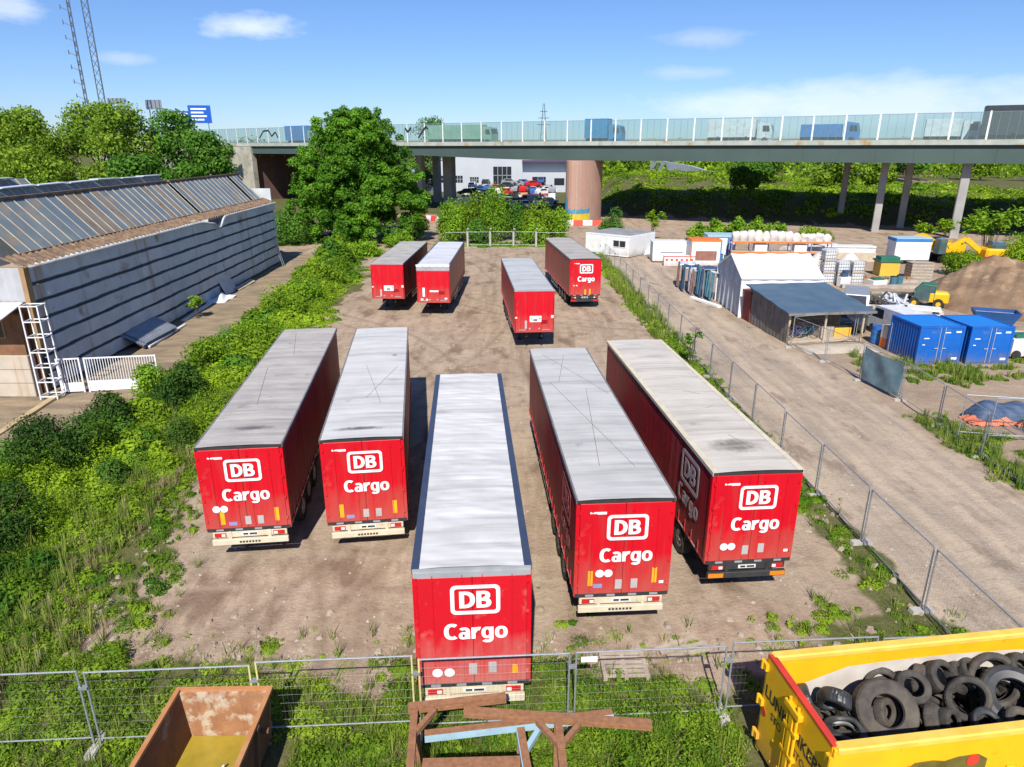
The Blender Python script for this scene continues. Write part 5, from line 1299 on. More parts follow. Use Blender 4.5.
mb = MB(); mb.grid(lambda u, v: (-25.9 + 1.5 * u, 57.0 + 3.4 * v, 0.08 + 0.55 * math.sin(u * PI) * math.sin(v * PI) * (0.7 + 0.3 * math.sin(9 * u + 7 * v)) + 0.05 * math.sin(17 * u) * math.sin(13 * v)), 18, 24)
tag(mb.build('crumpled_sheet', M['white_tarp'], smooth=True), 'crumpled white sheet lying by the hall wall', 'plastic sheet')
mb = MB(); mb.prism([(0, 0), (2.8, 0), (2.8, 2.1), (0, 2.1)], (-25.4, 60.4, 0.02), (-0.05, 0.999, 0), (-0.42, 0, 0.9), (0.06, 0, 0.03)); tag(mb.build('sheet_metal', M['grey_cladding']), 'dark blue grey panel tilted against the hall wall', 'panel')
mb = MB(); mb.prism([(0, 0), (4.6, 0), (4.6, 0.5), (0, 0.5)], (-25.1, 62.6, 0.05), (-0.03, 0.998, 0.0), (-0.9, 0, 0.4), (0.02, 0, 0.06)); tag(mb.build('pale_board', M['pale_wood']), 'pale warped board lying beyond the tilted dark panel', 'board')
ld = thing('ladder', 'ladder leaning on the far end of the hall wall', 'ladder', (-26.0, 77.0, 0), R(-90))
mb = MB()
for s in (-0.25, 0.25): mb.beam((s, 0.5, 0.0), (s, -0.35, 3.1), 0.07, 0.05)
mb.build('stile', M['galvanised'], ld); mb = MB()
for k in range(9): q = (k + 0.7) / 9.6; mb.beam((-0.24, 0.5 - 0.85 * q, 3.1 * q), (0.24, 0.5 - 0.85 * q, 3.1 * q), 0.035, 0.035)
mb.build('rung', M['galvanised'], ld)

# ------------------------------------------------------------------ motorway bridge
br = thing('motorway_bridge', 'long green girder motorway bridge with glass noise screens', 'bridge', (0, 0, 0))
B0 = Vector((16, 124, 0)); bd = Vector((0.889, -0.458, 0)).normalized(); bn = Vector((bd.y, -bd.x, 0))   # bn towards the camera
if bn.y > 0: bn = -bn
def bp_(s, o, z):                         # slight bend: the left end runs straighter away
    k = 0.0011 * s * s if s < 0 else 0.0005 * s * s
    return B0 + bd * s + bn * (o + k * (-1 if s < 0 else -0.0)) + Vector((0, 0, z))
S0, S1 = -150, 150
def strip(prof, name, m, s0=S0, s1=S1, n=60, haunch=0.75):
    mb = MB(); k = len(prof)
    vs = []
    for i in range(n + 1):
        s = s0 + (s1 - s0) * i / n
        vs += [bp_(s, o, z + (haunch * float(smooth(-12, -48, s)) if z < 11 else 0)) for o, z in prof]
    fs = [(i * k + j, i * k + (j + 1) % k, (i + 1) * k + (j + 1) % k, (i + 1) * k + j) for i in range(n) for j in range(k)]
    fs += [tuple(range(k)), tuple(range(n * k + k - 1, n * k - 1, -1))]
    mb.add(vs, fs); return mb.build(name, m, br)
SL = -95                                   # abutment: the steel spans start here
strip([(-0.35, 10.45), (-0.35, 12.80), (-0.5, 12.80), (-0.5, 10.45)], 'girder', M['girder_green'], SL, S1)
strip([(-0.12, 10.42), (-0.12, 10.50), (-0.75, 10.50), (-0.75, 10.42)], 'girder_flange', M['girder_green'], SL, S1)
strip([(-24.5, 10.45), (-24.5, 12.80), (-24.7, 12.80), (-24.7, 10.45)], 'girder', M['girder_green'], SL, S1)
strip([(0.0, 12.82), (0.0, 13.08), (-25.0, 13.08), (-25.0, 12.82)], 'deck', M['deck_concrete'])
strip([(0.14, 12.86), (0.14, 13.55), (-0.16, 13.55), (-0.16, 13.083), (0.0, 13.083), (0.0, 12.86)], 'edge_beam', M['edge_concrete'])
strip([(-24.8, 13.083), (-24.8, 14.2), (-25.0, 14.2), (-25.0, 13.083)], 'edge_beam', M['edge_concrete'])
strip([(-12.2, 13.083), (-12.3, 13.9), (-12.5, 13.9), (-12.6, 13.083)], 'median_barrier', M['deck_concrete'])
mb = MB()
for i in range(46):
    s = SL + 4 + i * 4.9; mb.beam(bp_(s, -0.335, 10.52), bp_(s, -0.335, 12.78), 0.03, 0.03)
mb.build('girder_stiffener', M['girder_green'], br)
# glass screens: one panel per bay with its bars
BAY = 4.4
pm = None
for i in range(56):
    s = -150 + i * BAY + 2.0
    if s > 98: break
    zt = 16.9 + 0.25 * smooth(20, 70, s)
    a, b = bp_(s, 0, 0), bp_(s + BAY, 0, 0); L = (b - a).length; an_ = math.atan2((b - a).y, (b - a).x)
    mb = MB(); mb.b2(-0.12, 0.12, 0.0, 0.13, 13.553, zt + 0.12)
    if s > 62: mb.beam((0.07, 0, 15.2), (L - 0.07, 0, 15.2), 0.05, 0.06)
    mb.build('screen_post', M['post_white'], br, loc=a, rz=an_)
    mb = MB(); mb.b2(0.125, L - 0.125, -0.012, 0.012, 13.57, zt); go = mb.build('screen_panel', M['screen_glass'], br, loc=a, rz=an_)
    mb = MB()
    for k in (1, 2, 3): mb.b2(L * k / 4 - 0.02, L * k / 4 + 0.02, -0.04, -0.015, 13.57, zt)
    mb.b2(0.08, L - 0.08, -0.035, -0.014, zt - 0.04, zt + 0.02)
    mb.build('screen_bar', M['sign_back'], go)
# painted scribble on two panes by the big tree
mb = MB()
for s, pts in ((-46.5, [(-1.6, 14.6), (-1.0, 16.0), (-0.4, 14.4), (0.2, 16.1), (0.9, 15.2)]), (-42.0, [(-1.4, 14.2), (-0.9, 16.2), (-0.2, 15.4), (0.6, 16.3), (0.2, 14.3)]), (-38.2, [(-1.4, 14.3), (-0.2, 15.6), (0.6, 16.4), (1.0, 15.9), (1.3, 14.7)]), (-87, [(-3, 14.6), (-1, 16.2), (1.0, 16.3), (2.0, 15.0), (3.6, 15.9), (4.4, 14.7)])):
    for (a, za), (b, zb_) in zip(pts[:-1], pts[1:]): mb.beam(bp_(s + a, 0.03, za), bp_(s + b, 0.03, zb_), 0.02, 0.36)
mb.build('graffiti', M['graffiti_black'], br)
# piers
def oval(rx, ry, n=32): return [(math.cos(2 * PI * i / n) * rx, math.sin(2 * PI * i / n) * ry) for i in range(n)]
pc = Vector((12.9, 127.6, 0))
mb = MB(); mb.prism(oval(2.55, 6.0), pc, bd, -bn, (0, 0, 10.4)); pr = mb.build('pier', M['pier_brick'], br)
mb = MB()
n = 40
for k, (z0, z1) in enumerate(((0.3, 1.6),)):
    for i in range(5, 12):
        a0, a1 = R(200 + i * 11), R(200 + (i + 1) * 11)
        q = lambda a, z: pc + bd * math.cos(a) * 2.59 - bn * math.sin(a) * 6.04 + Vector((0, 0, z))
        mb.add([q(a0, z0), q(a1, z0), q(a1, z1), q(a0, z1)], [(0, 1, 2, 3)])
mb.build('graffiti', M['graffiti_yellow'], pr)
mb = MB()
for z0, z1, i0, i1 in ((1.61, 2.3, 5, 12), (0.3, 4.2, 3, 5)):
    for i in range(i0, i1):
        a0, a1 = R(200 + i * 11), R(200 + (i + 1) * 11)
        q = lambda a, z: pc + bd * math.cos(a) * 2.59 - bn * math.sin(a) * 6.04 + Vector((0, 0, z))
        mb.add([q(a0, z0), q(a1, z0), q(a1, z1 + (0.3 if i % 2 else 0)), q(a0, z1)], [(0, 1, 2, 3)])
mb.build('graffiti', M['graffiti_blue'], pr)
mb = MB(); mb.beam(pc + bd * 0.9 + bn * 5.85, pc + bd * 0.9 + bn * 5.85 + Vector((0, 0, 10.3)), 0.10, 0.10); mb.build('drain_pipe', M['stone_grey'], pr)
def column(x, y, w_, d_, h):
    mb = MB(); a = math.atan2(bd.y, bd.x)
    mb.prism([(-w_ / 2, -d_ / 2 + 0.1), (-w_ / 2 + 0.1, -d_ / 2), (w_ / 2 - 0.1, -d_ / 2), (w_ / 2, -d_ / 2 + 0.1), (w_ / 2, d_ / 2), (-w_ / 2, d_ / 2)], (x, y, -0.1), (math.cos(a), math.sin(a), 0), (-math.sin(a), math.cos(a), 0), (0, 0, h + 0.1))
    return mb.build('column', M['column_concrete'], br)
column(64.4, 101.9, 1.15, 1.0, 10.42); column(63.6, 115.0, 1.05, 1.0, 12.8); column(57.0, 110.0, 1.05, 1.0, 12.8); column(58.0, 124.6, 1.0, 1.0, 12.8)
column(-13.9, 159, 2.3, 1.8, 12.8); column(-19.6, 154, 1.4, 1.4, 12.8); column(-18.0, 172, 1.6, 1.4, 12.8)
# abutment at the left end
a0 = SL
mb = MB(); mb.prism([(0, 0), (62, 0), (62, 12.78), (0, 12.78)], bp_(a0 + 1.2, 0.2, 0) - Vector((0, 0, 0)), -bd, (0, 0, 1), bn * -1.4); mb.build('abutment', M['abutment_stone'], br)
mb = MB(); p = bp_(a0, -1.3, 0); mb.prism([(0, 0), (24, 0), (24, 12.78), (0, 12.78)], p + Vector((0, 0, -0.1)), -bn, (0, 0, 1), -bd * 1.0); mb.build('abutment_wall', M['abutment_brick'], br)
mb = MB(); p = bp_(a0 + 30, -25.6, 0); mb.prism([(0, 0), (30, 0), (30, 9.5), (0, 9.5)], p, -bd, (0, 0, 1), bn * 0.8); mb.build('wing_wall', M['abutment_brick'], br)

# traffic seen through the screens
def lorry(lb, s, o, cabm, boxm, box_l=9.0, box_h=3.0, box=True, cab=True, flip=1):
    p = bp_(s, -o, 13.083); q = bp_(s + 1, -o, 13.083); a = math.atan2((q - p).y, (q - p).x) + (PI if flip < 0 else 0)
    t = thing('lorry', lb, 'lorry', p, a)
    if cab:
        mb = MB(); mb.prism([(0, 0.45), (2.2, 0.45), (2.25, 1.9), (1.95, 3.0), (0.3, 3.25), (0, 3.0)], (box_l / 2 + 0.3, -1.2, 0), (1, 0, 0), (0, 0, 1), (0, 2.4, 0)); co_ = mb.build('cab', cabm, t)
        mb = MB(); mb.add([(box_l / 2 + 0.3 + 2.262, y, z) if z < 2 else (box_l / 2 + 0.3 + 2.01, y, z) for y, z in ((-1.1, 1.92), (1.1, 1.92), (1.1, 2.8), (-1.1, 2.8))], [(0, 1, 2, 3)])
        for y in (-1.205, 1.205): mb.add([(box_l / 2 + 1.1, y, 1.8), (box_l / 2 + 2.2, y, 1.8), (box_l / 2 + 2.0, y, 2.7), (box_l / 2 + 1.1, y, 2.7)], [(0, 1, 2, 3)])
        mb.build('cab_window', M['window_dark'], co_)
    if box:
        mb = MB(); mb.cbox(-box_l / 2, box_l / 2, -1.25, 1.25, 1.0, 1.0 + box_h, 0.03); mb.build('cargo_box', boxm, t)
    mb = MB(); mb.b2(-box_l / 2, box_l / 2 + 2.3, -0.5, 0.5, 0.55, 0.98); mb.build('chassis', M['chassis'], t)
    for x in (-box_l / 2 + 1.2, -box_l / 2 + 2.4, box_l / 2 + 1.5):
        for y in (-1.05, 1.05):
            mb = MB(); mb.cyl((x, y - 0.15, 0.5), (x, y + 0.15, 0.5), 0.5, n=14); mb.build('wheel', M['tyre'], t)
    return t
lorry('bright blue lorry cab passing on the bridge above the brick pier', -3.0, 4.0, M['truck_cyan'], M['truck_cyan'], 4.2, 3.2, True, True)
lorry('white box lorry with blue load on the bridge', 20.0, 4.0, M['truck_white'], M['truck_white'], 7.5, 2.7)
lorry('low blue lorry behind the bridge glass', 33.0, 8.2, M['truck_blue'], M['truck_blue'], 6.0, 1.9)
lorry('white lorry behind the bridge glass near the picture edge', 49.5, 8.2, M['truck_white'], M['truck_white'], 4.5, 2.4)
lorry('tall dark lorry on the bridge at the picture edge', 58.5, 4.0, M['truck_black'], M['truck_black'], 9.0, 3.9, True, False)
lorry('long pale green lorry on the bridge right of the big tree', -33.0, 4.0, M['truck_green'], M['truck_green'], 13.0, 2.6)
lorry('teal topped lorry on the bridge between hall and big tree', -79.0, 4.0, M['truck_green'], M['truck_blue'], 8.0, 3.2)
# signs and masts at the left
def road_sign(lb, x, y, w_, h_, zc, m, back=False, a=0.0):
    t = thing('road_sign', lb, 'road sign', (x, y, 0), a)
    mb = MB(); mb.cbox(-w_ / 2, w_ / 2, -0.04, 0.04, zc - h_ / 2, zc + h_ / 2, 0.02); pn = mb.build('sign_board', m, t)
    mb = MB()
    if not back:
        for k in range(4): mb.b2(-w_ * 0.38, w_ * (0.30 - 0.13 * (k % 2)), -0.052, -0.042, zc + h_ * (0.30 - 0.2 * k) - 0.18, zc + h_ * (0.30 - 0.2 * k) + 0.14)
        mb.build('sign_line', M['lettering_white'], pn)
    else:
        for k in range(int(w_ / 0.9)): mb.b2(-w_ / 2 + 0.45 + k * 0.9 - 0.05, -w_ / 2 + 0.45 + k * 0.9 + 0.05, -0.12, -0.042, zc - h_ / 2, zc + h_ / 2)
        mb.build('sign_rib', M['truck_black'], pn)
    mb = MB()
    for s in (-1, 1): mb.beam((s * w_ * 0.32, 0.12, 0), (s * w_ * 0.32, 0.12, zc + h_ / 2), 0.2, 0.14)
    mb.build('sign_post', M['sign_back'], t); return t
road_sign('blue motorway sign with white lines beside the bridge', -69.4, 164, 4.8, 3.7, 19.55, M['sign_blue'], False, R(8))
road_sign('blue motorway sign half hidden behind tree tops', -75.4, 168, 5.0, 2.4, 19.2, M['sign_blue'], False, R(8))
road_sign('grey back of a long road sign above the trees, closest to the masts', -88.5, 166, 4.2, 1.2, 22.4, M['sign_back'], True)
road_sign('grey back of a long road sign above the trees, beside the blue signs', -80.8, 167, 3.6, 2.0, 21.7, M['sign_back'], True)
def mast(lb, x, y, h, w_, spikes):
    t = thing('lattice_mast', lb, 'mast', (x, y, 0))
    mb = MB(); c3 = [(-w_ / 2, -w_ * 0.3), (w_ / 2, -w_ * 0.3), (0, w_ * 0.5)]
    for px_, py_ in c3: mb.beam((px_, py_, 0), (px_, py_, h), 0.14, 0.14)
    mb.build('leg', M['mast_steel'], t)
    mb = MB(); k = int(h / 1.7)
    for i in range(k):
        z0, z1 = h * i / k, h * (i + 1) / k
        for j in range(3):
            a, b = c3[j], c3[(j + 1) % 3]
            if i % 2: a, b = b, a
            mb.beam((a[0], a[1], z0), (b[0], b[1], z1), 0.07, 0.07)
    mb.build('bracing', M['mast_steel'], t)
    if spikes:
        mb = MB()
        for i in range(14):
            z = h * 0.35 + i * h * 0.6 / 14; mb.beam((-w_ / 2, 0, z), (-w_ / 2 - 1.4, -0.2, z + 0.7), 0.09, 0.09); mb.beam((-w_ / 2 - 1.4, -0.2, z + 0.3), (-w_ / 2 - 1.4, -0.2, z + 1.1), 0.12, 0.12)
        mb.build('antenna_arm', M['mast_steel'], t)
mast('slim lattice mast with side arms above the trees', -86.0, 150, 62, 0.5, True)
mast('open lattice mast with zigzag bracing above the trees', -83.0, 150.6, 62, 1.25, False)
t = thing('power_pylon', 'small distant power pylon above the bridge glass', 'pylon', (12.9, 300, 0))
mb = MB()
for sx in (-1, 1):
    for sy in (-1, 1): mb.cyl((sx * 2.2, sy * 2.2, 0), (sx * 0.25, sy * 0.25, 29.5), 0.12, n=5)
mb.build('leg', M['mast_steel'], t); mb = MB()
for z, l in ((21.5, 2.6), (24.0, 2.2), (26.5, 1.5)): mb.beam((-l, 0, z), (l, 0, z), 0.2, 0.25)
for i in range(8): z = i * 3.4; q = 2.2 - 1.95 * z / 29.5; mb.beam((-q, -q, z), (q * 0.9, -q * 0.9, z + 3.3), 0.1, 0.1)
mb.build('cross_arm', M['mast_steel'], t)

# ------------------------------------------------------------------ beyond the bridge: warehouse, scrapyard, ramp, railway
wh = thing('warehouse', 'white warehouse seen under the bridge behind the scrapyard', 'warehouse', (0, 215, 0))
mb = MB(); mb.prism([(-24.5, 0), (16.5, 0), (16.5, 10.6), (-14, 10.6), (-24.5, 8.2)], (0, 0, 0), (1, 0, 0), (0, 0, 1), (0, 26, 0)); ww = mb.build('wall', M['shed_white'], wh)
mb = MB(); mb.prism([(-24.8, 8.25), (-14.1, 10.75), (-14.1, 11.0), (-24.8, 8.5)], (0, -0.3, 0), (1, 0, 0), (0, 0, 1), (0, 26.5, 0)); mb.b2(-14.0, 16.8, -0.3, 26.2, 10.65, 10.95); mb.build('roof', M['shed_grey'], wh)
mb = MB(); mb.b2(3.2, 16.6, -3.0, -0.01, 0, 5.6); mb.build('extension', M['shed_white'], wh)
mb = MB(); mb.b2(3.0, 16.8, -3.2, -0.3, 8.6, 9.1); mb.build('canopy', mat('purple_band', (0.10, 0.06, 0.14), rough=0.5), wh)
for x0, x1, z0, z1, nm in ((-5.6, -0.2, 2.2, 7.2, 'loading_door'), (-21.3, -18.6, 2.6, 4.6, 'window'), (-17.8, -14.8, 2.6, 4.6, 'window'), (-12.6, -10.0, 2.6, 4.2, 'window')):
    mb = MB(); mb.b2(x0, x1, -0.06, -0.005, z0, z1); fo = mb.build(nm, M['window_dark'], wh); mb = MB()
    for k in range(1, 4): mb.b2(x0 + (x1 - x0) * k / 4 - 0.06, x0 + (x1 - x0) * k / 4 + 0.06, -0.1, -0.065, z0, z1)
    mb.b2(x0, x1, -0.1, -0.065, (z0 + z1) / 2 - 0.06, (z0 + z1) / 2 + 0.06); mb.build('glazing_bar', M['shed_grey'], fo)
mb = MB(); mb.b2(6, 10, -3.06, -3.005, 1.5, 4.4); mb.build('window', M['window_dark'], wh); mb = MB(); mb.b2(12.5, 15.5, -3.06, -3.005, 2.0, 4.0); mb.build('window', M['window_dark'], wh)
sd = thing('grey_shed', 'low grey roofed shed beyond the bridge columns', 'shed', (-31, 200, 0), R(-12))
mb = MB(); mb.b2(-8, 6, -5, 14, 0, 3.6); mb.build('wall', M['shed_grey'], sd); mb = MB(); mb.prism([(-8.4, 3.6), (6.4, 3.6), (6.4, 3.8), (-1, 7.2), (-8.4, 5.2)], (0, -5.3, 0), (1, 0, 0), (0, 0, 1), (0, 19.6, 0)); mb.build('roof', M['roof_zinc'], sd)
def car_proto(lb, m, van=False):
    t = thing('scrap_car', lb, 'car', (0, 0, 0), 0, 'cars crowded in the scrapyard')
    mb = MB()
    pl = [(-2.1, 0.28), (2.1, 0.28), (2.15, 0.72), (1.2, 0.92), (0.55, 1.42), (-1.1, 1.45), (-1.75, 0.98), (-2.12, 0.9)] if not van else [(-2.4, 0.3), (2.3, 0.3), (2.35, 0.9), (1.75, 1.15), (1.3, 1.95), (-2.35, 2.0)]
    mb.prism(pl, (0, -0.85, 0), (1, 0, 0), (0, 0, 1), (0, 1.7, 0)); mb.build('body', m, t)
    mb = MB()
    for y in (-0.856, 0.856):
        mb = MB(); mb.add([(-1.3, y, 0.98), (0.9, y, 0.98), (0.5, y, 1.36), (-1.0, y, 1.38)] if not van else [(0.3, y, 1.15), (1.6, y, 1.15), (1.2, y, 1.8), (0.3, y, 1.8)], [(0, 1, 2, 3)]); mb.build('window', M['window_dark'], t)
    mb = MB(); mb.add([(1.175, -0.7, 0.95), (1.175, 0.7, 0.95), (0.60, 0.66, 1.40), (0.60, -0.66, 1.40)] if not van else [(1.77, -0.7, 1.17), (1.77, 0.7, 1.17), (1.34, 0.66, 1.9), (1.34, -0.66, 1.9)], [(0, 1, 2, 3)]); mb.build('windscreen', M['window_dark'], t)
    for x in (-1.35, 1.35):
        for y in (-0.8, 0.8): w_ = MB(); w_.cyl((x, y - 0.1, 0.31), (x, y + 0.1, 0.31), 0.31, n=12); w_.build('wheel', M['tyre'], t)
    return t
protos = {}
cl = {'car_white': 'white', 'car_red': 'red', 'car_blue': 'blue', 'car_silver': 'silver', 'car_green': 'lime green', 'car_orange': 'orange', 'car_dark': 'black'}
used = {}
k = 0
for row, (yy, n) in enumerate(((158, 9), (169, 10), (178, 11), (187, 11), (196, 10))):
    for i in range(n):
        x = -12.5 + i * (23.5 / n) + rng.uniform(-0.4, 0.4) + 0.3 * row; y = yy + rng.uniform(-1.5, 1.5)
        key = ['car_white', 'car_blue', 'car_silver', 'car_white', 'car_white', 'car_silver', 'car_dark', 'car_white', 'car_silver', 'car_red', 'car_white'][(i * 3 + row * 5) % 11]
        van = (i + row) % 4 == 0
        if row == 2 and i in (7,): key, van = 'car_orange', True
        if row == 1 and i in (8,): key = 'car_red'
        if row == 2 and i in (2,): key = 'car_green'
        lb = f"{cl[key]} {'van' if van else 'car'} among cars crowded in the scrapyard under the bridge"
        if (key, van) not in protos: o = protos[(key, van)] = car_proto(lb, M[key], van)
        else: o = copy_tree(protos[(key, van)])
        o.location = (x, y, 0); o.rotation_euler = (0, 0, rng.choice([R(80), R(95), R(-85), R(10), R(170)]) + rng.uniform(-0.2, 0.2))
        for lvl in range(1, 3):                  # cars piled on each other further back
            if row < 2 or rng.uniform() > (0.75 if lvl == 1 else 0.3): break
            k2 = [q for q in protos if not q[1]][int(rng.integers(0, len([q for q in protos if not q[1]])))]
            o2 = copy_tree(protos[k2]); o2.location = (x + rng.uniform(-0.3, 0.3), y + rng.uniform(-0.3, 0.3), (1.5 if not van else 2.02) + 1.46 * (lvl - 1)); o2.rotation_euler = (0, 0, o.rotation_euler[2] + rng.uniform(-0.25, 0.25))
            o2['label'] = f"{cl[k2[0]]} car piled on another in the scrapyard under the bridge"
mb = MB(); pts = [(42.5, 222), (45.5, 210), (49, 198), (52, 184)]
for (xa, ya), (xb, yb), z0, z1 in zip(pts[:-1], pts[1:], (9.2, 8.6, 7.8), (8.6, 7.8, 6.4)):
    mb.add([(xa, ya, 0), (xb, yb, 0), (xb, yb, z1), (xa, ya, z0), (xa + 0.6, ya + .1, 0), (xb + 0.6, yb + .1, 0), (xb + 0.6, yb + .1, z1), (xa + 0.6, ya + .1, z0)], [(0, 1, 2, 3), (4, 7, 6, 5), (3, 2, 6, 7)])
tag(mb.build('ramp_wall', M['shed_white']), 'pale concrete ramp wall on the grassy bank beyond the bridge', 'wall')
def track(pts, z):
    mb = MB(); rl = MB()
    for (xa, ya), (xb, yb) in zip(pts[:-1], pts[1:]):
        mb.beam((xa, ya, z - 0.25), (xb, yb, z - 0.25), 5.0, 0.5)
        d = Vector((xb - xa, yb - ya, 0)).normalized(); u = Vector((d.y, -d.x, 0))
        for s in (-0.75, 0.75): rl.beam(Vector((xa, ya, z + 0.14)) + u * s, Vector((xb, yb, z + 0.14)) + u * s, 0.12, 0.2)
    o = tag(mb.build('railway', M['ballast']), kind='structure'); r = rl.build('rail', M['rail_steel'], o)
track([(99, 172), (106, 200), (112, 240), (116, 300)], 4.9)
track([(160, 190), (168, 240), (172, 300)], 4.0)
# red and white barriers along the track under the bridge
def barrier(lb, x, y, a, n=2, group=None):
    t = thing('barrier', lb, 'barrier', (x, y, 0), a, group)
    for i in range(n):
        mb = MB(); mb.prism([(-0.3, 0), (0.3, 0), (0.12, 0.9), (-0.12, 0.9)], (i * 1.6 - n * 0.8, 0, 0), (0, 1, 0), (0, 0, 1), (1.58, 0, 0)); mb.build('barrier_block', M['barrier_red'] if i % 2 else M['office_white'], t)
barrier('red and white barrier blocks at the foot of the brick pier', 12.0, 119, 0.0, 4)
barrier('red and white barrier blocks behind the white site office', 19.6, 92.5, 0.0, 4)
barrier('red and white barrier blocks along the track under the bridge', -15.5, 128, R(-50), 8)
barrier('short white barrier block on the track before the bushes', -13.2, 102, R(80), 1)
# ------------------------------------------------------------------ mesh fences
def panel(lb, p0, p1, h=1.95, group=None, dx=0.12, dz=0.24, wr=0.0016, col='galvanised', name='mesh_fence', cat='fence', z=None, tilt=0.0, posts=None, r=0.021):
    p0, p1 = Vector(p0), Vector(p1); d = p1 - p0; L = d.length; a = math.atan2(d.y, d.x)
    zz = 0.12 + float(ground_z(p0.x, p0.y)) if z is None else z
    t = thing(name, lb, cat, (p0.x, p0.y, zz), a, group)
    if tilt: t.rotation_euler = (tilt, 0, a)
    mb = MB(); mb.tube([(0.05, 0, 0.12), (L - 0.05, 0, 0.12)], r * 0.8, 7); mb.build('rail', M['galvanised'], t); mb = MB(); mb.tube([(0.03, 0, h), (L - 0.03, 0, h)], r, 7); mb.build('rail', M['galvanised'], t)
    for k, x in enumerate((0.035, L - 0.035)):
        mb = MB(); mb.tube([(x, 0, -0.1), (x, 0, h + 0.01)], r * 1.1, 8); mb.build('post', M[posts[k] if posts else col], t)
    mb = MB()
    n = int(L / dx)
    for i in range(1, n): x = L * i / n; mb.cyl((x, 0.012, 0.12), (x, 0.012, h), wr, n=4, caps=False)
    k = int(h / dz)
    for i in range(1, k): zq = 0.12 + (h - 0.12) * i / k; mb.cyl((0.04, -0.012, zq), (L - 0.04, -0.012, zq), wr * 1.0, n=4, caps=False)
    mb.build('wire_mesh', M['wire'], t)
    return t
def foot(lb, x, y, a=0.0, group='concrete fence feet'):
    t = MB(); t.prism([(-0.36, 0), (0.36, 0), (0.33, 0.11), (0.12, 0.13), (0.10, 0.10), (-0.10, 0.10), (-0.12, 0.13), (-0.33, 0.11)], (0, -0.11, 0), (1, 0, 0), (0, 0, 1), (0, 0.22, 0))
    o = t.build('fence_block', M['concrete'], loc=(x, y, float(ground_z(x, y)) - 0.01), rz=a); tag(o, lb, 'fence block', group); return o
# foreground fence
ff = lambda x: 12.27 + 0.06 * x
xs = [-16.0, -12.6, -9.1, -5.55, -2.1, 1.34, 4.85, 8.3, 11.6]
nm = ['mesh fence panel at the picture corner before the scrub', 'mesh fence panel before the scrub, between picture corner and first double post', 'mesh fence panel just beyond the scrub side of the rusty skip', 'mesh fence panel behind the rusty skip, ending at yellow posts', 'mesh fence panel in front of the white roofed trailer doors',
      'mesh fence panel carrying a small white plate, before the wooden pallet', 'mesh fence panel beside the yellow container end', 'mesh fence panel behind the yellow container']
for i in range(8):
    x0, x1 = xs[i] + 0.04, xs[i + 1] - 0.04
    ps = ['galvanised', 'galvanised']
    if i == 2: ps = ['galvanised', 'yellow_post']
    if i == 3: ps = ['yellow_post', 'yellow_post']
    if i == 4: ps = ['yellow_post', 'galvanised']
    tp = panel(nm[i], (x0, ff(x0), 0), (x1, ff(x1), 0), 1.9, 'mesh fence panels in the foreground', 0.10, 0.235, 0.0013, posts=ps)
    if i == 5:
        mb = MB(); mb.b2(0.14, 0.50, -0.035, -0.026, 1.66, 1.80); mb.build('name_plate', M['lettering_white'], tp)
for i, x in enumerate(xs[1:-1]):
    foot(['concrete fence foot in weeds at the picture corner', 'concrete fence foot in weeds by the first double post', 'concrete fence foot behind the rusty skip', 'concrete fence foot below the yellow double post', 'concrete fence foot below the small white plate', 'concrete fence foot beside the yellow container end', 'concrete fence foot behind the yellow container'][i], x, ff(x), PI / 2)
    mb = MB(); mb.b2(-0.09, 0.09, -0.045, -0.022, -0.03, 0.03); mb.b2(-0.09, 0.09, 0.022, 0.045, -0.03, 0.03); o = mb.build('fence_clamp', M['galvanised'], loc=(x, ff(x), 1.62)); tag(o, ['steel clamp joining fence posts at the picture corner', 'steel clamp joining the first double post by the scrub', 'steel clamp joining fence posts beside the rusty skip', 'steel clamp joining the yellow fence posts', 'steel clamp joining fence posts beside the white plate', 'steel clamp joining fence posts near the yellow container', 'steel clamp joining fence posts behind the yellow container'][i], 'clamp', 'fence clamps')
# fence between lot and road
ys = [9.4, 12.9, 16.4, 19.9, 23.4, 26.9, 30.4, 33.9, 37.4, 40.9, 44.4, 47.9, 51.4, 54.9, 58.4, 61.9, 65.4, 68.9, 72.4, 75.9, 79.4]
for i in range(len(ys) - 1):
    y0, y1 = ys[i] + 0.04, ys[i + 1] - 0.04
    far = i > 7
    lb = ['road fence panel behind the tyre container', 'road fence panel just past the tyre container', 'road fence panel beside the corner of the amber reflector trailer', 'road fence panel alongside the amber reflector trailer doors', 'road fence panel alongside the trailer with amber reflectors, near part'][i] if i < 5 else \
        f"mesh fence panel between lot and road, {['sixth','seventh','eighth','ninth','tenth','eleventh','twelfth','thirteenth','fourteenth','fifteenth','sixteenth','seventeenth','eighteenth','nineteenth','last'][i - 5]} from the yellow container"
    panel(lb, (fence_x(y0), y0, 0), (fence_x(y1), y1, 0), 1.95, 'mesh fence panels along the road', 0.12 if not far else 0.3, 0.24 if not far else 0.4, 0.0016 if not far else 0.0026)
    if 0 < i < 14:
        foot(f"concrete fence foot at the road fence, {['first','second','third','fourth','fifth','sixth','seventh','eighth','ninth','tenth','eleventh','twelfth','thirteenth'][i - 1]} from the yellow container", fence_x(ys[i]), ys[i], 0.1, 'concrete feet of the road fence')
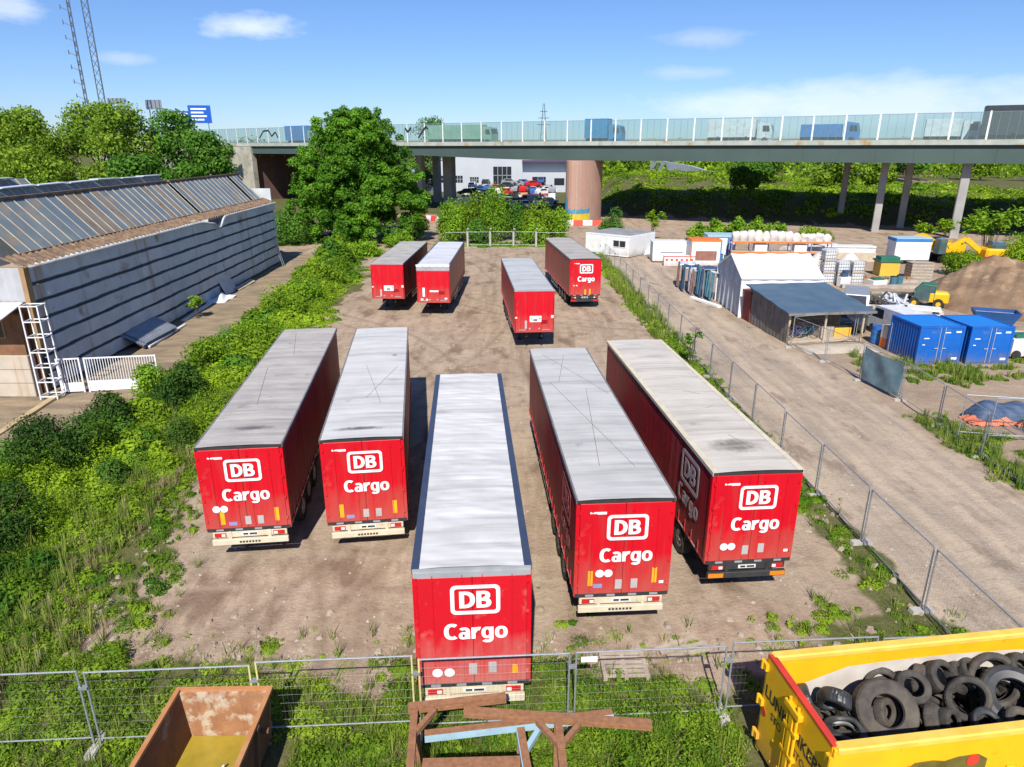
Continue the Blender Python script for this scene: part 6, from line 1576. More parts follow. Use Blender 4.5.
# yard side fence
yf = [(18.4, 43.8), (19.2, 40.4), (19.7, 36.9), (20.2, 33.6), (20.1, 30.1), (19.85, 26.6), (19.7, 23.2)]
yl = ['yard fence panel running from the wooden shed to the corner', 'yard fence panel between shed corner and teal banner', 'yard fence panel covered by a torn teal banner', 'yard fence panel between teal banner and leaning gate', 'yard fence panel beside the black and orange pile', 'yard fence panel at the picture edge along the road']
for i in range(6):
    a, b_ = Vector((*yf[i], 0)), Vector((*yf[i + 1], 0)); d = (b_ - a).normalized() * 0.04
    panel(yl[i], a + d, b_ - d, 1.95, 'mesh fence panels round the yard')
    foot(['concrete foot at the shed corner fence', 'concrete foot before the wooden shed', 'concrete foot at the banner end nearer the shed', 'concrete foot at the banner end nearer the gate', 'concrete foot beside the leaning mesh gate', 'concrete foot at the road edge near the picture edge'][i], *yf[i], 0.1, 'concrete feet of the yard fence')
panel('yard fence panel across the open front of the wooden shed', (18.45, 43.85, 0), (23.2, 45.2, 0), 1.95, 'mesh fence panels round the yard')
panel('yard fence panel between shed front and blue barrel', (23.3, 45.2, 0), (23.9, 42.0, 0), 1.95, 'mesh fence panels round the yard')
panel('mesh gate panel standing before the black and orange pile', (20.3, 28.9, 0), (23.2, 28.3, 0), 1.9, 'mesh fence panels round the yard', 0.1, 0.2, 0.0022)
panel('second mesh gate panel leaning over the black and orange pile', (21.4, 28.5, 0), (25.0, 28.2, 0), 1.9, 'mesh fence panels round the yard', 0.1, 0.2, 0.0022)
p0, p1 = Vector((19.72, 36.8, 0)), Vector((20.18, 33.7, 0)); d = p1 - p0
mb = MB(); mb.grid(lambda u, v: (p0 + d * u + Vector((-0.06 - 0.05 * math.sin(u * 9 + v * 3) * math.sin(v * PI) - 0.06 * math.sin(u * PI), 0, 0.2 + 1.85 * v - 0.10 * math.sin(u * PI) * v)) + Vector((0, 0, float(ground_z(19.9, 35))))), 40, 18)
tag(mb.build('privacy_banner', M['teal_banner'], smooth=True), 'torn teal privacy banner tied to the yard fence', 'banner')
# posts of the back fence
for i, x in enumerate((-5.9, -2.9, 0.2, 3.2)):
    mb = MB(); mb.beam((0, 0, 0), (0, 0, 2.1), 0.22, 0.22); mb.beam((0, 0, 2.05), (0.1, -0.35, 2.4), 0.18, 0.18)
    o = mb.build('concrete_post', M['concrete'], loc=(x, 92.6, 0)); tag(o, ['concrete fence post nearest the grey banded trailer', 'second concrete fence post before the bushes', 'third concrete fence post before the bushes', 'concrete fence post nearest the lettered back row trailer'][i], 'fence post', 'concrete posts of the back fence')
for i, (xa, xb) in enumerate(((-9.0, -5.9), (-5.9, -2.9), (-2.9, 0.2), (0.2, 3.2), (3.2, 7.5))):
    panel(['back fence panel at the end by the track', 'back fence panel between first and second concrete post', 'back fence panel between second and third concrete post', 'back fence panel between third and last concrete post', 'back fence panel behind the lettered back row trailer'][i], (xa + 0.12, 92.6, 0), (xb - 0.12, 92.6, 0), 1.8, 'panels of the back fence', 0.4, 0.5, 0.003, r=0.012)

# ------------------------------------------------------------------ site office and the yard beyond the road
of = thing('site_office', 'white twin container site office with two dark windows', 'site office', (13.9, 82.4, 0), math.atan2(4.5, -4.6) + PI)   # local +x runs back along the front wall
# local frame: front wall runs from x=-6.4 to 0 at y=0, depth goes to y<0 or >0
of.rotation_euler = (0, 0, math.atan2(-0.66, 0.75))
for k in range(2):
    x0 = -6.3 + k * 3.16
    mb = MB(); mb.cbox(x0, x0 + 3.1, 0, 6.0, 0.12, 2.62, 0.04); bo = mb.build('container_body', M['office_white'], of)
    mb = MB()
    for xa in (x0, x0 + 2.98): mb.b2(xa, xa + 0.12, -0.03, -0.002, 0.12, 2.6)
    mb.b2(x0 + 0.125, x0 + 2.975, -0.03, -0.002, 2.46, 2.6); mb.b2(x0 + 0.125, x0 + 2.975, -0.03, -0.002, 0.12, 0.25); mb.build('frame', M['plate_white'], bo)
    mb = MB(); mb.cbox(x0 + 0.02, x0 + 3.08, 0.03, 5.97, 2.624, 2.68, 0.02); mb.build('roof', M['office_roof'], of)
mb = MB(); mb.b2(-2.2, -1.42, -0.05, -0.004, 1.25, 1.95); mb.b2(-1.32, -0.55, -0.05, -0.004, 1.25, 1.95); wf = mb.build('window', M['window_dark'], of)
mb = MB(); mb.b2(-2.28, -0.47, -0.045, -0.004, 1.16, 1.24); mb.b2(-2.28, -0.47, -0.045, -0.004, 1.96, 2.04); mb.b2(-1.41, -1.33, -0.055, -0.004, 1.25, 1.95); mb.build('window_frame', M['plate_white'], wf)
mb = MB(); mb.b2(-5.9, -3.9, -0.035, -0.004, 0.3, 2.3); do = mb.build('door', M['plate_white'], of); mb = MB(); mb.b2(-4.1, -4.0, -0.08, -0.036, 1.1, 1.2); mb.build('handle', M['dark_steel'], do)
mb = MB()
for i in range(22): mb.b2(0.003, 0.014, 0.25 + i * 0.26, 0.38 + i * 0.26, 0.3, 2.45)
mb.build('side_rib', M['office_white'], of)
# white box trailers and barriers
def simple(nm, lb, cat, loc, rz, parts, group=None):
    t = thing(nm, lb, cat, loc, rz, group)
    for pn, mk, bxs in parts:
        mb = MB()
        for q in bxs:
            if len(q) == 6: mb.cbox(*q, 0.02)
            else: mb.cyl(*q)
        mb.build(pn, M[mk], t)
    return t
simple('storage_box', 'white storage box on the gravel between site office and cabin', 'storage box', (18.0, 79.2, 0), -0.05,
       [('body', 'office_white', [(-1.9, 1.9, 0, 2.2, 0.15, 2.25)]), ('lid', 'plate_white', [(-1.95, 1.95, -0.05, 2.25, 2.26, 2.36)]), ('skid', 'dark_steel', [(-1.8, -1.6, 0.05, 2.1, 0, 0.14), (1.6, 1.8, 0.05, 2.1, 0, 0.14)]), ('print_line', 'sign_back', [(-1.0, 1.5, -0.012, -0.002, 1.1, 1.2)])])
sb = simple('striped_barrier_box', 'white site barrier with red dots in front of the storage box', 'barrier', (18.6, 76.6, 0), -0.05,
       [('body', 'office_white', [(-1.7, 1.7, 0, 0.7, 0.0, 1.15)]), ('red_edge', 'barrier_red', [(-1.7, 1.7, -0.02, 0.0, 1.03, 1.13)])])
mb = MB()
for i in range(6): mb.cyl((-1.4 + i * 0.55, -0.03, 0.72), (-1.4 + i * 0.55, -0.002, 0.72), 0.13, n=10)
mb.build('red_dot', M['barrier_red'], sb)
cb = simple('site_cabin', 'orange framed white cabin beyond the hanging tarpaulins', 'cabin', (21.4, 76.5, 0), -0.05,
       [('body', 'office_white', [(-1.6, 1.6, 0, 2.6, 0.1, 2.75)]), ('frame', 'orange_steel', [(-1.68, 1.68, -0.06, 2.66, 2.76, 2.92), (-1.68, -1.56, -0.07, -0.002, 0.1, 2.74)]), ('panel', 'tarp_brown', [(-1.1, 1.2, -0.05, -0.003, 0.7, 1.7)]), ('corner', 'truck_blue', [(1.56, 1.68, -0.07, 2.6, 0.1, 2.74)])])
simple('site_cabin', 'pale blue cabin behind the orange framed cabin', 'cabin', (24.6, 81.5, 0), -0.1,
       [('body', 'truck_white', [(-1.6, 1.6, 0, 3, 0.1, 2.6)]), ('roof', 'pale_blue_steel', [(-1.7, 1.7, -0.1, 3.1, 2.61, 2.8)]), ('stripe', 'truck_blue', [(-0.9, -0.5, -0.03, -0.002, 0.1, 2.5), (0.6, 1.0, -0.03, -0.002, 0.1, 2.5)])])
t = thing('tarpaulin_heap', 'long grey covered heap behind the white storage box', 'heap', (20.2, 86.5, 0))
mb = MB(); mb.grid(lambda u, v: (-4 + 8 * u, -1.6 + 3.2 * v, 1.5 * (math.sin(v * PI) ** 0.7) * min(1, 6 * u, 6 * (1 - u)) ** 0.5 + 0.12 * math.sin(19 * u + 4 * v)), 50, 12); mb.build('cover', M['grey_tarp'], t, smooth=True)
# upright frames hung with tarpaulins by the road
for i, (x, y, mk, lb) in enumerate([(15.95, 65.0, 'tarp_brown', 'brown red tarpaulin frame beside the road, nearest the storage box'), (15.9, 63.0, 'tarp_navy', 'navy tarpaulin frame beside the road, behind the brown ones'), (16.2, 61.4, 'tarp_brown', 'brown tarpaulin frame beside the road, middle of the row'),
                                    (16.6, 60.0, 'tarp_navy', 'dark navy tarpaulin frame beside the road, tallest of the row'), (17.1, 58.9, 'tarp_teal', 'teal tarpaulin frame next to the white tent')]):
    h = 2.2 + 0.35 * (i == 3) + 0.2 * (i == 4)
    t = thing('tarpaulin_rack', lb, 'tarpaulin rack', (x, y, 0), R(-12 + 6 * i), 'frames hung with tarpaulins by the road')
    mb = MB(); mb.tube([(-0.1, -0.85, 0), (-0.1, -0.85, h), (-0.1, 0.85, h), (-0.1, 0.85, 0)], 0.035, 6); mb.tube([(1.3, -0.85, 0), (1.3, -0.85, h), (1.3, 0.85, h), (1.3, 0.85, 0)], 0.035, 6)
    for y_ in (-0.85, 0.85): mb.tube([(-0.1, y_, h), (1.3, y_, h)], 0.035, 6)
    mb.build('frame', M['galvanised'], t)
    for k in range(3):
        mb = MB(); y0, w_ = -0.8 + k * 0.56, 0.46
        mb.grid(lambda u, v: (-0.15 + 0.09 * math.sin(u * 8 + k * 2 + v) - 0.12 * (1 - v) * math.sin(k + 1), y0 + w_ * u, 0.15 + 0.12 * k + (h - 0.1 - 0.12 * k) * v), 12, 10)
        mb.build('cloth', M[[mk, 'tarp_teal', mk][k] if i != 2 else ['tarp_brown', 'grey_tarp', 'tarp_navy'][k]], t, smooth=True)
    mb = MB(); mb.grid(lambda u, v: (-0.1 + 1.4 * u, -0.85 + 1.7 * v, h + 0.05 + 0.08 * math.sin(u * 7 + i) * math.sin(v * 9)), 10, 10); mb.build('top_cover', M['tarp_navy' if i % 2 else 'grey_tarp'], t, smooth=True)
mb = MB(); mb.beam((15.7, 59.4, 0.09), (17.1, 55.6, 0.09), 0.35, 0.18); tag(mb.build('white_pipe', M['white_tarp']), 'white plastic channel lying before the tarpaulin frames', 'channel')
# rack with sacks
rk = thing('storage_rack', 'long orange beamed storage rack carrying white sacks', 'storage rack', (25.0, 79.0, 0), R(-4))
for i in range(6):
    for y_ in (0, 1.2): mb = MB(); mb.beam((i * 2.2, y_, 0), (i * 2.2, y_, 2.45), 0.1, 0.1); mb.build('upright', M['sticker_blue'], rk)
mb = MB()
for z in (1.2, 2.35):
    for y_ in (-0.08, 1.28): mb.beam((0, y_, z), (11, y_, z), 0.06, 0.16)
mb.build('beam', M['orange_steel'], rk); mb = MB()
for z in (1.29, 2.44): mb.b2(0.05, 10.95, -0.05, 1.25, z, z + 0.03)
mb.build('shelf', M['pale_wood'], rk)
sk = None
for i in range(13):
    mb = MB(); hh = 0.75 + 0.45 * rng.uniform(); sw = rng.uniform(0.85, 1.15); ph_ = rng.uniform(0, 6)
    mb.grid(lambda u, v: (0.47 * sw * abs(math.cos(u * 2 * PI)) ** 0.6 * math.copysign(1, math.cos(u * 2 * PI)) * (0.85 + 0.15 * min(1, v * 5) - 0.45 * max(0, v - 0.7) / 0.3 + 0.07 * math.sin(v * 7 + ph_)), 0.44 * abs(math.sin(u * 2 * PI)) ** 0.6 * math.copysign(1, math.sin(u * 2 * PI)) * (1 - 0.45 * max(0, v - 0.7) / 0.3) + 0.05 * math.sin(v * 5 + ph_), hh * v + 0.06 * math.sin(u * 13 + ph_) * v), 20, 10)
    mb.add([(0.2 * math.cos(2 * PI * q / 10), 0.2 * math.sin(2 * PI * q / 10), hh) for q in range(10)], [tuple(range(10))])
    a = 0.45 + i * 0.84; c, s = math.cos(R(-4)), math.sin(R(-4)); p = (25 + a * c - 0.6 * s, 79 + a * s + 0.6 * c, 2.475)
    o = mb.build('sack', M['sack_white'], loc=p, smooth=True); tag(o, 'white sack standing on top of the orange storage rack', 'sack', 'sacks on the storage rack')
for i in range(5):
    a = 1.1 + i * 2.2; c, s = math.cos(R(-4)), math.sin(R(-4)); p = (25 + a * c - 0.6 * s, 79 + a * s + 0.6 * c, 1.325 if i % 2 else 0.0)
    o = simple('crate', ['navy crate on the floor under the storage rack, nearest the cabins', 'white crate on the lower shelf of the storage rack, nearest the cabins', 'navy crate on the floor in the middle under the storage rack', 'white crate on the lower shelf nearest the liquid tanks', 'navy crate on the floor under the storage rack nearest the liquid tanks'][i], 'crate', p, R(-4), [('box', 'tarp_navy' if i % 2 == 0 else 'ibc_white', [(-0.7, 0.7, -0.5, 0.5, 0, 0.75)]), ('rim', 'plate_white', [(-0.73, 0.73, -0.53, 0.53, 0.76, 0.82)])])
# white tent
tn = thing('storage_tent', 'white gabled storage tent beside the dirt road', 'tent', (17.6, 52.1, 0))
mb = MB()
def troof(u, v):
    x = 6.3 * u; q = v
    if q < 0.5: return (x - 0.1, -0.12 + (3.2 + 0.12) * (q * 2), 3.02 + (4.5 - 3.02) * q * 2 - 0.06 * math.sin(u * PI * 4) ** 2 * math.sin(q * 2 * PI))
    return (x - 0.1, 3.2 + 3.42 * (q - 0.5) * 2, 4.5 - (4.5 - 3.1) * (q - 0.5) * 2 - 0.06 * math.sin(u * PI * 4) ** 2)
mb.grid(troof, 32, 16); mb.build('roof_sheet', M['white_tarp'], tn)
mb = MB()
def gab(u, v):
    y = 6.5 * u; top = 3.0 + (4.46 - 3.0) * (y / 3.2) if y < 3.2 else 4.46 - (4.46 - 3.08) * (y - 3.2) / 3.3
    return (0.02 + 0.07 * math.sin(y * 5.2) * (1 - v) + 0.03 * math.sin(y * 11 + v * 3), y, 0.03 + top * v)
mb.grid(gab, 60, 10); mb.build('gable_sheet', M['grey_tarp'], tn, smooth=True)
mb = MB(); mb.grid(lambda u, v: (6.2 * u, 0.0 + 0.02 * math.sin(u * 30), 0.03 + 2.95 * v), 40, 4); mb.grid(lambda u, v: (6.2 * u, 6.5, 0.03 + 3.02 * v), 10, 2); mb.grid(lambda u, v: (6.15, 6.5 * u, 0.03 + 3.0 * v), 10, 2); mb.build('side_sheet', M['white_tarp'], tn)
mb = MB()
for y_ in (0.04, 6.46): mb.tube([(-0.05, y_, 0), (-0.05, y_, 3.0)], 0.06, 8)
mb.tube([(-0.06, 0.0, 3.0), (-0.06, 3.2, 4.46), (-0.06, 6.5, 3.06)], 0.06, 8); mb.build('frame', M['white_paint'], tn)
rs = thing('tool_shed', 'narrow dark red shed between tent and wooden shed', 'shed', (17.75, 50.35, 0))
mb = MB(); mb.b2(0, 2.0, 0, 1.6, 0, 2.2); mb.build('wall', M['dark_red_wood'], rs); mb = MB(); mb.prism([(-0.1, 2.21), (2.1, 2.35), (2.1, 2.43), (-0.1, 2.29)], (0, -0.1, 0), (1, 0, 0), (0, 0, 1), (0, 1.8, 0)); mb.build('roof', M['dark_red_wood'], rs)
# wooden shed with blue felt roof
ws = thing('wooden_shed', 'open fronted grey wooden shed with blue felt roof', 'shed', (18.5, 44.6, 0), R(6.5))
wd, dp = 5.3, 6.1
mb = MB()
for i in range(24):
    y0 = i * dp / 24
    mb.b2(-0.03 - 0.012 * (i % 2), 0.03, y0, y0 + dp / 24 - 0.012, 0.02, 2.12 + 0.62 * (y0 / dp))
mb.build('plank_wall', M['grey_wood'], ws)
mb = MB(); mb.b2(0.05, wd, dp - 0.08, dp, 0.02, 2.7); mb.b2(wd - 0.06, wd, 2.9, dp - 0.1, 0.02, 2.4); mb.build('rear_wall', M['grey_wood'], ws)
mb = MB()
for i in range(18): mb.b2(0.06 + i * 0.287, 0.06 + i * 0.287 + 0.27, 2.6, 2.66, 0.1, 2.25)
mb.build('back_board', M['tan_wood'], ws)
mb = MB()
for x_ in (0.0, 2.55, wd - 0.05): mb.beam((x_, 0.05, 0), (x_, 0.05, 2.1), 0.11, 0.11)
mb.build('post', M['pale_wood'], ws)
mb = MB(); mb.b2(0.06, wd, 0.12, 2.58, 0.02, 0.16); mb.build('floor_deck', M['pale_wood'], ws)
mb = MB()
pts = lambda u, v: (-0.35 + (wd + 0.9) * u, -0.35 + (dp + 0.6) * v, 2.16 + 0.72 * v + 0.02 * math.sin(v * 22) + 0.015 * math.sin(u * 17 + 3 * v))
mb.grid(pts, 24, 24); k = len(mb.v); mb.grid(lambda u, v: (pts(u, v)[0], pts(u, v)[1], pts(u, v)[2] - 0.09), 24, 24)
for (u0, v0, u1, v1) in ((0, 0, 1, 0), (1, 0, 1, 1), (1, 1, 0, 1), (0, 1, 0, 0)):
    for q in range(24):
        a, b_ = (u0 + (u1 - u0) * q / 24, v0 + (v1 - v0) * q / 24), (u0 + (u1 - u0) * (q + 1) / 24, v0 + (v1 - v0) * (q + 1) / 24)
        A, B = pts(*a), pts(*b_); mb.add([A, B, (B[0], B[1], B[2] - 0.09), (A[0], A[1], A[2] - 0.09)], [(0, 1, 2, 3)])
mb.build('felt_roof', M['blue_felt'], ws)
mb = MB(); mb.beam((-0.36, -0.37, 2.10), (wd + 0.55, -0.37, 2.10), 0.04, 0.16); mb.build('fascia', M['grey_wood'], ws)
c, s = math.cos(R(6.5)), math.sin(R(6.5))
def wsp(x, y, z=0.165): return (18.5 + x * c - y * s, 44.6 + x * s + y * c, z)
def bicycle(lb, p, a, m):
    t = thing('bicycle', lb, 'bicycle', p, a, 'bicycles stored in the wooden shed')
    for x in (-0.5, 0.5):
        mb = MB(); mb.lathe([(0.32, -0.015), (0.35, -0.015), (0.35, 0.015), (0.32, 0.015)], (x, 0, 0.35), (0, 1, 0), 20); w_ = mb.build('wheel', M['tyre'], t)
        mb = MB()
        for q in range(4): an__ = q * PI / 4; mb.tube([(x - 0.32 * math.cos(an__), 0, 0.35 - 0.32 * math.sin(an__)), (x + 0.32 * math.cos(an__), 0, 0.35 + 0.32 * math.sin(an__))], 0.004, 4)
        mb.build('spoke', M['galvanised'], w_)
    mb = MB(); mb.tube([(-0.5, 0, 0.35), (-0.12, 0, 0.85), (0.33, 0, 0.82), (0.0, 0, 0.33), (-0.5, 0, 0.35)], 0.018, 6); mb.tube([(-0.16, 0, 0.95), (0.0, 0, 0.33)], 0.018, 6); mb.tube([(0.5, 0, 0.35), (0.32, 0, 0.98)], 0.018, 6); mb.build('frame', m, t)
    mb = MB(); mb.tube([(0.3, -0.28, 1.0), (0.32, 0, 0.98), (0.3, 0.28, 1.0)], 0.014, 6); mb.build('handlebar', M['galvanised'], t)
    mb = MB(); mb.cbox(-0.3, -0.04, -0.07, 0.07, 0.94, 1.0, 0.02); mb.build('saddle', M['ink'], t)
for i, (x, y, mk, lb) in enumerate([(0.9, 0.55, 'car_blue', 'blue bicycle nearest the plank wall in the wooden shed'), (1.1, 0.95, 'car_red', 'red bicycle second in the wooden shed'), (1.35, 1.35, 'car_silver', 'silver bicycle in the middle of the wooden shed'), (1.7, 0.7, 'truck_cyan', 'cyan bicycle at the front of the wooden shed'), (1.9, 1.6, 'orange_steel', 'orange bicycle at the back of the wooden shed')]):
    bicycle(lb, wsp(x, y), R(6.5 + rng.uniform(-25, 25)), M[mk])
simple('cardboard_box', 'brown cardboard box stack corner behind the bicycles', 'box', wsp(0.75, 2.0), R(6.5), [('carton', 'tan_wood', [(-0.4, 0.4, -0.4, 0.4, 0, 1.2)]), ('flap', 'pale_wood', [(-0.41, 0.41, -0.03, 0.03, 1.205, 1.22)])])
simple('cardboard_box', 'large pale carton beside the shed middle post', 'box', wsp(3.1, 1.1), R(10), [('carton', 'pallet_wood', [(-0.55, 0.55, -0.4, 0.4, 0, 0.8)]), ('flap', 'pale_wood', [(-0.56, 0.56, -0.03, 0.03, 0.805, 0.82)])])
simple('cardboard_box', 'yellowish carton at the open end of the shed', 'box', wsp(4.4, 1.2), R(3), [('carton', 'box_yellow', [(-0.6, 0.6, -0.4, 0.4, 0, 0.62)]), ('flap', 'pale_wood', [(-0.61, 0.61, -0.03, 0.03, 0.625, 0.64)])])
mb = MB(); mb.grid(lambda u, v: (18.9 + 5.0 * u, 42.0 + 2.2 * v + 0.5 * u, 0.02 + 0.16 * math.sin(u * PI) * math.sin(v * PI)), 12, 8); tag(mb.build('concrete_apron', M['stained_concrete'], smooth=True), kind='structure')
# stacked liquid tanks
IB = 'white liquid tanks stacked by the puddle'
for cx_, n_ in ((30.3, 3), (31.7, 2), (33.1, 2)):
    for k in range(n_):
        nmz = {30.3: 'column nearest the tent', 31.7: 'middle column', 33.1: 'column nearest the yellow box'}[cx_]
        t = thing('liquid_tank', f"white caged liquid tank, {['bottom', 'second', 'topmost'][k]} of the {nmz}", 'tank', (cx_, 66.0 + 0.1 * k, k * 1.13), 0.05 * k, IB)
        mb = MB(); mb.cbox(-0.55, 0.55, -0.48, 0.48, 0.15, 1.08, 0.08); mb.build('bottle', M['ibc_white'], t)
        mb = MB()
        for x in np.linspace(-0.59, 0.59, 6):
            for y in (-0.52, 0.52): mb.beam((x, y, 0.14), (x, y, 1.1), 0.02, 0.02)
        for z in (0.3, 0.6, 0.9, 1.1):
            for y in (-0.52, 0.52): mb.beam((-0.6, y, z), (0.6, y, z), 0.025, 0.025)
            for x in (-0.6, 0.6): mb.beam((x, -0.52, z), (x, 0.52, z), 0.025, 0.025)
        mb.build('cage', M['galvanised'], t)
        mb = MB()
        for y in (-0.45, 0, 0.45): mb.b2(-0.6, 0.6, y - 0.06, y + 0.06, 0.0, 0.13)
        mb.build('pallet', M['pallet_wood'], t)
for (x, y, lb) in ((28.8, 70.5, 'white sack heap behind the tank column nearest the tent'), (31.6, 71.0, 'white sack heap behind the middle tanks'), (34.4, 70.5, 'white sack heap behind the tanks nearest the yellow box')):
    mb = MB(); mb.grid(lambda u, v: (-1.3 + 2.6 * u, -0.9 + 1.8 * v, 2.3 * (math.sin(u * PI) * math.sin(v * PI)) ** 0.35 + 0.1 * math.sin(9 * u + 5 * v)), 16, 14)
    tag(mb.build('sack_heap', M['sack_white'], smooth=True, loc=(x, y, 0)), lb, 'sack heap')
simple('board_stack', 'long stack of pale boards and panels behind the yard puddle', 'board stack', (38.0, 80.0, 0), R(-5), [('board', 'pale_wood', [(-4, 4.2, 0, 2.0, 0.0, 0.5), (-3.6, 4.0, 0.1, 1.9, 0.51, 1.0)]), ('panel', 'ibc_white', [(-3.8, 3.9, 0.2, 1.8, 1.01, 1.6)]), ('cover', 'plate_white', [(-2.0, 3.9, 0.1, 1.9, 1.61, 1.75)])])
simple('blue_pipe_stack', 'low blue box beside the yellow green lidded box', 'box', (35.6, 73.0, 0), 0, [('body', 'truck_blue', [(-1.3, 1.3, 0, 1.4, 0, 1.0)]), ('lid', 'truck_cyan', [(-1.35, 1.35, -0.05, 1.45, 1.01, 1.12)])])
simple('white_basin', 'white basin with green cover by the tanks', 'basin', (34.5, 64.6, 0), 0.2, [('body', 'ibc_white', [(-0.75, 0.75, -0.5, 0.5, 0, 0.7)]), ('cover', 'lid_green', [(-0.5, 0.5, -0.35, 0.35, 0.71, 0.9)])])
simple('navy_bundle', 'navy cloth bundle on the middle tank column', 'bundle', (31.6, 65.15, 0), 0.3, [('cloth', 'tarp_navy', [(-0.35, 0.3, -0.2, 0.2, 0.9, 1.25), (-0.2, 0.45, -0.22, 0.18, 1.26, 1.5)]), ('stand', 'ibc_white', [(-0.6, 0.6, -0.3, 0.22, 0, 0.89)])])
yb = simple('storage_box', 'yellow box with green lid beside the wooden crate', 'storage box', (38.6, 70.2, 0), R(-4), [('body', 'box_yellow', [(-0.95, 0.95, 0, 1.7, 0.05, 1.45)]), ('lid', 'lid_green', [(-1.1, 1.1, -0.12, 1.82, 1.46, 1.62), (-0.95, 0.95, 0.2, 1.5, 1.63, 1.95)])])
t = thing('wooden_crate', 'pale wooden crate between yellow box and bush', 'crate', (41.0, 68.6, 0), R(-4))
mb = MB()
for i in range(5): mb.b2(-1.05, 1.05, 0, 0.05, 0.05 + i * 0.3, 0.31 + i * 0.3); mb.b2(-1.05, 1.05, 1.4, 1.45, 0.05 + i * 0.3, 0.31 + i * 0.3)
for i in range(5): mb.b2(-1.05, -1.0, 0.055, 1.395, 0.05 + i * 0.3, 0.31 + i * 0.3); mb.b2(1.0, 1.05, 0.055, 1.395, 0.05 + i * 0.3, 0.31 + i * 0.3)
mb.build('slat_side', M['pallet_wood'], t); mb = MB()
for i in range(5): mb.b2(-1.06, 1.06, 0.0 + i * 0.29, 0.27 + i * 0.29, 1.57, 1.61)
mb.build('slat_lid', M['pallet_wood'], t)
wb = simple('site_wagon', 'white site wagon with blue roof edge behind the crate', 'wagon', (44.8, 77.5, 0), R(-5), [('body', 'office_white', [(-1.9, 1.9, 0, 2.2, 0.55, 2.6)]), ('roof', 'truck_blue', [(-1.96, 1.96, -0.06, 2.26, 2.61, 2.9)]), ('roof_sheet', 'pale_blue_steel', [(-1.9, 1.9, 0, 2.2, 2.905, 2.96)]), ('skid', 'dark_steel', [(-1.8, -1.4, 0.2, 2.0, 0, 0.54), (1.4, 1.8, 0.2, 2.0, 0, 0.54)])])
for x0, x1, y_, lb in ((31.0, 38.6, 64.2, 'long pale kerb beam lying along the puddle'), (35.4, 41.6, 66.9, 'long pale beam lying before the yellow box')):
    mb = MB(); mb.beam((x0, y_, 0.15), (x1, y_ - 0.3, 0.15), 0.5, 0.3); tag(mb.build('concrete_beam', M['stone_grey']), lb, 'beam')
mb = MB(); n = 28
mb.add([(32.2 + 4.6 * math.cos(2 * PI * i / n) * (1 + 0.15 * math.sin(3 * 2 * PI * i / n)), 60.2 + 2.3 * math.sin(2 * PI * i / n) * (1 + 0.2 * math.cos(2 * 2 * PI * i / n)), 0.09) for i in range(n)], [tuple(range(n))])
tag(mb.build('puddle_water', M['muddy_water']), kind='structure')
# excavators
ex = thing('excavator', 'yellow excavator with long boom behind the bush', 'excavator', (50.5, 80.5, 0), R(12))
mb = MB(); mb.cbox(-1.2, 1.4, -1.2, 1.2, 1.1, 2.2, 0.15); mb.build('engine_house', M['machine_yellow'], ex)
mb = MB(); mb.cbox(-2.1, -1.1, -1.15, -0.1, 1.0, 2.7, 0.12); mb.build('cab', M['cab_glass'], ex)
mb = MB(); mb.beam((-1.0, 0.35, 1.7), (-3.4, 0.35, 2.9), 0.5, 0.7); mb.beam((-3.3, 0.35, 2.95), (-6.0, 0.35, 2.2), 0.45, 0.55); mb.build('boom', M['machine_yellow'], ex)
mb = MB(); mb.beam((-5.9, 0.35, 2.3), (-6.4, 0.35, 0.9), 0.35, 0.4); mb.build('arm', M['machine_yellow'], ex)
mb = MB(); mb.prism([(0, 0), (0.9, 0.1), (1.0, 0.7), (0.2, 0.9)], (-7.0, -0.15, 0.1), (1, 0, 0), (0, 0, 1), (0, 1.0, 0)); mb.build('bucket', M['machine_dark'], ex)
for y_ in (-1.2, 0.7):
    mb = MB(); mb.prism([(-1.7, 0.2), (-1.4, 0), (1.4, 0), (1.7, 0.25), (1.7, 0.65), (1.4, 0.9), (-1.4, 0.9), (-1.7, 0.65)], (0, y_, 0), (1, 0, 0), (0, 0, 1), (0, 0.55, 0)); mb.build('track', M['machine_dark'], ex)
ex = thing('excavator', 'yellow excavator with dark cab roof at the foot of the plants', 'excavator', (53.2, 76.2, 0), R(-8))
mb = MB(); mb.cbox(-1.5, 1.6, -1.2, 1.2, 1.0, 2.1, 0.2); mb.build('engine_house', M['machine_yellow'], ex)
mb = MB(); mb.cbox(-0.9, 0.7, -1.0, 1.0, 2.11, 2.75, 0.3); mb.build('cab', M['cab_glass'], ex)
mb = MB(); mb.beam((-1.4, 0.3, 1.6), (-3.2, 0.3, 3.0), 0.4, 0.5); mb.beam((-3.2, 0.3, 3.0), (-4.8, 0.3, 2.0), 0.35, 0.4); mb.build('boom', M['machine_yellow'], ex)
mb = MB(); mb.b2(-1.52, 1.6, -1.215, -1.205, 1.25, 1.4); mb.build('stripe', M['orange_steel'], ex)
for y_ in (-1.2, 0.7):
    mb = MB(); mb.prism([(-1.7, 0.2), (-1.4, 0), (1.4, 0), (1.7, 0.25), (1.7, 0.65), (1.4, 0.9), (-1.4, 0.9), (-1.7, 0.65)], (0, y_, 0), (1, 0, 0), (0, 0, 1), (0, 0.55, 0)); mb.build('track', M['machine_dark'], ex)
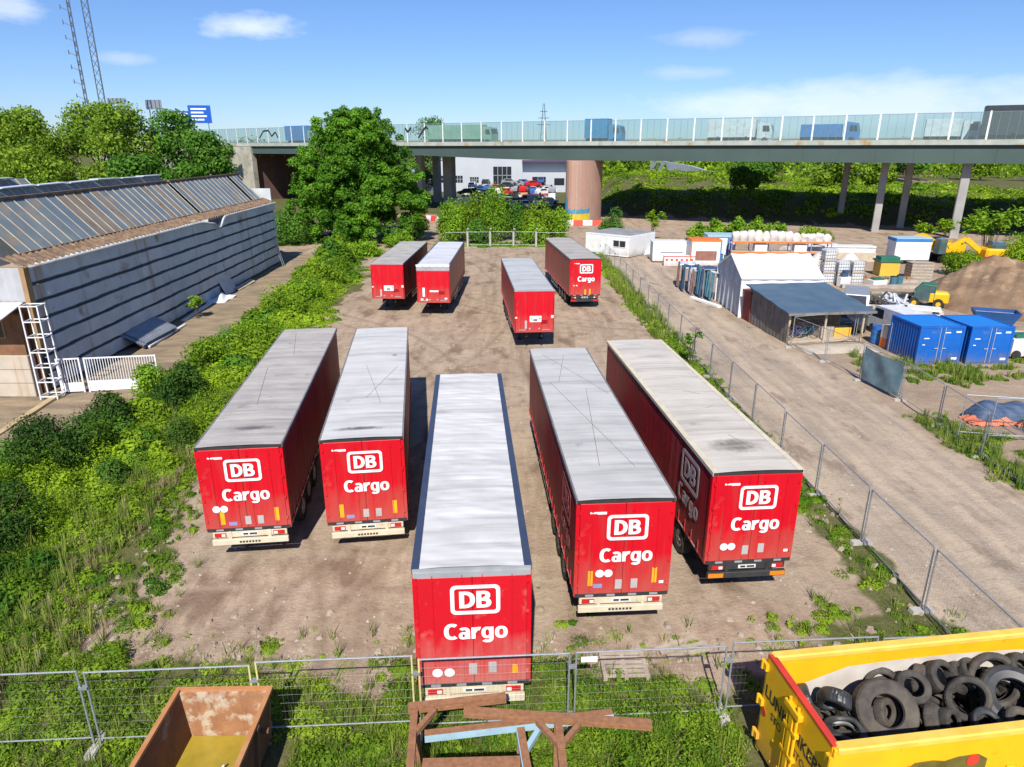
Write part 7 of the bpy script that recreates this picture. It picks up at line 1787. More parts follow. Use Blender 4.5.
# wheeled loader
tl_ = thing('wheel_loader', 'yellow wheeled loader with dark green cab at the soil heap', 'loader', (34.0, 56.0, 0), R(-25)); tl_.scale = (0.72, 0.72, 0.78)
mb = MB(); mb.cbox(0.3, 2.4, -0.8, 0.8, 0.7, 1.75, 0.2); mb.build('engine_hood', M['machine_yellow'], tl_)
mb = MB(); mb.prism([(-1.3, 0.8), (0.9, 0.8), (0.95, 2.35), (-0.3, 2.45), (-1.0, 1.7)], (0, -0.75, 0), (1, 0, 0), (0, 0, 1), (0, 1.5, 0)); cabo = mb.build('cab', M['cab_glass'], tl_)
mb = MB()
for y_ in (-0.77, 0.77): mb.tube([(-1.0, y_, 1.7), (-0.3, y_, 2.45), (0.95, y_, 2.37), (0.9, y_, 0.8)], 0.05, 6)
mb.b2(-0.4, 1.0, -0.8, 0.8, 2.46, 2.54); mb.build('cab_frame', M['lid_green'], cabo)
mb = MB(); mb.beam((-0.9, 0, 1.4), (-2.6, 0, 0.9), 0.4, 0.3); mb.build('lift_arm', M['machine_dark'], tl_)
mb = MB(); mb.prism([(0, 0), (0.8, 0.05), (0.7, 0.8), (0.1, 0.5)], (-3.4, -1.0, 0.1), (1, 0, 0), (0, 0, 1), (0, 2.0, 0)); mb.build('bucket', M['machine_dark'], tl_)
for x in (-1.0, 1.4):
    for y in (-0.85, 0.85):
        mb = MB(); mb.cyl((x, y - 0.2, 0.55), (x, y + 0.2, 0.55), 0.55, n=18); wo_ = mb.build('wheel', M['tyre'], tl_); mb = MB(); mb.cyl((x, y - 0.22, 0.55), (x, y + 0.22, 0.55), 0.25, n=12); mb.build('rim', M['machine_yellow'], wo_)
fb = simple('flatbed', 'pale flatbed loaded with boards behind the blue containers', 'flatbed', (29.4, 50.6, 0), R(-28), [('bed', 'sack_white', [(-2.6, 2.6, -1.1, 1.1, 0.8, 0.95)]), ('board', 'pale_wood', [(-2.2, 1.8, -0.9, 0.1, 0.955, 1.15)]), ('panel', 'plate_white', [(0.2, 2.4, -0.7, 0.9, 1.16, 1.25)]), ('leg', 'dark_steel', [(-2.3, -2.0, -0.9, 0.9, 0, 0.79), (2.0, 2.3, -0.9, 0.9, 0, 0.79)])])
for i, (x, y, m_k, lb) in enumerate(((29.6, 54.0, 'rubber', 'dark scrap heap of bars beside the loader bucket'), (31.2, 55.2, 'grey_tarp', 'grey scrap heap between puddle and loader'))):
    t = thing('scrap_heap', lb, 'scrap heap', (x, y, 0)); mb = MB()
    for k in range(26): a = rng.uniform(0, PI); l = rng.uniform(0.3, 1.0); p = rng.normal(size=3) * (0.6, 0.5, 0.3); mb.beam((p[0] - l * math.cos(a), p[1] - l * math.sin(a), abs(p[2]) + 0.1), (p[0] + l * math.cos(a), p[1] + l * math.sin(a), abs(p[2]) + 0.1 + rng.uniform(0, 0.8)), 0.14, 0.1)
    mb.build('bar', M[m_k], t)
# soil heap
mb = MB()
def heap(u, v):
    a = u * 2 * PI; q = v
    x, y = math.cos(a) * (1 - q) * 8.6, math.sin(a) * (1 - q) * 8.2
    r0 = 1 - (1 - q) ** 1.5
    z = 3.1 * min(1, r0 * 1.25) ** 0.85 * (1 + 0.10 * math.sin(3 * a + 1) + 0.06 * math.sin(7 * a + 4 * q)) + 0.12 * math.sin(x * 2.1) * math.sin(y * 1.7) * (1 - q)
    z += 0.45 * math.exp(-((x + 3.2) ** 2 + (y - 1) ** 2) / 4)
    z += (0.10 * math.sin(x * 3.3 + 1) * math.sin(y * 2.9) + 0.07 * math.sin(x * 6.1) * math.sin(y * 5.3 + 2) + 0.05 * math.sin(x * 11 + y * 7)) * min(1, r0 * 3)
    return (43.6 + x, 57.4 + y, max(-0.1, z - 0.12))
mb.grid(heap, 160, 70); tag(mb.build('soil_heap', M['soil_heap'], smooth=True), 'large brown heap of soil behind the blue containers', 'soil heap')
# vehicles between shed and containers
def yardcar(lb, cat, x, y, a, m, van):
    o = car_proto(lb, m, van); o.name = 'parked_car' if not van else 'parked_van'; del o['group']; o['category'] = cat; o.location = (x, y, 0); o.rotation_euler = (0, 0, a)
yardcar('dark grey car nose on between shed and white van', 'car', 25.2, 49.2, R(-125), M['car_dark'], False)
yardcar('silver grey van behind the dark car by the shed', 'van', 26.7, 52.6, R(-115), M['car_silver'], True)
yardcar('white van parked beside the first blue container', 'van', 26.75, 46.6, R(95), M['car_white'], True)
simple('barrel', 'blue barrel at the corner of the first blue container', 'barrel', (24.7, 45.0, 0), 0, [('drum', 'barrel_blue', [((0, 0, 0), (0, 0, 1.15), 0.42, 0.42, 20)]), ('hoop', 'truck_cyan', [((0, 0, 0.35), (0, 0, 0.4), 0.44, 0.44, 20), ((0, 0, 0.75), (0, 0, 0.8), 0.44, 0.44, 20)])])
simple('appliance_box', 'orange and white box beside the blue barrel', 'box', (24.9, 43.9, 0), R(10), [('lower', 'orange_steel', [(-0.45, 0.45, -0.3, 0.3, 0, 0.62)]), ('upper', 'sack_white', [(-0.45, 0.45, -0.3, 0.3, 0.625, 1.45)])])
# blue storage containers
def bcontainer(lb, x, y, w_, d_, h, rz):
    t = thing('storage_container', lb, 'container', (x, y, 0), rz, 'blue storage containers')
    def corr(n, L):
        p = []; s_ = L / n
        for i in range(n): p += [(i * s_, 0), (i * s_ + s_ * 0.3, 0), (i * s_ + s_ * 0.45, 0.045), (i * s_ + s_ * 0.8, 0.045), (i * s_ + s_ * 0.95, 0)]
        return p + [(L, 0), (L, 0.07), (0, 0.07)]
    mb = MB()
    mb.prism(corr(11, d_ - 0.2), (0.0, 0.1, 0.14), (0, 1, 0), (1, 0, 0), (0, 0, h - 0.26))
    mb.prism([(a, -b) for a, b in corr(11, d_ - 0.2)], (w_, 0.1, 0.14), (0, 1, 0), (1, 0, 0), (0, 0, h - 0.26))
    mb.prism([(a, -b) for a, b in corr(9, w_ - 0.2)], (0.1, d_, 0.14), (1, 0, 0), (0, 1, 0), (0, 0, h - 0.26)); mb.build('wall', M['container_blue'], t)
    mb = MB()
    for a in (0.0, w_ - 0.1):
        for b in (-0.02, d_ - 0.09): mb.b2(a - 0.01, a + 0.11, b - 0.01, b + 0.11, 0, h - 0.125)
    mb.b2(-0.01, w_ + 0.01, -0.03, 0.09, h - 0.12, h); mb.b2(-0.01, w_ + 0.01, d_ - 0.1, d_ + 0.01, h - 0.12, h)
    for a in (-0.01, w_ - 0.09): mb.b2(a, a + 0.1, 0.095, d_ - 0.105, h - 0.12, h)
    mb.b2(0.1, w_ - 0.1, -0.02, 0.08, 0.0, 0.13); mb.b2(0.0, 0.09, 0.1, d_ - 0.1, 0.0, 0.13); mb.b2(w_ - 0.09, w_, 0.1, d_ - 0.1, 0.0, 0.13); mb.build('frame', M['container_blue'], t)
    mb = MB(); mb.grid(lambda u, v: (0.08 + (w_ - 0.16) * u, 0.08 + (d_ - 0.16) * v, h - 0.035 + 0.012 * math.sin(v * 60)), 4, 60); mb.build('roof', M['container_blue_roof'], t)
    for k in range(2):
        x0, x1 = (0.11, w_ / 2 - 0.006) if k == 0 else (w_ / 2 + 0.006, w_ - 0.11)
        mb = MB(); mb.cbox(x0, x1, -0.015, 0.04, 0.15, h - 0.13, 0.006)
        for zz in (0.55, 1.05, 1.55): mb.b2(x0 + 0.06, x1 - 0.06, -0.022, -0.016, zz - 0.012, zz + 0.012)
        do = mb.build('door', M['container_blue'], t)
        mb = MB(); xr = w_ / 2 - 0.14 if k == 0 else w_ / 2 + 0.14
        mb.cyl((xr, -0.05, 0.1), (xr, -0.05, h - 0.08), 0.018, n=6); mb.b2(xr - 0.22 if k == 0 else xr - 0.02, xr + 0.02 if k == 0 else xr + 0.22, -0.07, -0.045, 0.98, 1.03); mb.build('lock_bar', M['sticker_grey'], do)
        for q in ((x1 - 0.42, x1 - 0.08, -0.03, -0.0235, 0.28, 0.42), (x0 + 0.18, x0 + 0.5, -0.03, -0.0235, h - 0.42, h - 0.36), (x1 - 0.42, x1 - 0.1, -0.03, -0.0235, h - 0.40, h - 0.30)) if k else ((x0 + 0.18, x0 + 0.5, -0.03, -0.0235, h - 0.77, h - 0.71), (x0 + 0.14, x0 + 0.3, -0.03, -0.0235, 1.2, 1.25)):
            mb = MB(); mb.b2(*q); mb.build('sticker', M['lettering_white'], do)
    return t
bcontainer('blue storage container next to the white van', 24.5, 40.0, 2.72, 3.1, 2.36, R(2))
bcontainer('blue storage container next to the picture edge', 27.5, 39.9, 2.62, 3.1, 2.36, R(2))
t = thing('blue_skip', 'blue open topped skip at the foot of the soil heap', 'skip', (35.9, 50.0, 0), R(-22)); t.scale = (0.85, 0.85, 0.85)
mb = MB(); w0, w1, l0, l1, hh = 0.75, 0.95, 1.2, 1.75, 1.25
A = [(-l0, -w0, 0.05), (l0, -w0, 0.05), (l0, w0, 0.05), (-l0, w0, 0.05)]; B = [(-l1, -w1, hh), (l1, -w1, hh), (l1, w1, hh), (-l1, w1, hh)]
C_ = [(x * 0.94, y * 0.92, hh) for x, y, z in B]; D_ = [(x * 0.94, y * 0.92, 0.9) for x, y, z in B]
mb.add(A + B + C_ + D_, [(3, 2, 1, 0)] + [(i, (i + 1) % 4, 4 + (i + 1) % 4, 4 + i) for i in range(4)] + [(4 + i, 4 + (i + 1) % 4, 8 + (i + 1) % 4, 8 + i) for i in range(4)] + [(8 + i, 8 + (i + 1) % 4, 12 + (i + 1) % 4, 12 + i) for i in range(4)]); mb.build('tub', M['skip_blue'], t)
mb = MB(); mb.add([(x, y, 0.95) for x, y, z in D_], [(0, 1, 2, 3)]); mb.build('filling', M['grey_tarp'], t)
# bits at the picture edge
simple('white_tank', 'white tank and green hose at the picture edge beside the containers', 'tank', (31.6, 41.6, 0), R(5), [('drum', 'ibc_white', [(-0.7, 0.9, -0.6, 0.6, 0.2, 1.3)]), ('cover', 'lid_green', [(-0.4, 0.7, -0.4, 0.4, 1.31, 1.5)]), ('wheel', 'tyre', [((-0.4, -0.7, 0.3), (-0.4, -0.61, 0.3), 0.3, 0.3, 14), ((0.5, -0.7, 0.3), (0.5, -0.61, 0.3), 0.3, 0.3, 14)])])
simple('timber_beam_pile', 'pale timber pieces lying beyond the second blue container', 'timber pile', (35.5, 46.5, 0), R(-12), [('plank', 'pale_wood', [(-2, 2.4, -0.3, 0.0, 0, 0.25), (-1.5, 2.8, 0.02, 0.3, 0, 0.22), (-1.8, 2.2, -0.2, 0.2, 0.26, 0.4)])])
t = thing('plastic_pile', 'black tarpaulin pile edged with orange netting behind the mesh gate', 'tarpaulin pile', (23.6, 31.0, 0))
mb = MB(); mb.grid(lambda u, v: (-1.5 + 3.0 * u, -0.7 + 1.4 * v, 0.02 + (0.95 + 0.2 * math.sin(u * 9)) * (math.sin(u * PI) * math.sin(v * PI)) ** 0.5 + 0.05 * math.sin(31 * u + 17 * v)), 40, 20); mb.build('tarpaulin', M['tarp_navy'], t, smooth=True)
mb = MB(); mb.grid(lambda u, v: (-1.75 + 2.6 * u, -0.85 + 1.2 * v, 0.02 + (0.42 + 0.1 * math.sin(u * 13)) * (math.sin(u * PI) * math.sin(v * PI)) ** 0.7 + 0.04 * math.sin(27 * u + 21 * v)), 40, 20); mb.build('netting', mat('orange_net', (0.72, 0.20, 0.10), (0.6, 0.16, 0.08), 5, rough=0.7), t, smooth=True)
t = thing('cable_coil', 'loops of white cable beside the black tarpaulin pile', 'cable', (24.6, 29.3, 0))
mb = MB()
for k in range(12):
    r0 = 0.5 + 0.25 * rng.uniform(); ox, oy = rng.normal(size=2) * 0.15; tz = rng.uniform(-0.25, 0.25)
    mb.tube([(ox + r0 * math.cos(q), oy + r0 * math.sin(q), 0.35 + 0.03 * k * 0.5 + tz * math.cos(q + k)) for q in np.linspace(0, 2 * PI, 20)], 0.022, 5)
mb.build('loop', M['ibc_white'], t)

# scattered yard stock
def scatter(nm, lb, cat, grp, spots, parts):
    for (x, y, a) in spots: simple(nm, lb, cat, (x, y, float(ground_z(x, y))), a, parts, grp)
U = rng.uniform
def spots(n, x0, x1, y0, y1): return [(U(x0, x1), U(y0, y1), U(0, PI)) for _ in range(n)]
scatter('wooden_pallet', 'grey wooden pallet among the stock scattered in the far yard', 'pallet', 'pallets scattered in the yard', spots(7, 29, 37, 74, 78.5) + spots(4, 36, 41, 83, 88),
        [('deck', 'pallet_wood', [(-0.6, 0.6, -0.4, -0.22, 0.1, 0.14), (-0.6, 0.6, -0.1, 0.1, 0.1, 0.14), (-0.6, 0.6, 0.22, 0.4, 0.1, 0.14)]), ('runner', 'pallet_wood', [(-0.58, -0.48, -0.4, 0.4, 0, 0.095), (0.48, 0.58, -0.4, 0.4, 0, 0.095)]), ('load', 'ibc_white', [(-0.5, 0.5, -0.36, 0.36, 0.145, 1.0)])])
scatter('bulk_bag', 'white bulk bag among the stock scattered in the far yard', 'bag', 'bulk bags scattered in the yard', spots(9, 27, 35, 67.5, 74) + spots(6, 33, 42, 82, 89) + spots(4, 19, 24, 82, 85),
        [('body', 'sack_white', [(-0.5, 0.5, -0.5, 0.5, 0, 0.95)]), ('top', 'scuffed_white', [(-0.38, 0.38, -0.38, 0.38, 0.955, 1.12)])])
scatter('board_bundle', 'bundle of brown boards among the stock scattered in the yard', 'board bundle', 'board bundles scattered in the yard', [(30.6, 47.6, 0.5), (31.9, 48.3, 0.3), (29.2, 57.6, 1.2), (27.0, 56.6, 0.2), (38.2, 67.4, 0.1), (36.6, 68.4, 2.9)],
        [('board', 'tan_wood', [(-1.3, 1.3, -0.3, 0.0, 0, 0.22), (-1.2, 1.35, 0.02, 0.3, 0, 0.2), (-1.25, 1.2, -0.2, 0.22, 0.225, 0.4)]), ('strap', 'machine_dark', [(-0.6, -0.55, -0.31, 0.31, 0, 0.41), (0.5, 0.55, -0.31, 0.31, 0, 0.41)])])
scatter('plastic_drum', 'teal plastic drum among the stock scattered in the yard', 'drum', 'plastic drums scattered in the yard', [(26.1, 45.0, 0), (33.4, 47.3, 0), (36.2, 64.9, 0), (37.0, 65.3, 0), (24.4, 78.6, 0), (23.9, 79.4, 0)],
        [('drum', 'tarp_teal', [((0, 0, 0), (0, 0, 0.9), 0.3, 0.3, 16)]), ('lid', 'machine_dark', [((0, 0, 0.905), (0, 0, 0.96), 0.31, 0.31, 16)])])
scatter('pipe_section', 'grey concrete pipe section among the stock scattered in the far yard', 'pipe', 'pipe sections scattered in the yard', spots(7, 21, 30, 87, 92),
        [('pipe', 'concrete', [((-0.9, 0, 0.35), (0.9, 0, 0.35), 0.35, 0.35, 16)]), ('collar', 'stone_grey', [((0.8, 0, 0.35), (1.0, 0, 0.35), 0.42, 0.42, 16)])])
scatter('waste_bin', 'small red bin among the stock scattered in the yard', 'bin', 'bins scattered in the yard', [(28.2, 49.4, 0.4), (35.0, 70.2, 0.2), (24.0, 82.6, 0.1), (41.6, 80.2, 0)],
        [('tub', 'barrier_red', [(-0.4, 0.4, -0.35, 0.35, 0, 0.85)]), ('lid', 'machine_dark', [(-0.42, 0.42, -0.37, 0.37, 0.855, 0.92)])])
# ------------------------------------------------------------------ foreground: rusty skip, steel frames, tyre container
sk = thing('rusty_skip', 'open rusty steel skip holding murky yellow water', 'skip', (-6.14, 11.74, 0), R(1.0))
H0, wt, wb_, LN = 1.5, 0.97, 0.86, 4.2            # local: far wall at y=0, runs to y=-LN
mb = MB()
th = 0.045
mb.prism([(-wt, H0), (wt, H0), (wb_, 0.22), (-wb_, 0.22)], (0, 0, 0), (1, 0, 0), (0, 0, 1), (0, -0.05, 0)); mb.build('end_wall', M['rust_skip'], sk)
mb = MB(); mb.prism([(-wt, H0), (wt, H0), (wb_, 0.22), (-wb_, 0.22)], (0, -LN, 0), (1, 0, 0), (0, 0, 1), (0, 0.05, 0)); mb.build('end_wall', M['rust_skip'], sk)
for s in (-1, 1):
    mb = MB(); mb.prism([(s * wt, H0), (s * (wt - th), H0), (s * (wb_ - th), 0.22), (s * wb_, 0.22)], (0, -0.055, 0), (1, 0, 0), (0, 0, 1), (0, -LN + 0.11, 0)); wl_ = mb.build('side_wall', M['rust_dark'], sk)
    mb = MB(); mb.b2(s * (wt - 0.045), s * (wt + 0.055), -LN, 0.0, H0 + 0.002, H0 + 0.07); mb.build('rim', M['rust_rim'], wl_)
    mb = MB()
    for y in (-0.9, -2.2, -3.4): mb.prism([(s * (wt + 0.003), H0 - 0.02), (s * (wt + 0.075), H0 - 0.02), (s * (wb_ + 0.075), 0.3), (s * (wb_ + 0.003), 0.3)], (0, y, 0), (1, 0, 0), (0, 0, 1), (0, -0.12, 0))
    mb.cyl((s * (wt - 0.02), -0.62, 1.05), (s * (wt + 0.13), -0.62, 1.05), 0.06, n=10); mb.build('side_rib', M['rust_dark'], wl_)
mb = MB(); mb.b2(-wt - 0.05, wt + 0.05, 0.003, 0.08, H0 - 0.01, H0 + 0.065); mb.build('end_rim', M['rust_rim'], sk)
mb = MB(); mb.b2(-wb_ + 0.05, wb_ - 0.05, -LN + 0.06, -0.06, 0.12, 0.21); mb.b2(-0.7, -0.5, -LN + 0.2, -0.2, 0, 0.115); mb.b2(0.5, 0.7, -LN + 0.2, -0.2, 0, 0.115); mb.build('floor', M['rust_dark'], sk)
mb = MB(); mb.add([(-0.83, -0.062, 0.36), (0.83, -0.062, 0.36), (0.83, -LN + 0.065, 0.36), (-0.83, -LN + 0.065, 0.36)], [(0, 3, 2, 1)]); mb.build('water', M['skip_water'], sk)
mb = MB(); mb.box((0, 0, 0.03), (0.16, 0.10, 0.06), 0.4, 0.2); mb.cyl((0.02, 0, 0.05), (0.1, 0.05, 0.16), 0.03, 0.02, 8)
tag(mb.build('floating_scrap', M['scuffed_white'], loc=(-6.0, 10.75, 0.345)), 'pale scrap floating on the yellow skip water', 'scrap')

# steel frames
def tframe(lb, z, a, b, stem, m, wd=0.155, ht=0.16, braces=True, bsides=(-1, 1), side=None, legs=()):
    a, b = Vector((*a, z)), Vector((*b, z)); o = (a + b) / 2
    t = thing('steel_frame', lb, 'steel frame', (o.x, o.y, 0), 0, 'rusty steel frames by the fence')
    L = lambda p: Vector((p[0] - o.x, p[1] - o.y, p[2]))
    mb = MB(); mb.ibeam(L(a), L(b), wd, ht, 0.03); cbm = mb.build('cross_beam', m, t)
    if side:
        d = (b - a).normalized(); u = Vector((d.y, -d.x, 0)); u = u if u.y < 0 else -u
        mb = MB(); mb.beam(L(a) + u * (wd / 2 + 0.012) , L(b) + u * (wd / 2 + 0.012), 0.02, ht * 0.96); mb.build('painted_face', side, cbm)
    s0, s1 = Vector((*stem[0], z - 0.01)), Vector((*stem[1], z - 0.01))
    ds = (s1 - s0).normalized()
    mb = MB(); mb.ibeam(L(s0 + ds * 0.12), L(s1), wd * 0.95, ht * 0.9, 0.03); so_ = mb.build('stem_beam', m, t)
    if side:
        u = Vector((-ds.y, ds.x, 0)); u = u if u.x < 0 else -u
        mb = MB(); mb.beam(L(s0 + ds * 0.14) + u * (wd / 2 + 0.01), L(s1) + u * (wd / 2 + 0.01), 0.02, ht * 0.86); mb.build('painted_face', side, so_)
    if braces:
        mb = MB(); db = (b - a).normalized()
        for s in bsides:
            p = s0 + db * s * 0.42 + ds * 0.1; q = s0 + ds * 0.62 + db * s * 0.05
            if (p - a).dot(db) < 0 or (p - b).dot(db) > 0: continue
            mb.beam(L(p), L(q), 0.10, 0.12)
        mb.build('brace', side or m, t)
    for p in legs:
        mb = MB(); mb.ibeam(L(Vector((*p, 0))), L(Vector((*p, z - ht / 2 - 0.003))), 0.16, 0.16, 0.025); mb.b2(p[0] - o.x - 0.16, p[0] - o.x + 0.16, p[1] - o.y - 0.16, p[1] - o.y + 0.16, -0.02, 0.02); mb.build('leg', m, t)
    return t
tframe('short rusty steel frame nearest the trailer doors', 1.45, (-2.16, 11.32), (-0.13, 11.62), ((-2.02, 11.32), (-1.86, 9.2)), M['rust_beam'], legs=((-2.01, 11.2), (-1.87, 9.4)))
tframe('long rusty steel frame crossing over the blue sided one', 1.50, (-0.99, 11.18), (2.80, 10.84), ((0.93, 11.0), (0.98, 9.1)), M['rust_beam'], legs=((0.93, 10.85), (0.98, 9.3)))
tframe('rusty steel frame with pale blue painted sides under the long one', 1.26, (-1.76, 10.80), (2.10, 11.36), ((0.16, 11.08), (0.40, 9.2)), M['rust_beam'], side=M['pale_blue_steel'], bsides=(1,), legs=((0.18, 10.9), (0.38, 9.4)))
mb = MB(); mb.ibeam((-1.72, 10.12, 1.20), (0.16, 10.18, 1.20), 0.22, 0.2, 0.03); t = mb.build('steel_beam', M['rust_beam']); tag(t, 'rusty steel beam lying between two frame stems at the picture bottom', 'steel beam')
mb = MB(); mb.ibeam((-1.6, 10.12, 0), (-1.6, 10.12, 1.095), 0.14, 0.14, 0.02); mb.ibeam((0.02, 10.18, 0), (0.02, 10.18, 1.095), 0.14, 0.14, 0.02); mb.build('leg', M['rust_beam'], t)
# pallet and loose boards
pl = thing('wooden_pallet', 'weathered wooden pallet lying in the weeds', 'pallet', (2.25, 13.62, 0.04), R(1))
mb = MB()
for i in range(6): mb.b2(0, 1.15, i * 0.158, i * 0.158 + 0.112, 0.12, 0.145)
mb.build('deck_board', M['pallet_wood'], pl); mb = MB()
for x in (0.0, 0.52, 1.05):
    mb.b2(x, x + 0.1, 0, 0.91, 0.02, 0.118)
mb.build('runner', M['pallet_wood'], pl)
for i, (a, b_) in enumerate((((3.75, 14.75), (4.9, 15.25)), ((3.85, 14.62), (5.15, 15.0)), ((4.0, 14.45), (5.2, 14.75)))):
    mb = MB(); mb.beam((a[0], a[1], 0.06 + 0.01 * i), (b_[0], b_[1], 0.07 + 0.01 * i), 0.11, 0.05); tag(mb.build('loose_board', M['pallet_wood']), ['grey loose board in the dirt, farthest from the pallet', 'grey loose board in the dirt, middle of three', 'grey loose board in the dirt, nearest the fence'][i], 'board', 'loose boards beyond the fence')

# yellow container full of tyres
CX, CY, CA = 5.36, 11.62, R(7.5)
yc = thing('roll_off_container', 'large yellow open container heaped with old tyres', 'container', (CX, CY, 0), CA)
WY, LX, HZ = 2.35, 6.6, 2.57      # local: end wall at x=0, walls at y=0 and y=-WY
def wallbox(nm, x0, x1, y0, y1, z0, z1, mk): mb = MB(); mb.cbox(x0, x1, y0, y1, z0, z1, 0.01); return mb.build(nm, M[mk], yc)
far_w = wallbox('side_wall', 0.08, LX, -0.08, 0.0, 0.2, HZ - 0.09, 'yellow_box')
mb = MB(); mb.grid(lambda u, v: (0.5 + (LX - 0.5) * u, -0.083 - 0.0005, 0.3 + (1.52 + 0.12 * math.sin(u * 3) + 0.35 * min(1, u * 5) - 0.1) * v), 40, 6); mb.build('scuffed_paint', M['scuffed_white'], far_w)
mb = MB(); mb.cbox(0.0, LX, -0.13, 0.07, HZ - 0.085, HZ + 0.03, 0.03); mb.build('top_rail', M['yellow_cap'], far_w)
near_w = wallbox('side_wall', 0.08, LX, -WY, -WY + 0.08, 0.2, HZ - 0.09, 'yellow_box')
mb = MB(); mb.cbox(0.0, LX, -WY - 0.09, -WY + 0.12, HZ - 0.085, HZ + 0.03, 0.03); mb.build('top_rail', M['yellow_cap'], near_w)
for x in (0.9, 3.5, 4.8, 6.1):
    mb = MB(); mb.cbox(x, x + 0.14, -WY - 0.05, -WY - 0.002, 0.25, HZ - 0.9, 0.01); mb.build('wall_rib', M['yellow_box'], near_w)
mb = MB(); mb.prism([(1.45, 1.2), (3.05, 1.2), (3.05, 1.9), (2.85, 2.03), (2.45, 2.02), (2.2, 1.95), (1.95, 2.0), (1.6, 1.99), (1.45, 1.85)], (0, -WY - 0.003, 0), (1, 0, 0), (0, 0, 1), (0, -0.017, 0)); bd_ = mb.build('side_badge', mat('olive_badge', (0.16, 0.13, 0.03), (0.10, 0.08, 0.02), 3, rough=0.5), near_w)
mb = MB(); mb.cyl((2.75, -WY - 0.03, 1.92), (2.75, -WY - 0.022, 1.92), 0.13, n=14); mb.build('badge_detail', M['red_edge'], bd_); mb = MB(); mb.cyl((1.5, -WY - 0.03, 1.86), (1.5, -WY - 0.022, 1.86), 0.08, n=12); mb.build('badge_detail', M['red_edge'], bd_)
wallbox('floor', 0.1, LX, -WY + 0.1, -0.1, 0.15, 0.25, 'rust_dark')
mb = MB(); mb.b2(0.1, LX, -0.75, -0.6, 0, 0.145); mb.b2(0.1, LX, -WY + 0.6, -WY + 0.75, 0, 0.145); mb.build('runner', M['yellow_box'], yc)
wallbox('front_wall', LX + 0.005, LX + 0.08, -WY, 0, 0.2, HZ, 'yellow_box')
# double door end
for k in range(2):
    y0, y1 = (-WY / 2 + 0.01, -0.02) if k == 0 else (-WY + 0.02, -WY / 2 - 0.01)
    mb = MB(); mb.cbox(-0.06, 0.0, y0, y1, 0.22, HZ - 0.02, 0.006); do = mb.build('end_door', M['yellow_box'], yc)
    mb = MB(); mb.b2(-0.07, -0.005, y0, y1, HZ - 0.016, HZ + 0.030); mb.b2(0.0, 0.07, y0, y1, HZ - 0.016, HZ + 0.02); mb.build('door_edge', M['red_edge'], do)
    for zz in (0.5, 1.4, 2.3):
        mb = MB(); yh = y1 - 0.02 if k == 0 else y0 - 0.06
        mb.b2(-0.13, -0.062, yh - 0.05, yh + 0.13, zz - 0.08, zz + 0.08); mb.cyl((-0.12, yh + 0.1 if k == 0 else yh - 0.02, zz - 0.11), (-0.12, yh + 0.1 if k == 0 else yh - 0.02, zz + 0.11), 0.035, n=8)
        mb.build('hinge', M['yellow_box'], do)
    for zz in (0.35, 0.9, 1.75): mb = MB(); mb.cyl((-0.075, (y0 + y1) / 2, zz), (-0.062, (y0 + y1) / 2, zz), 0.02, n=8); mb.build('rivet', M['yellow_box'], do)
    mb = MB()
    if k == 0: mb.text('LUNKE', 0.40, (-0.062, (y0 + y1) / 2 - 0.02, 1.62), (0, -1, 0), (0, 0, 1), 0.02, 0.003, sx=0.85); mb.text('STO', 0.26, (-0.062, (y0 + y1) / 2, 1.28), (0, -1, 0), (0, 0, 1), 0.0, 0.003, sx=0.85)
    else: mb.text('NKERT', 0.40, (-0.062, (y0 + y1) / 2 + 0.02, 1.62), (0, -1, 0), (0, 0, 1), 0.02, 0.003, sx=0.85); mb.text('STO', 0.26, (-0.062, (y0 + y1) / 2 + 0.28, 1.28), (0, -1, 0), (0, 0, 1), 0.0, 0.003, sx=0.85)
    mb.build('lettering', M['ink'], do)
    mb = MB()
    if k: mb.cyl((-0.07, y0 + 0.42, 1.22), (-0.062, y0 + 0.42, 1.22), 0.16, n=18)
    else: mb.cyl((-0.07, y1 - 0.1, 1.2), (-0.062, y1 - 0.1, 1.2), 0.10, n=16)
    mb.build('emblem', M['red_edge'], do)
mb = MB()
for y in (-WY / 2 - 0.15, -WY / 2 + 0.15): mb.cyl((-0.11, y, 0.25), (-0.11, y, HZ - 0.12), 0.03, n=8)
mb.cbox(-0.17, -0.062, -WY / 2 - 0.26, -WY / 2 + 0.26, HZ - 0.35, HZ - 0.22, 0.01); mb.cbox(-0.15, -0.062, -WY / 2 - 0.07, -WY / 2 + 0.07, 0.25, HZ - 0.36, 0.01)
for zz in (0.6, 1.2, 1.8): mb.b2(-0.15, -0.062, -WY / 2 - 0.22, -WY / 2 + 0.22, zz - 0.04, zz + 0.04)
mb.build('lock_gear', M['yellow_box'], yc)
mb = MB()
for y in (-0.03, -WY + 0.03): mb.cbox(-0.05, 0.075, y - 0.07, y + 0.07, 0.1, HZ - 0.02, 0.01)
mb.build('corner_post', M['yellow_box'], yc)
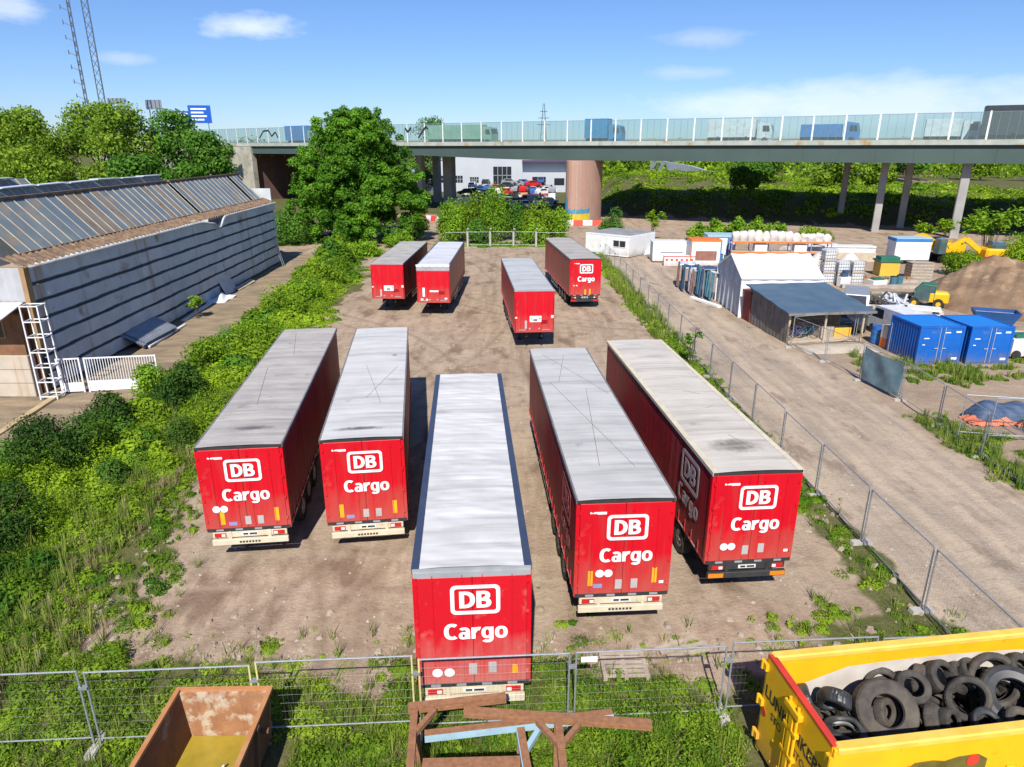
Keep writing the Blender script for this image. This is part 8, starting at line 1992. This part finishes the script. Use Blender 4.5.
# tyres: local container coordinates -> world
def cw(x, y, z): c, s = math.cos(CA), math.sin(CA); return Vector((CX + x * c - y * s, CY + x * s + y * c, z))
def tyre(lb, p, axis, R0, w_, mk='rubber', squash=0.0, rim=0.58, seed=0, group='old tyres in the yellow container'):
    prof = [(R0 * rim, -w_ * 0.30), (R0 * rim * 1.06, -w_ * 0.44), (R0 * 0.80, -w_ * 0.52), (R0 * 0.93, -w_ * 0.47), (R0 * 0.99, -w_ * 0.36), (R0, -w_ * 0.2), (R0 * 1.005, 0), (R0, w_ * 0.2), (R0 * 0.99, w_ * 0.36), (R0 * 0.93, w_ * 0.47), (R0 * 0.80, w_ * 0.52), (R0 * rim * 1.06, w_ * 0.44), (R0 * rim, w_ * 0.30),
            (R0 * (rim + 0.05), w_ * 0.27), (R0 * 0.80, w_ * 0.44), (R0 * 0.92, w_ * 0.34), (R0 * 0.945, 0), (R0 * 0.92, -w_ * 0.34), (R0 * 0.80, -w_ * 0.44), (R0 * (rim + 0.05), -w_ * 0.27)]
    ph = seed * 1.7
    def fn(q, r, h):
        tr = (0.010 if seed % 3 else 0.004) * R0 * (1 if math.sin(q * 38 + (h > 0) * 1.6) > 0 else -1) if r > R0 * 0.97 else 0
        k = 1 - squash * (0.5 + 0.5 * math.cos(2 * (q + ph)))
        return (r + tr) * k, h * (1 + squash * 0.3 * math.cos(q + ph)) + squash * 0.25 * R0 * math.sin(2 * q + ph)
    mb = MB(); mb.lathe(prof, (0, 0, 0), axis, 76, fn)
    o = mb.build('tyre', M[mk], loc=p, smooth=False); tag(o, lb, 'tyre', group); return o
V_ = Vector
tl2 = [
    ('biggest tyre facing out at the front of the heap', (2.00, -0.98, 1.80), (-0.12, -0.72, 0.66), 0.64, 0.42, 'rubber_dusty', 0.0, 0.5),
    ('worn tube shaped tyre lying inside the biggest tyre', (2.02, -0.96, 1.74), (0.6, -0.6, 0.5), 0.33, 0.2, 'rubber_dusty', 0.16, 0.5),
    ('clean black car tyre above the biggest tyre', (2.86, -0.60, 1.92), (-0.1, -0.6, 0.78), 0.36, 0.24, 'rubber', 0.0, 0.55),
    ('tyre leaning with its hole turned to the container far wall', (3.62, -0.45, 1.97), (0.35, -0.62, 0.68), 0.40, 0.26, 'rubber', 0.1, 0.6),
    ('open squashed tyre in the middle of the heap', (3.80, -0.98, 1.88), (-0.35, -0.66, 0.66), 0.50, 0.32, 'rubber', 0.16, 0.66),
    ('wide tractor tyre with grey bead near the picture edge', (4.86, -0.98, 1.76), (-0.25, -0.62, 0.74), 0.68, 0.42, 'rubber_wet', 0.06, 0.55),
    ('huge arched tyre behind the tractor tyre', (4.85, -0.46, 1.76), (-0.1, -0.75, 0.62), 0.62, 0.30, 'rubber_dusty', 0.12, 0.72),
    ('brown worn tyre standing beside the crushed one', (2.86, -1.26, 1.70), (0.8, -0.45, 0.35), 0.33, 0.26, 'rubber_dusty', 0.05, 0.6),
    ('small tyre tucked against the brown worn tyre', (3.16, -1.34, 1.68), (0.55, -0.65, 0.5), 0.30, 0.24, 'rubber', 0.0, 0.6),
    ('crushed folded tyre along the near rail', (3.85, -1.55, 1.66), (-0.2, -0.6, 0.8), 0.42, 0.24, 'rubber_wet', 0.30, 0.62),
    ('tyre lying low beside the near rail under the tractor tyre', (4.60, -1.62, 1.62), (0.1, -0.35, 0.93), 0.46, 0.26, 'rubber_dusty', 0.1, 0.6),
    ('long tyre casing lying across beside the biggest tyre', (1.20, -0.52, 1.74), (0.25, 0.75, 0.6), 0.46, 0.30, 'rubber_wet', 0.30, 0.6),
    ('round shouldered tyre in the corner by the end door', (0.60, -0.42, 1.72), (0.9, -0.15, 0.35), 0.34, 0.28, 'rubber_wet', 0.08, 0.6),
    ('flat folded tyre near the end door', (1.10, -1.12, 1.52), (0.1, -0.2, 0.97), 0.46, 0.24, 'rubber_wet', 0.32, 0.62),
    ('tyre pressed against the end door', (0.62, -0.95, 1.52), (0.75, -0.3, 0.55), 0.38, 0.24, 'rubber', 0.16, 0.6),
    ('tyre half sunk between end door and near rail', (0.75, -1.65, 1.36), (0.2, -0.3, 0.93), 0.44, 0.26, 'rubber', 0.12, 0.6),
    ('dark tyre hidden behind the biggest tyre', (2.40, -0.36, 1.78), (-0.2, -0.3, 0.93), 0.42, 0.26, 'rubber', 0.1, 0.6),
    ('brownish tyre upright against the scuffed far wall', (3.25, -0.32, 1.84), (0.75, -0.6, 0.2), 0.32, 0.24, 'rubber_dusty', 0.06, 0.6),
    ('smooth tyre on top between far wall and arched tyre', (4.15, -0.36, 1.80), (0.55, -0.3, 0.75), 0.40, 0.28, 'rubber', 0.14, 0.6),
    ('dark tyre stacked at the far wall behind the arched tyre', (4.45, -0.30, 1.82), (0.4, -0.4, 0.8), 0.36, 0.24, 'rubber', 0.1, 0.6),
    ('tyre on top of the heap at the picture edge', (5.55, -0.46, 1.86), (0.3, -0.5, 0.8), 0.46, 0.30, 'rubber', 0.1, 0.6),
]
for i, (lb, p, ax, r_, w_, mk, sq, rm) in enumerate(tl2): tyre(lb, cw(*p), ax, r_ * 0.94, w_, mk, sq, rm, i)
# lower layers that carry the heap
for i in range(26):
    x = 0.5 + (i % 9) * 0.62; y = -0.55 - (i // 9) * 0.62; z = 1.12 + 0.10 * ((i * 7) % 3)
    tyre('dark tyre in the lower layer of the heap in the yellow container', cw(x, y, z), (rng.normal() * 0.3, rng.normal() * 0.3, 1), 0.42, 0.26, 'rubber', 0.12, 0.58, i, 'lower layer tyres in the yellow container')
mb = MB(); mb.grid(lambda u, v: tuple(cw(0.1 + (LX - 0.15) * u, -0.09 - (WY - 0.18) * v, 0.98 + 0.05 * math.sin(u * 17) * math.sin(v * 9))), 20, 10); tag(mb.build('rubber_rubble', M['rubber']), kind='stuff')
tyre('lone tyre propped at the container far corner', cw(6.2, -0.42, 2.0), (0.2, -0.8, 0.5), 0.46, 0.28, 'rubber', 0.0, 0.58, 3)
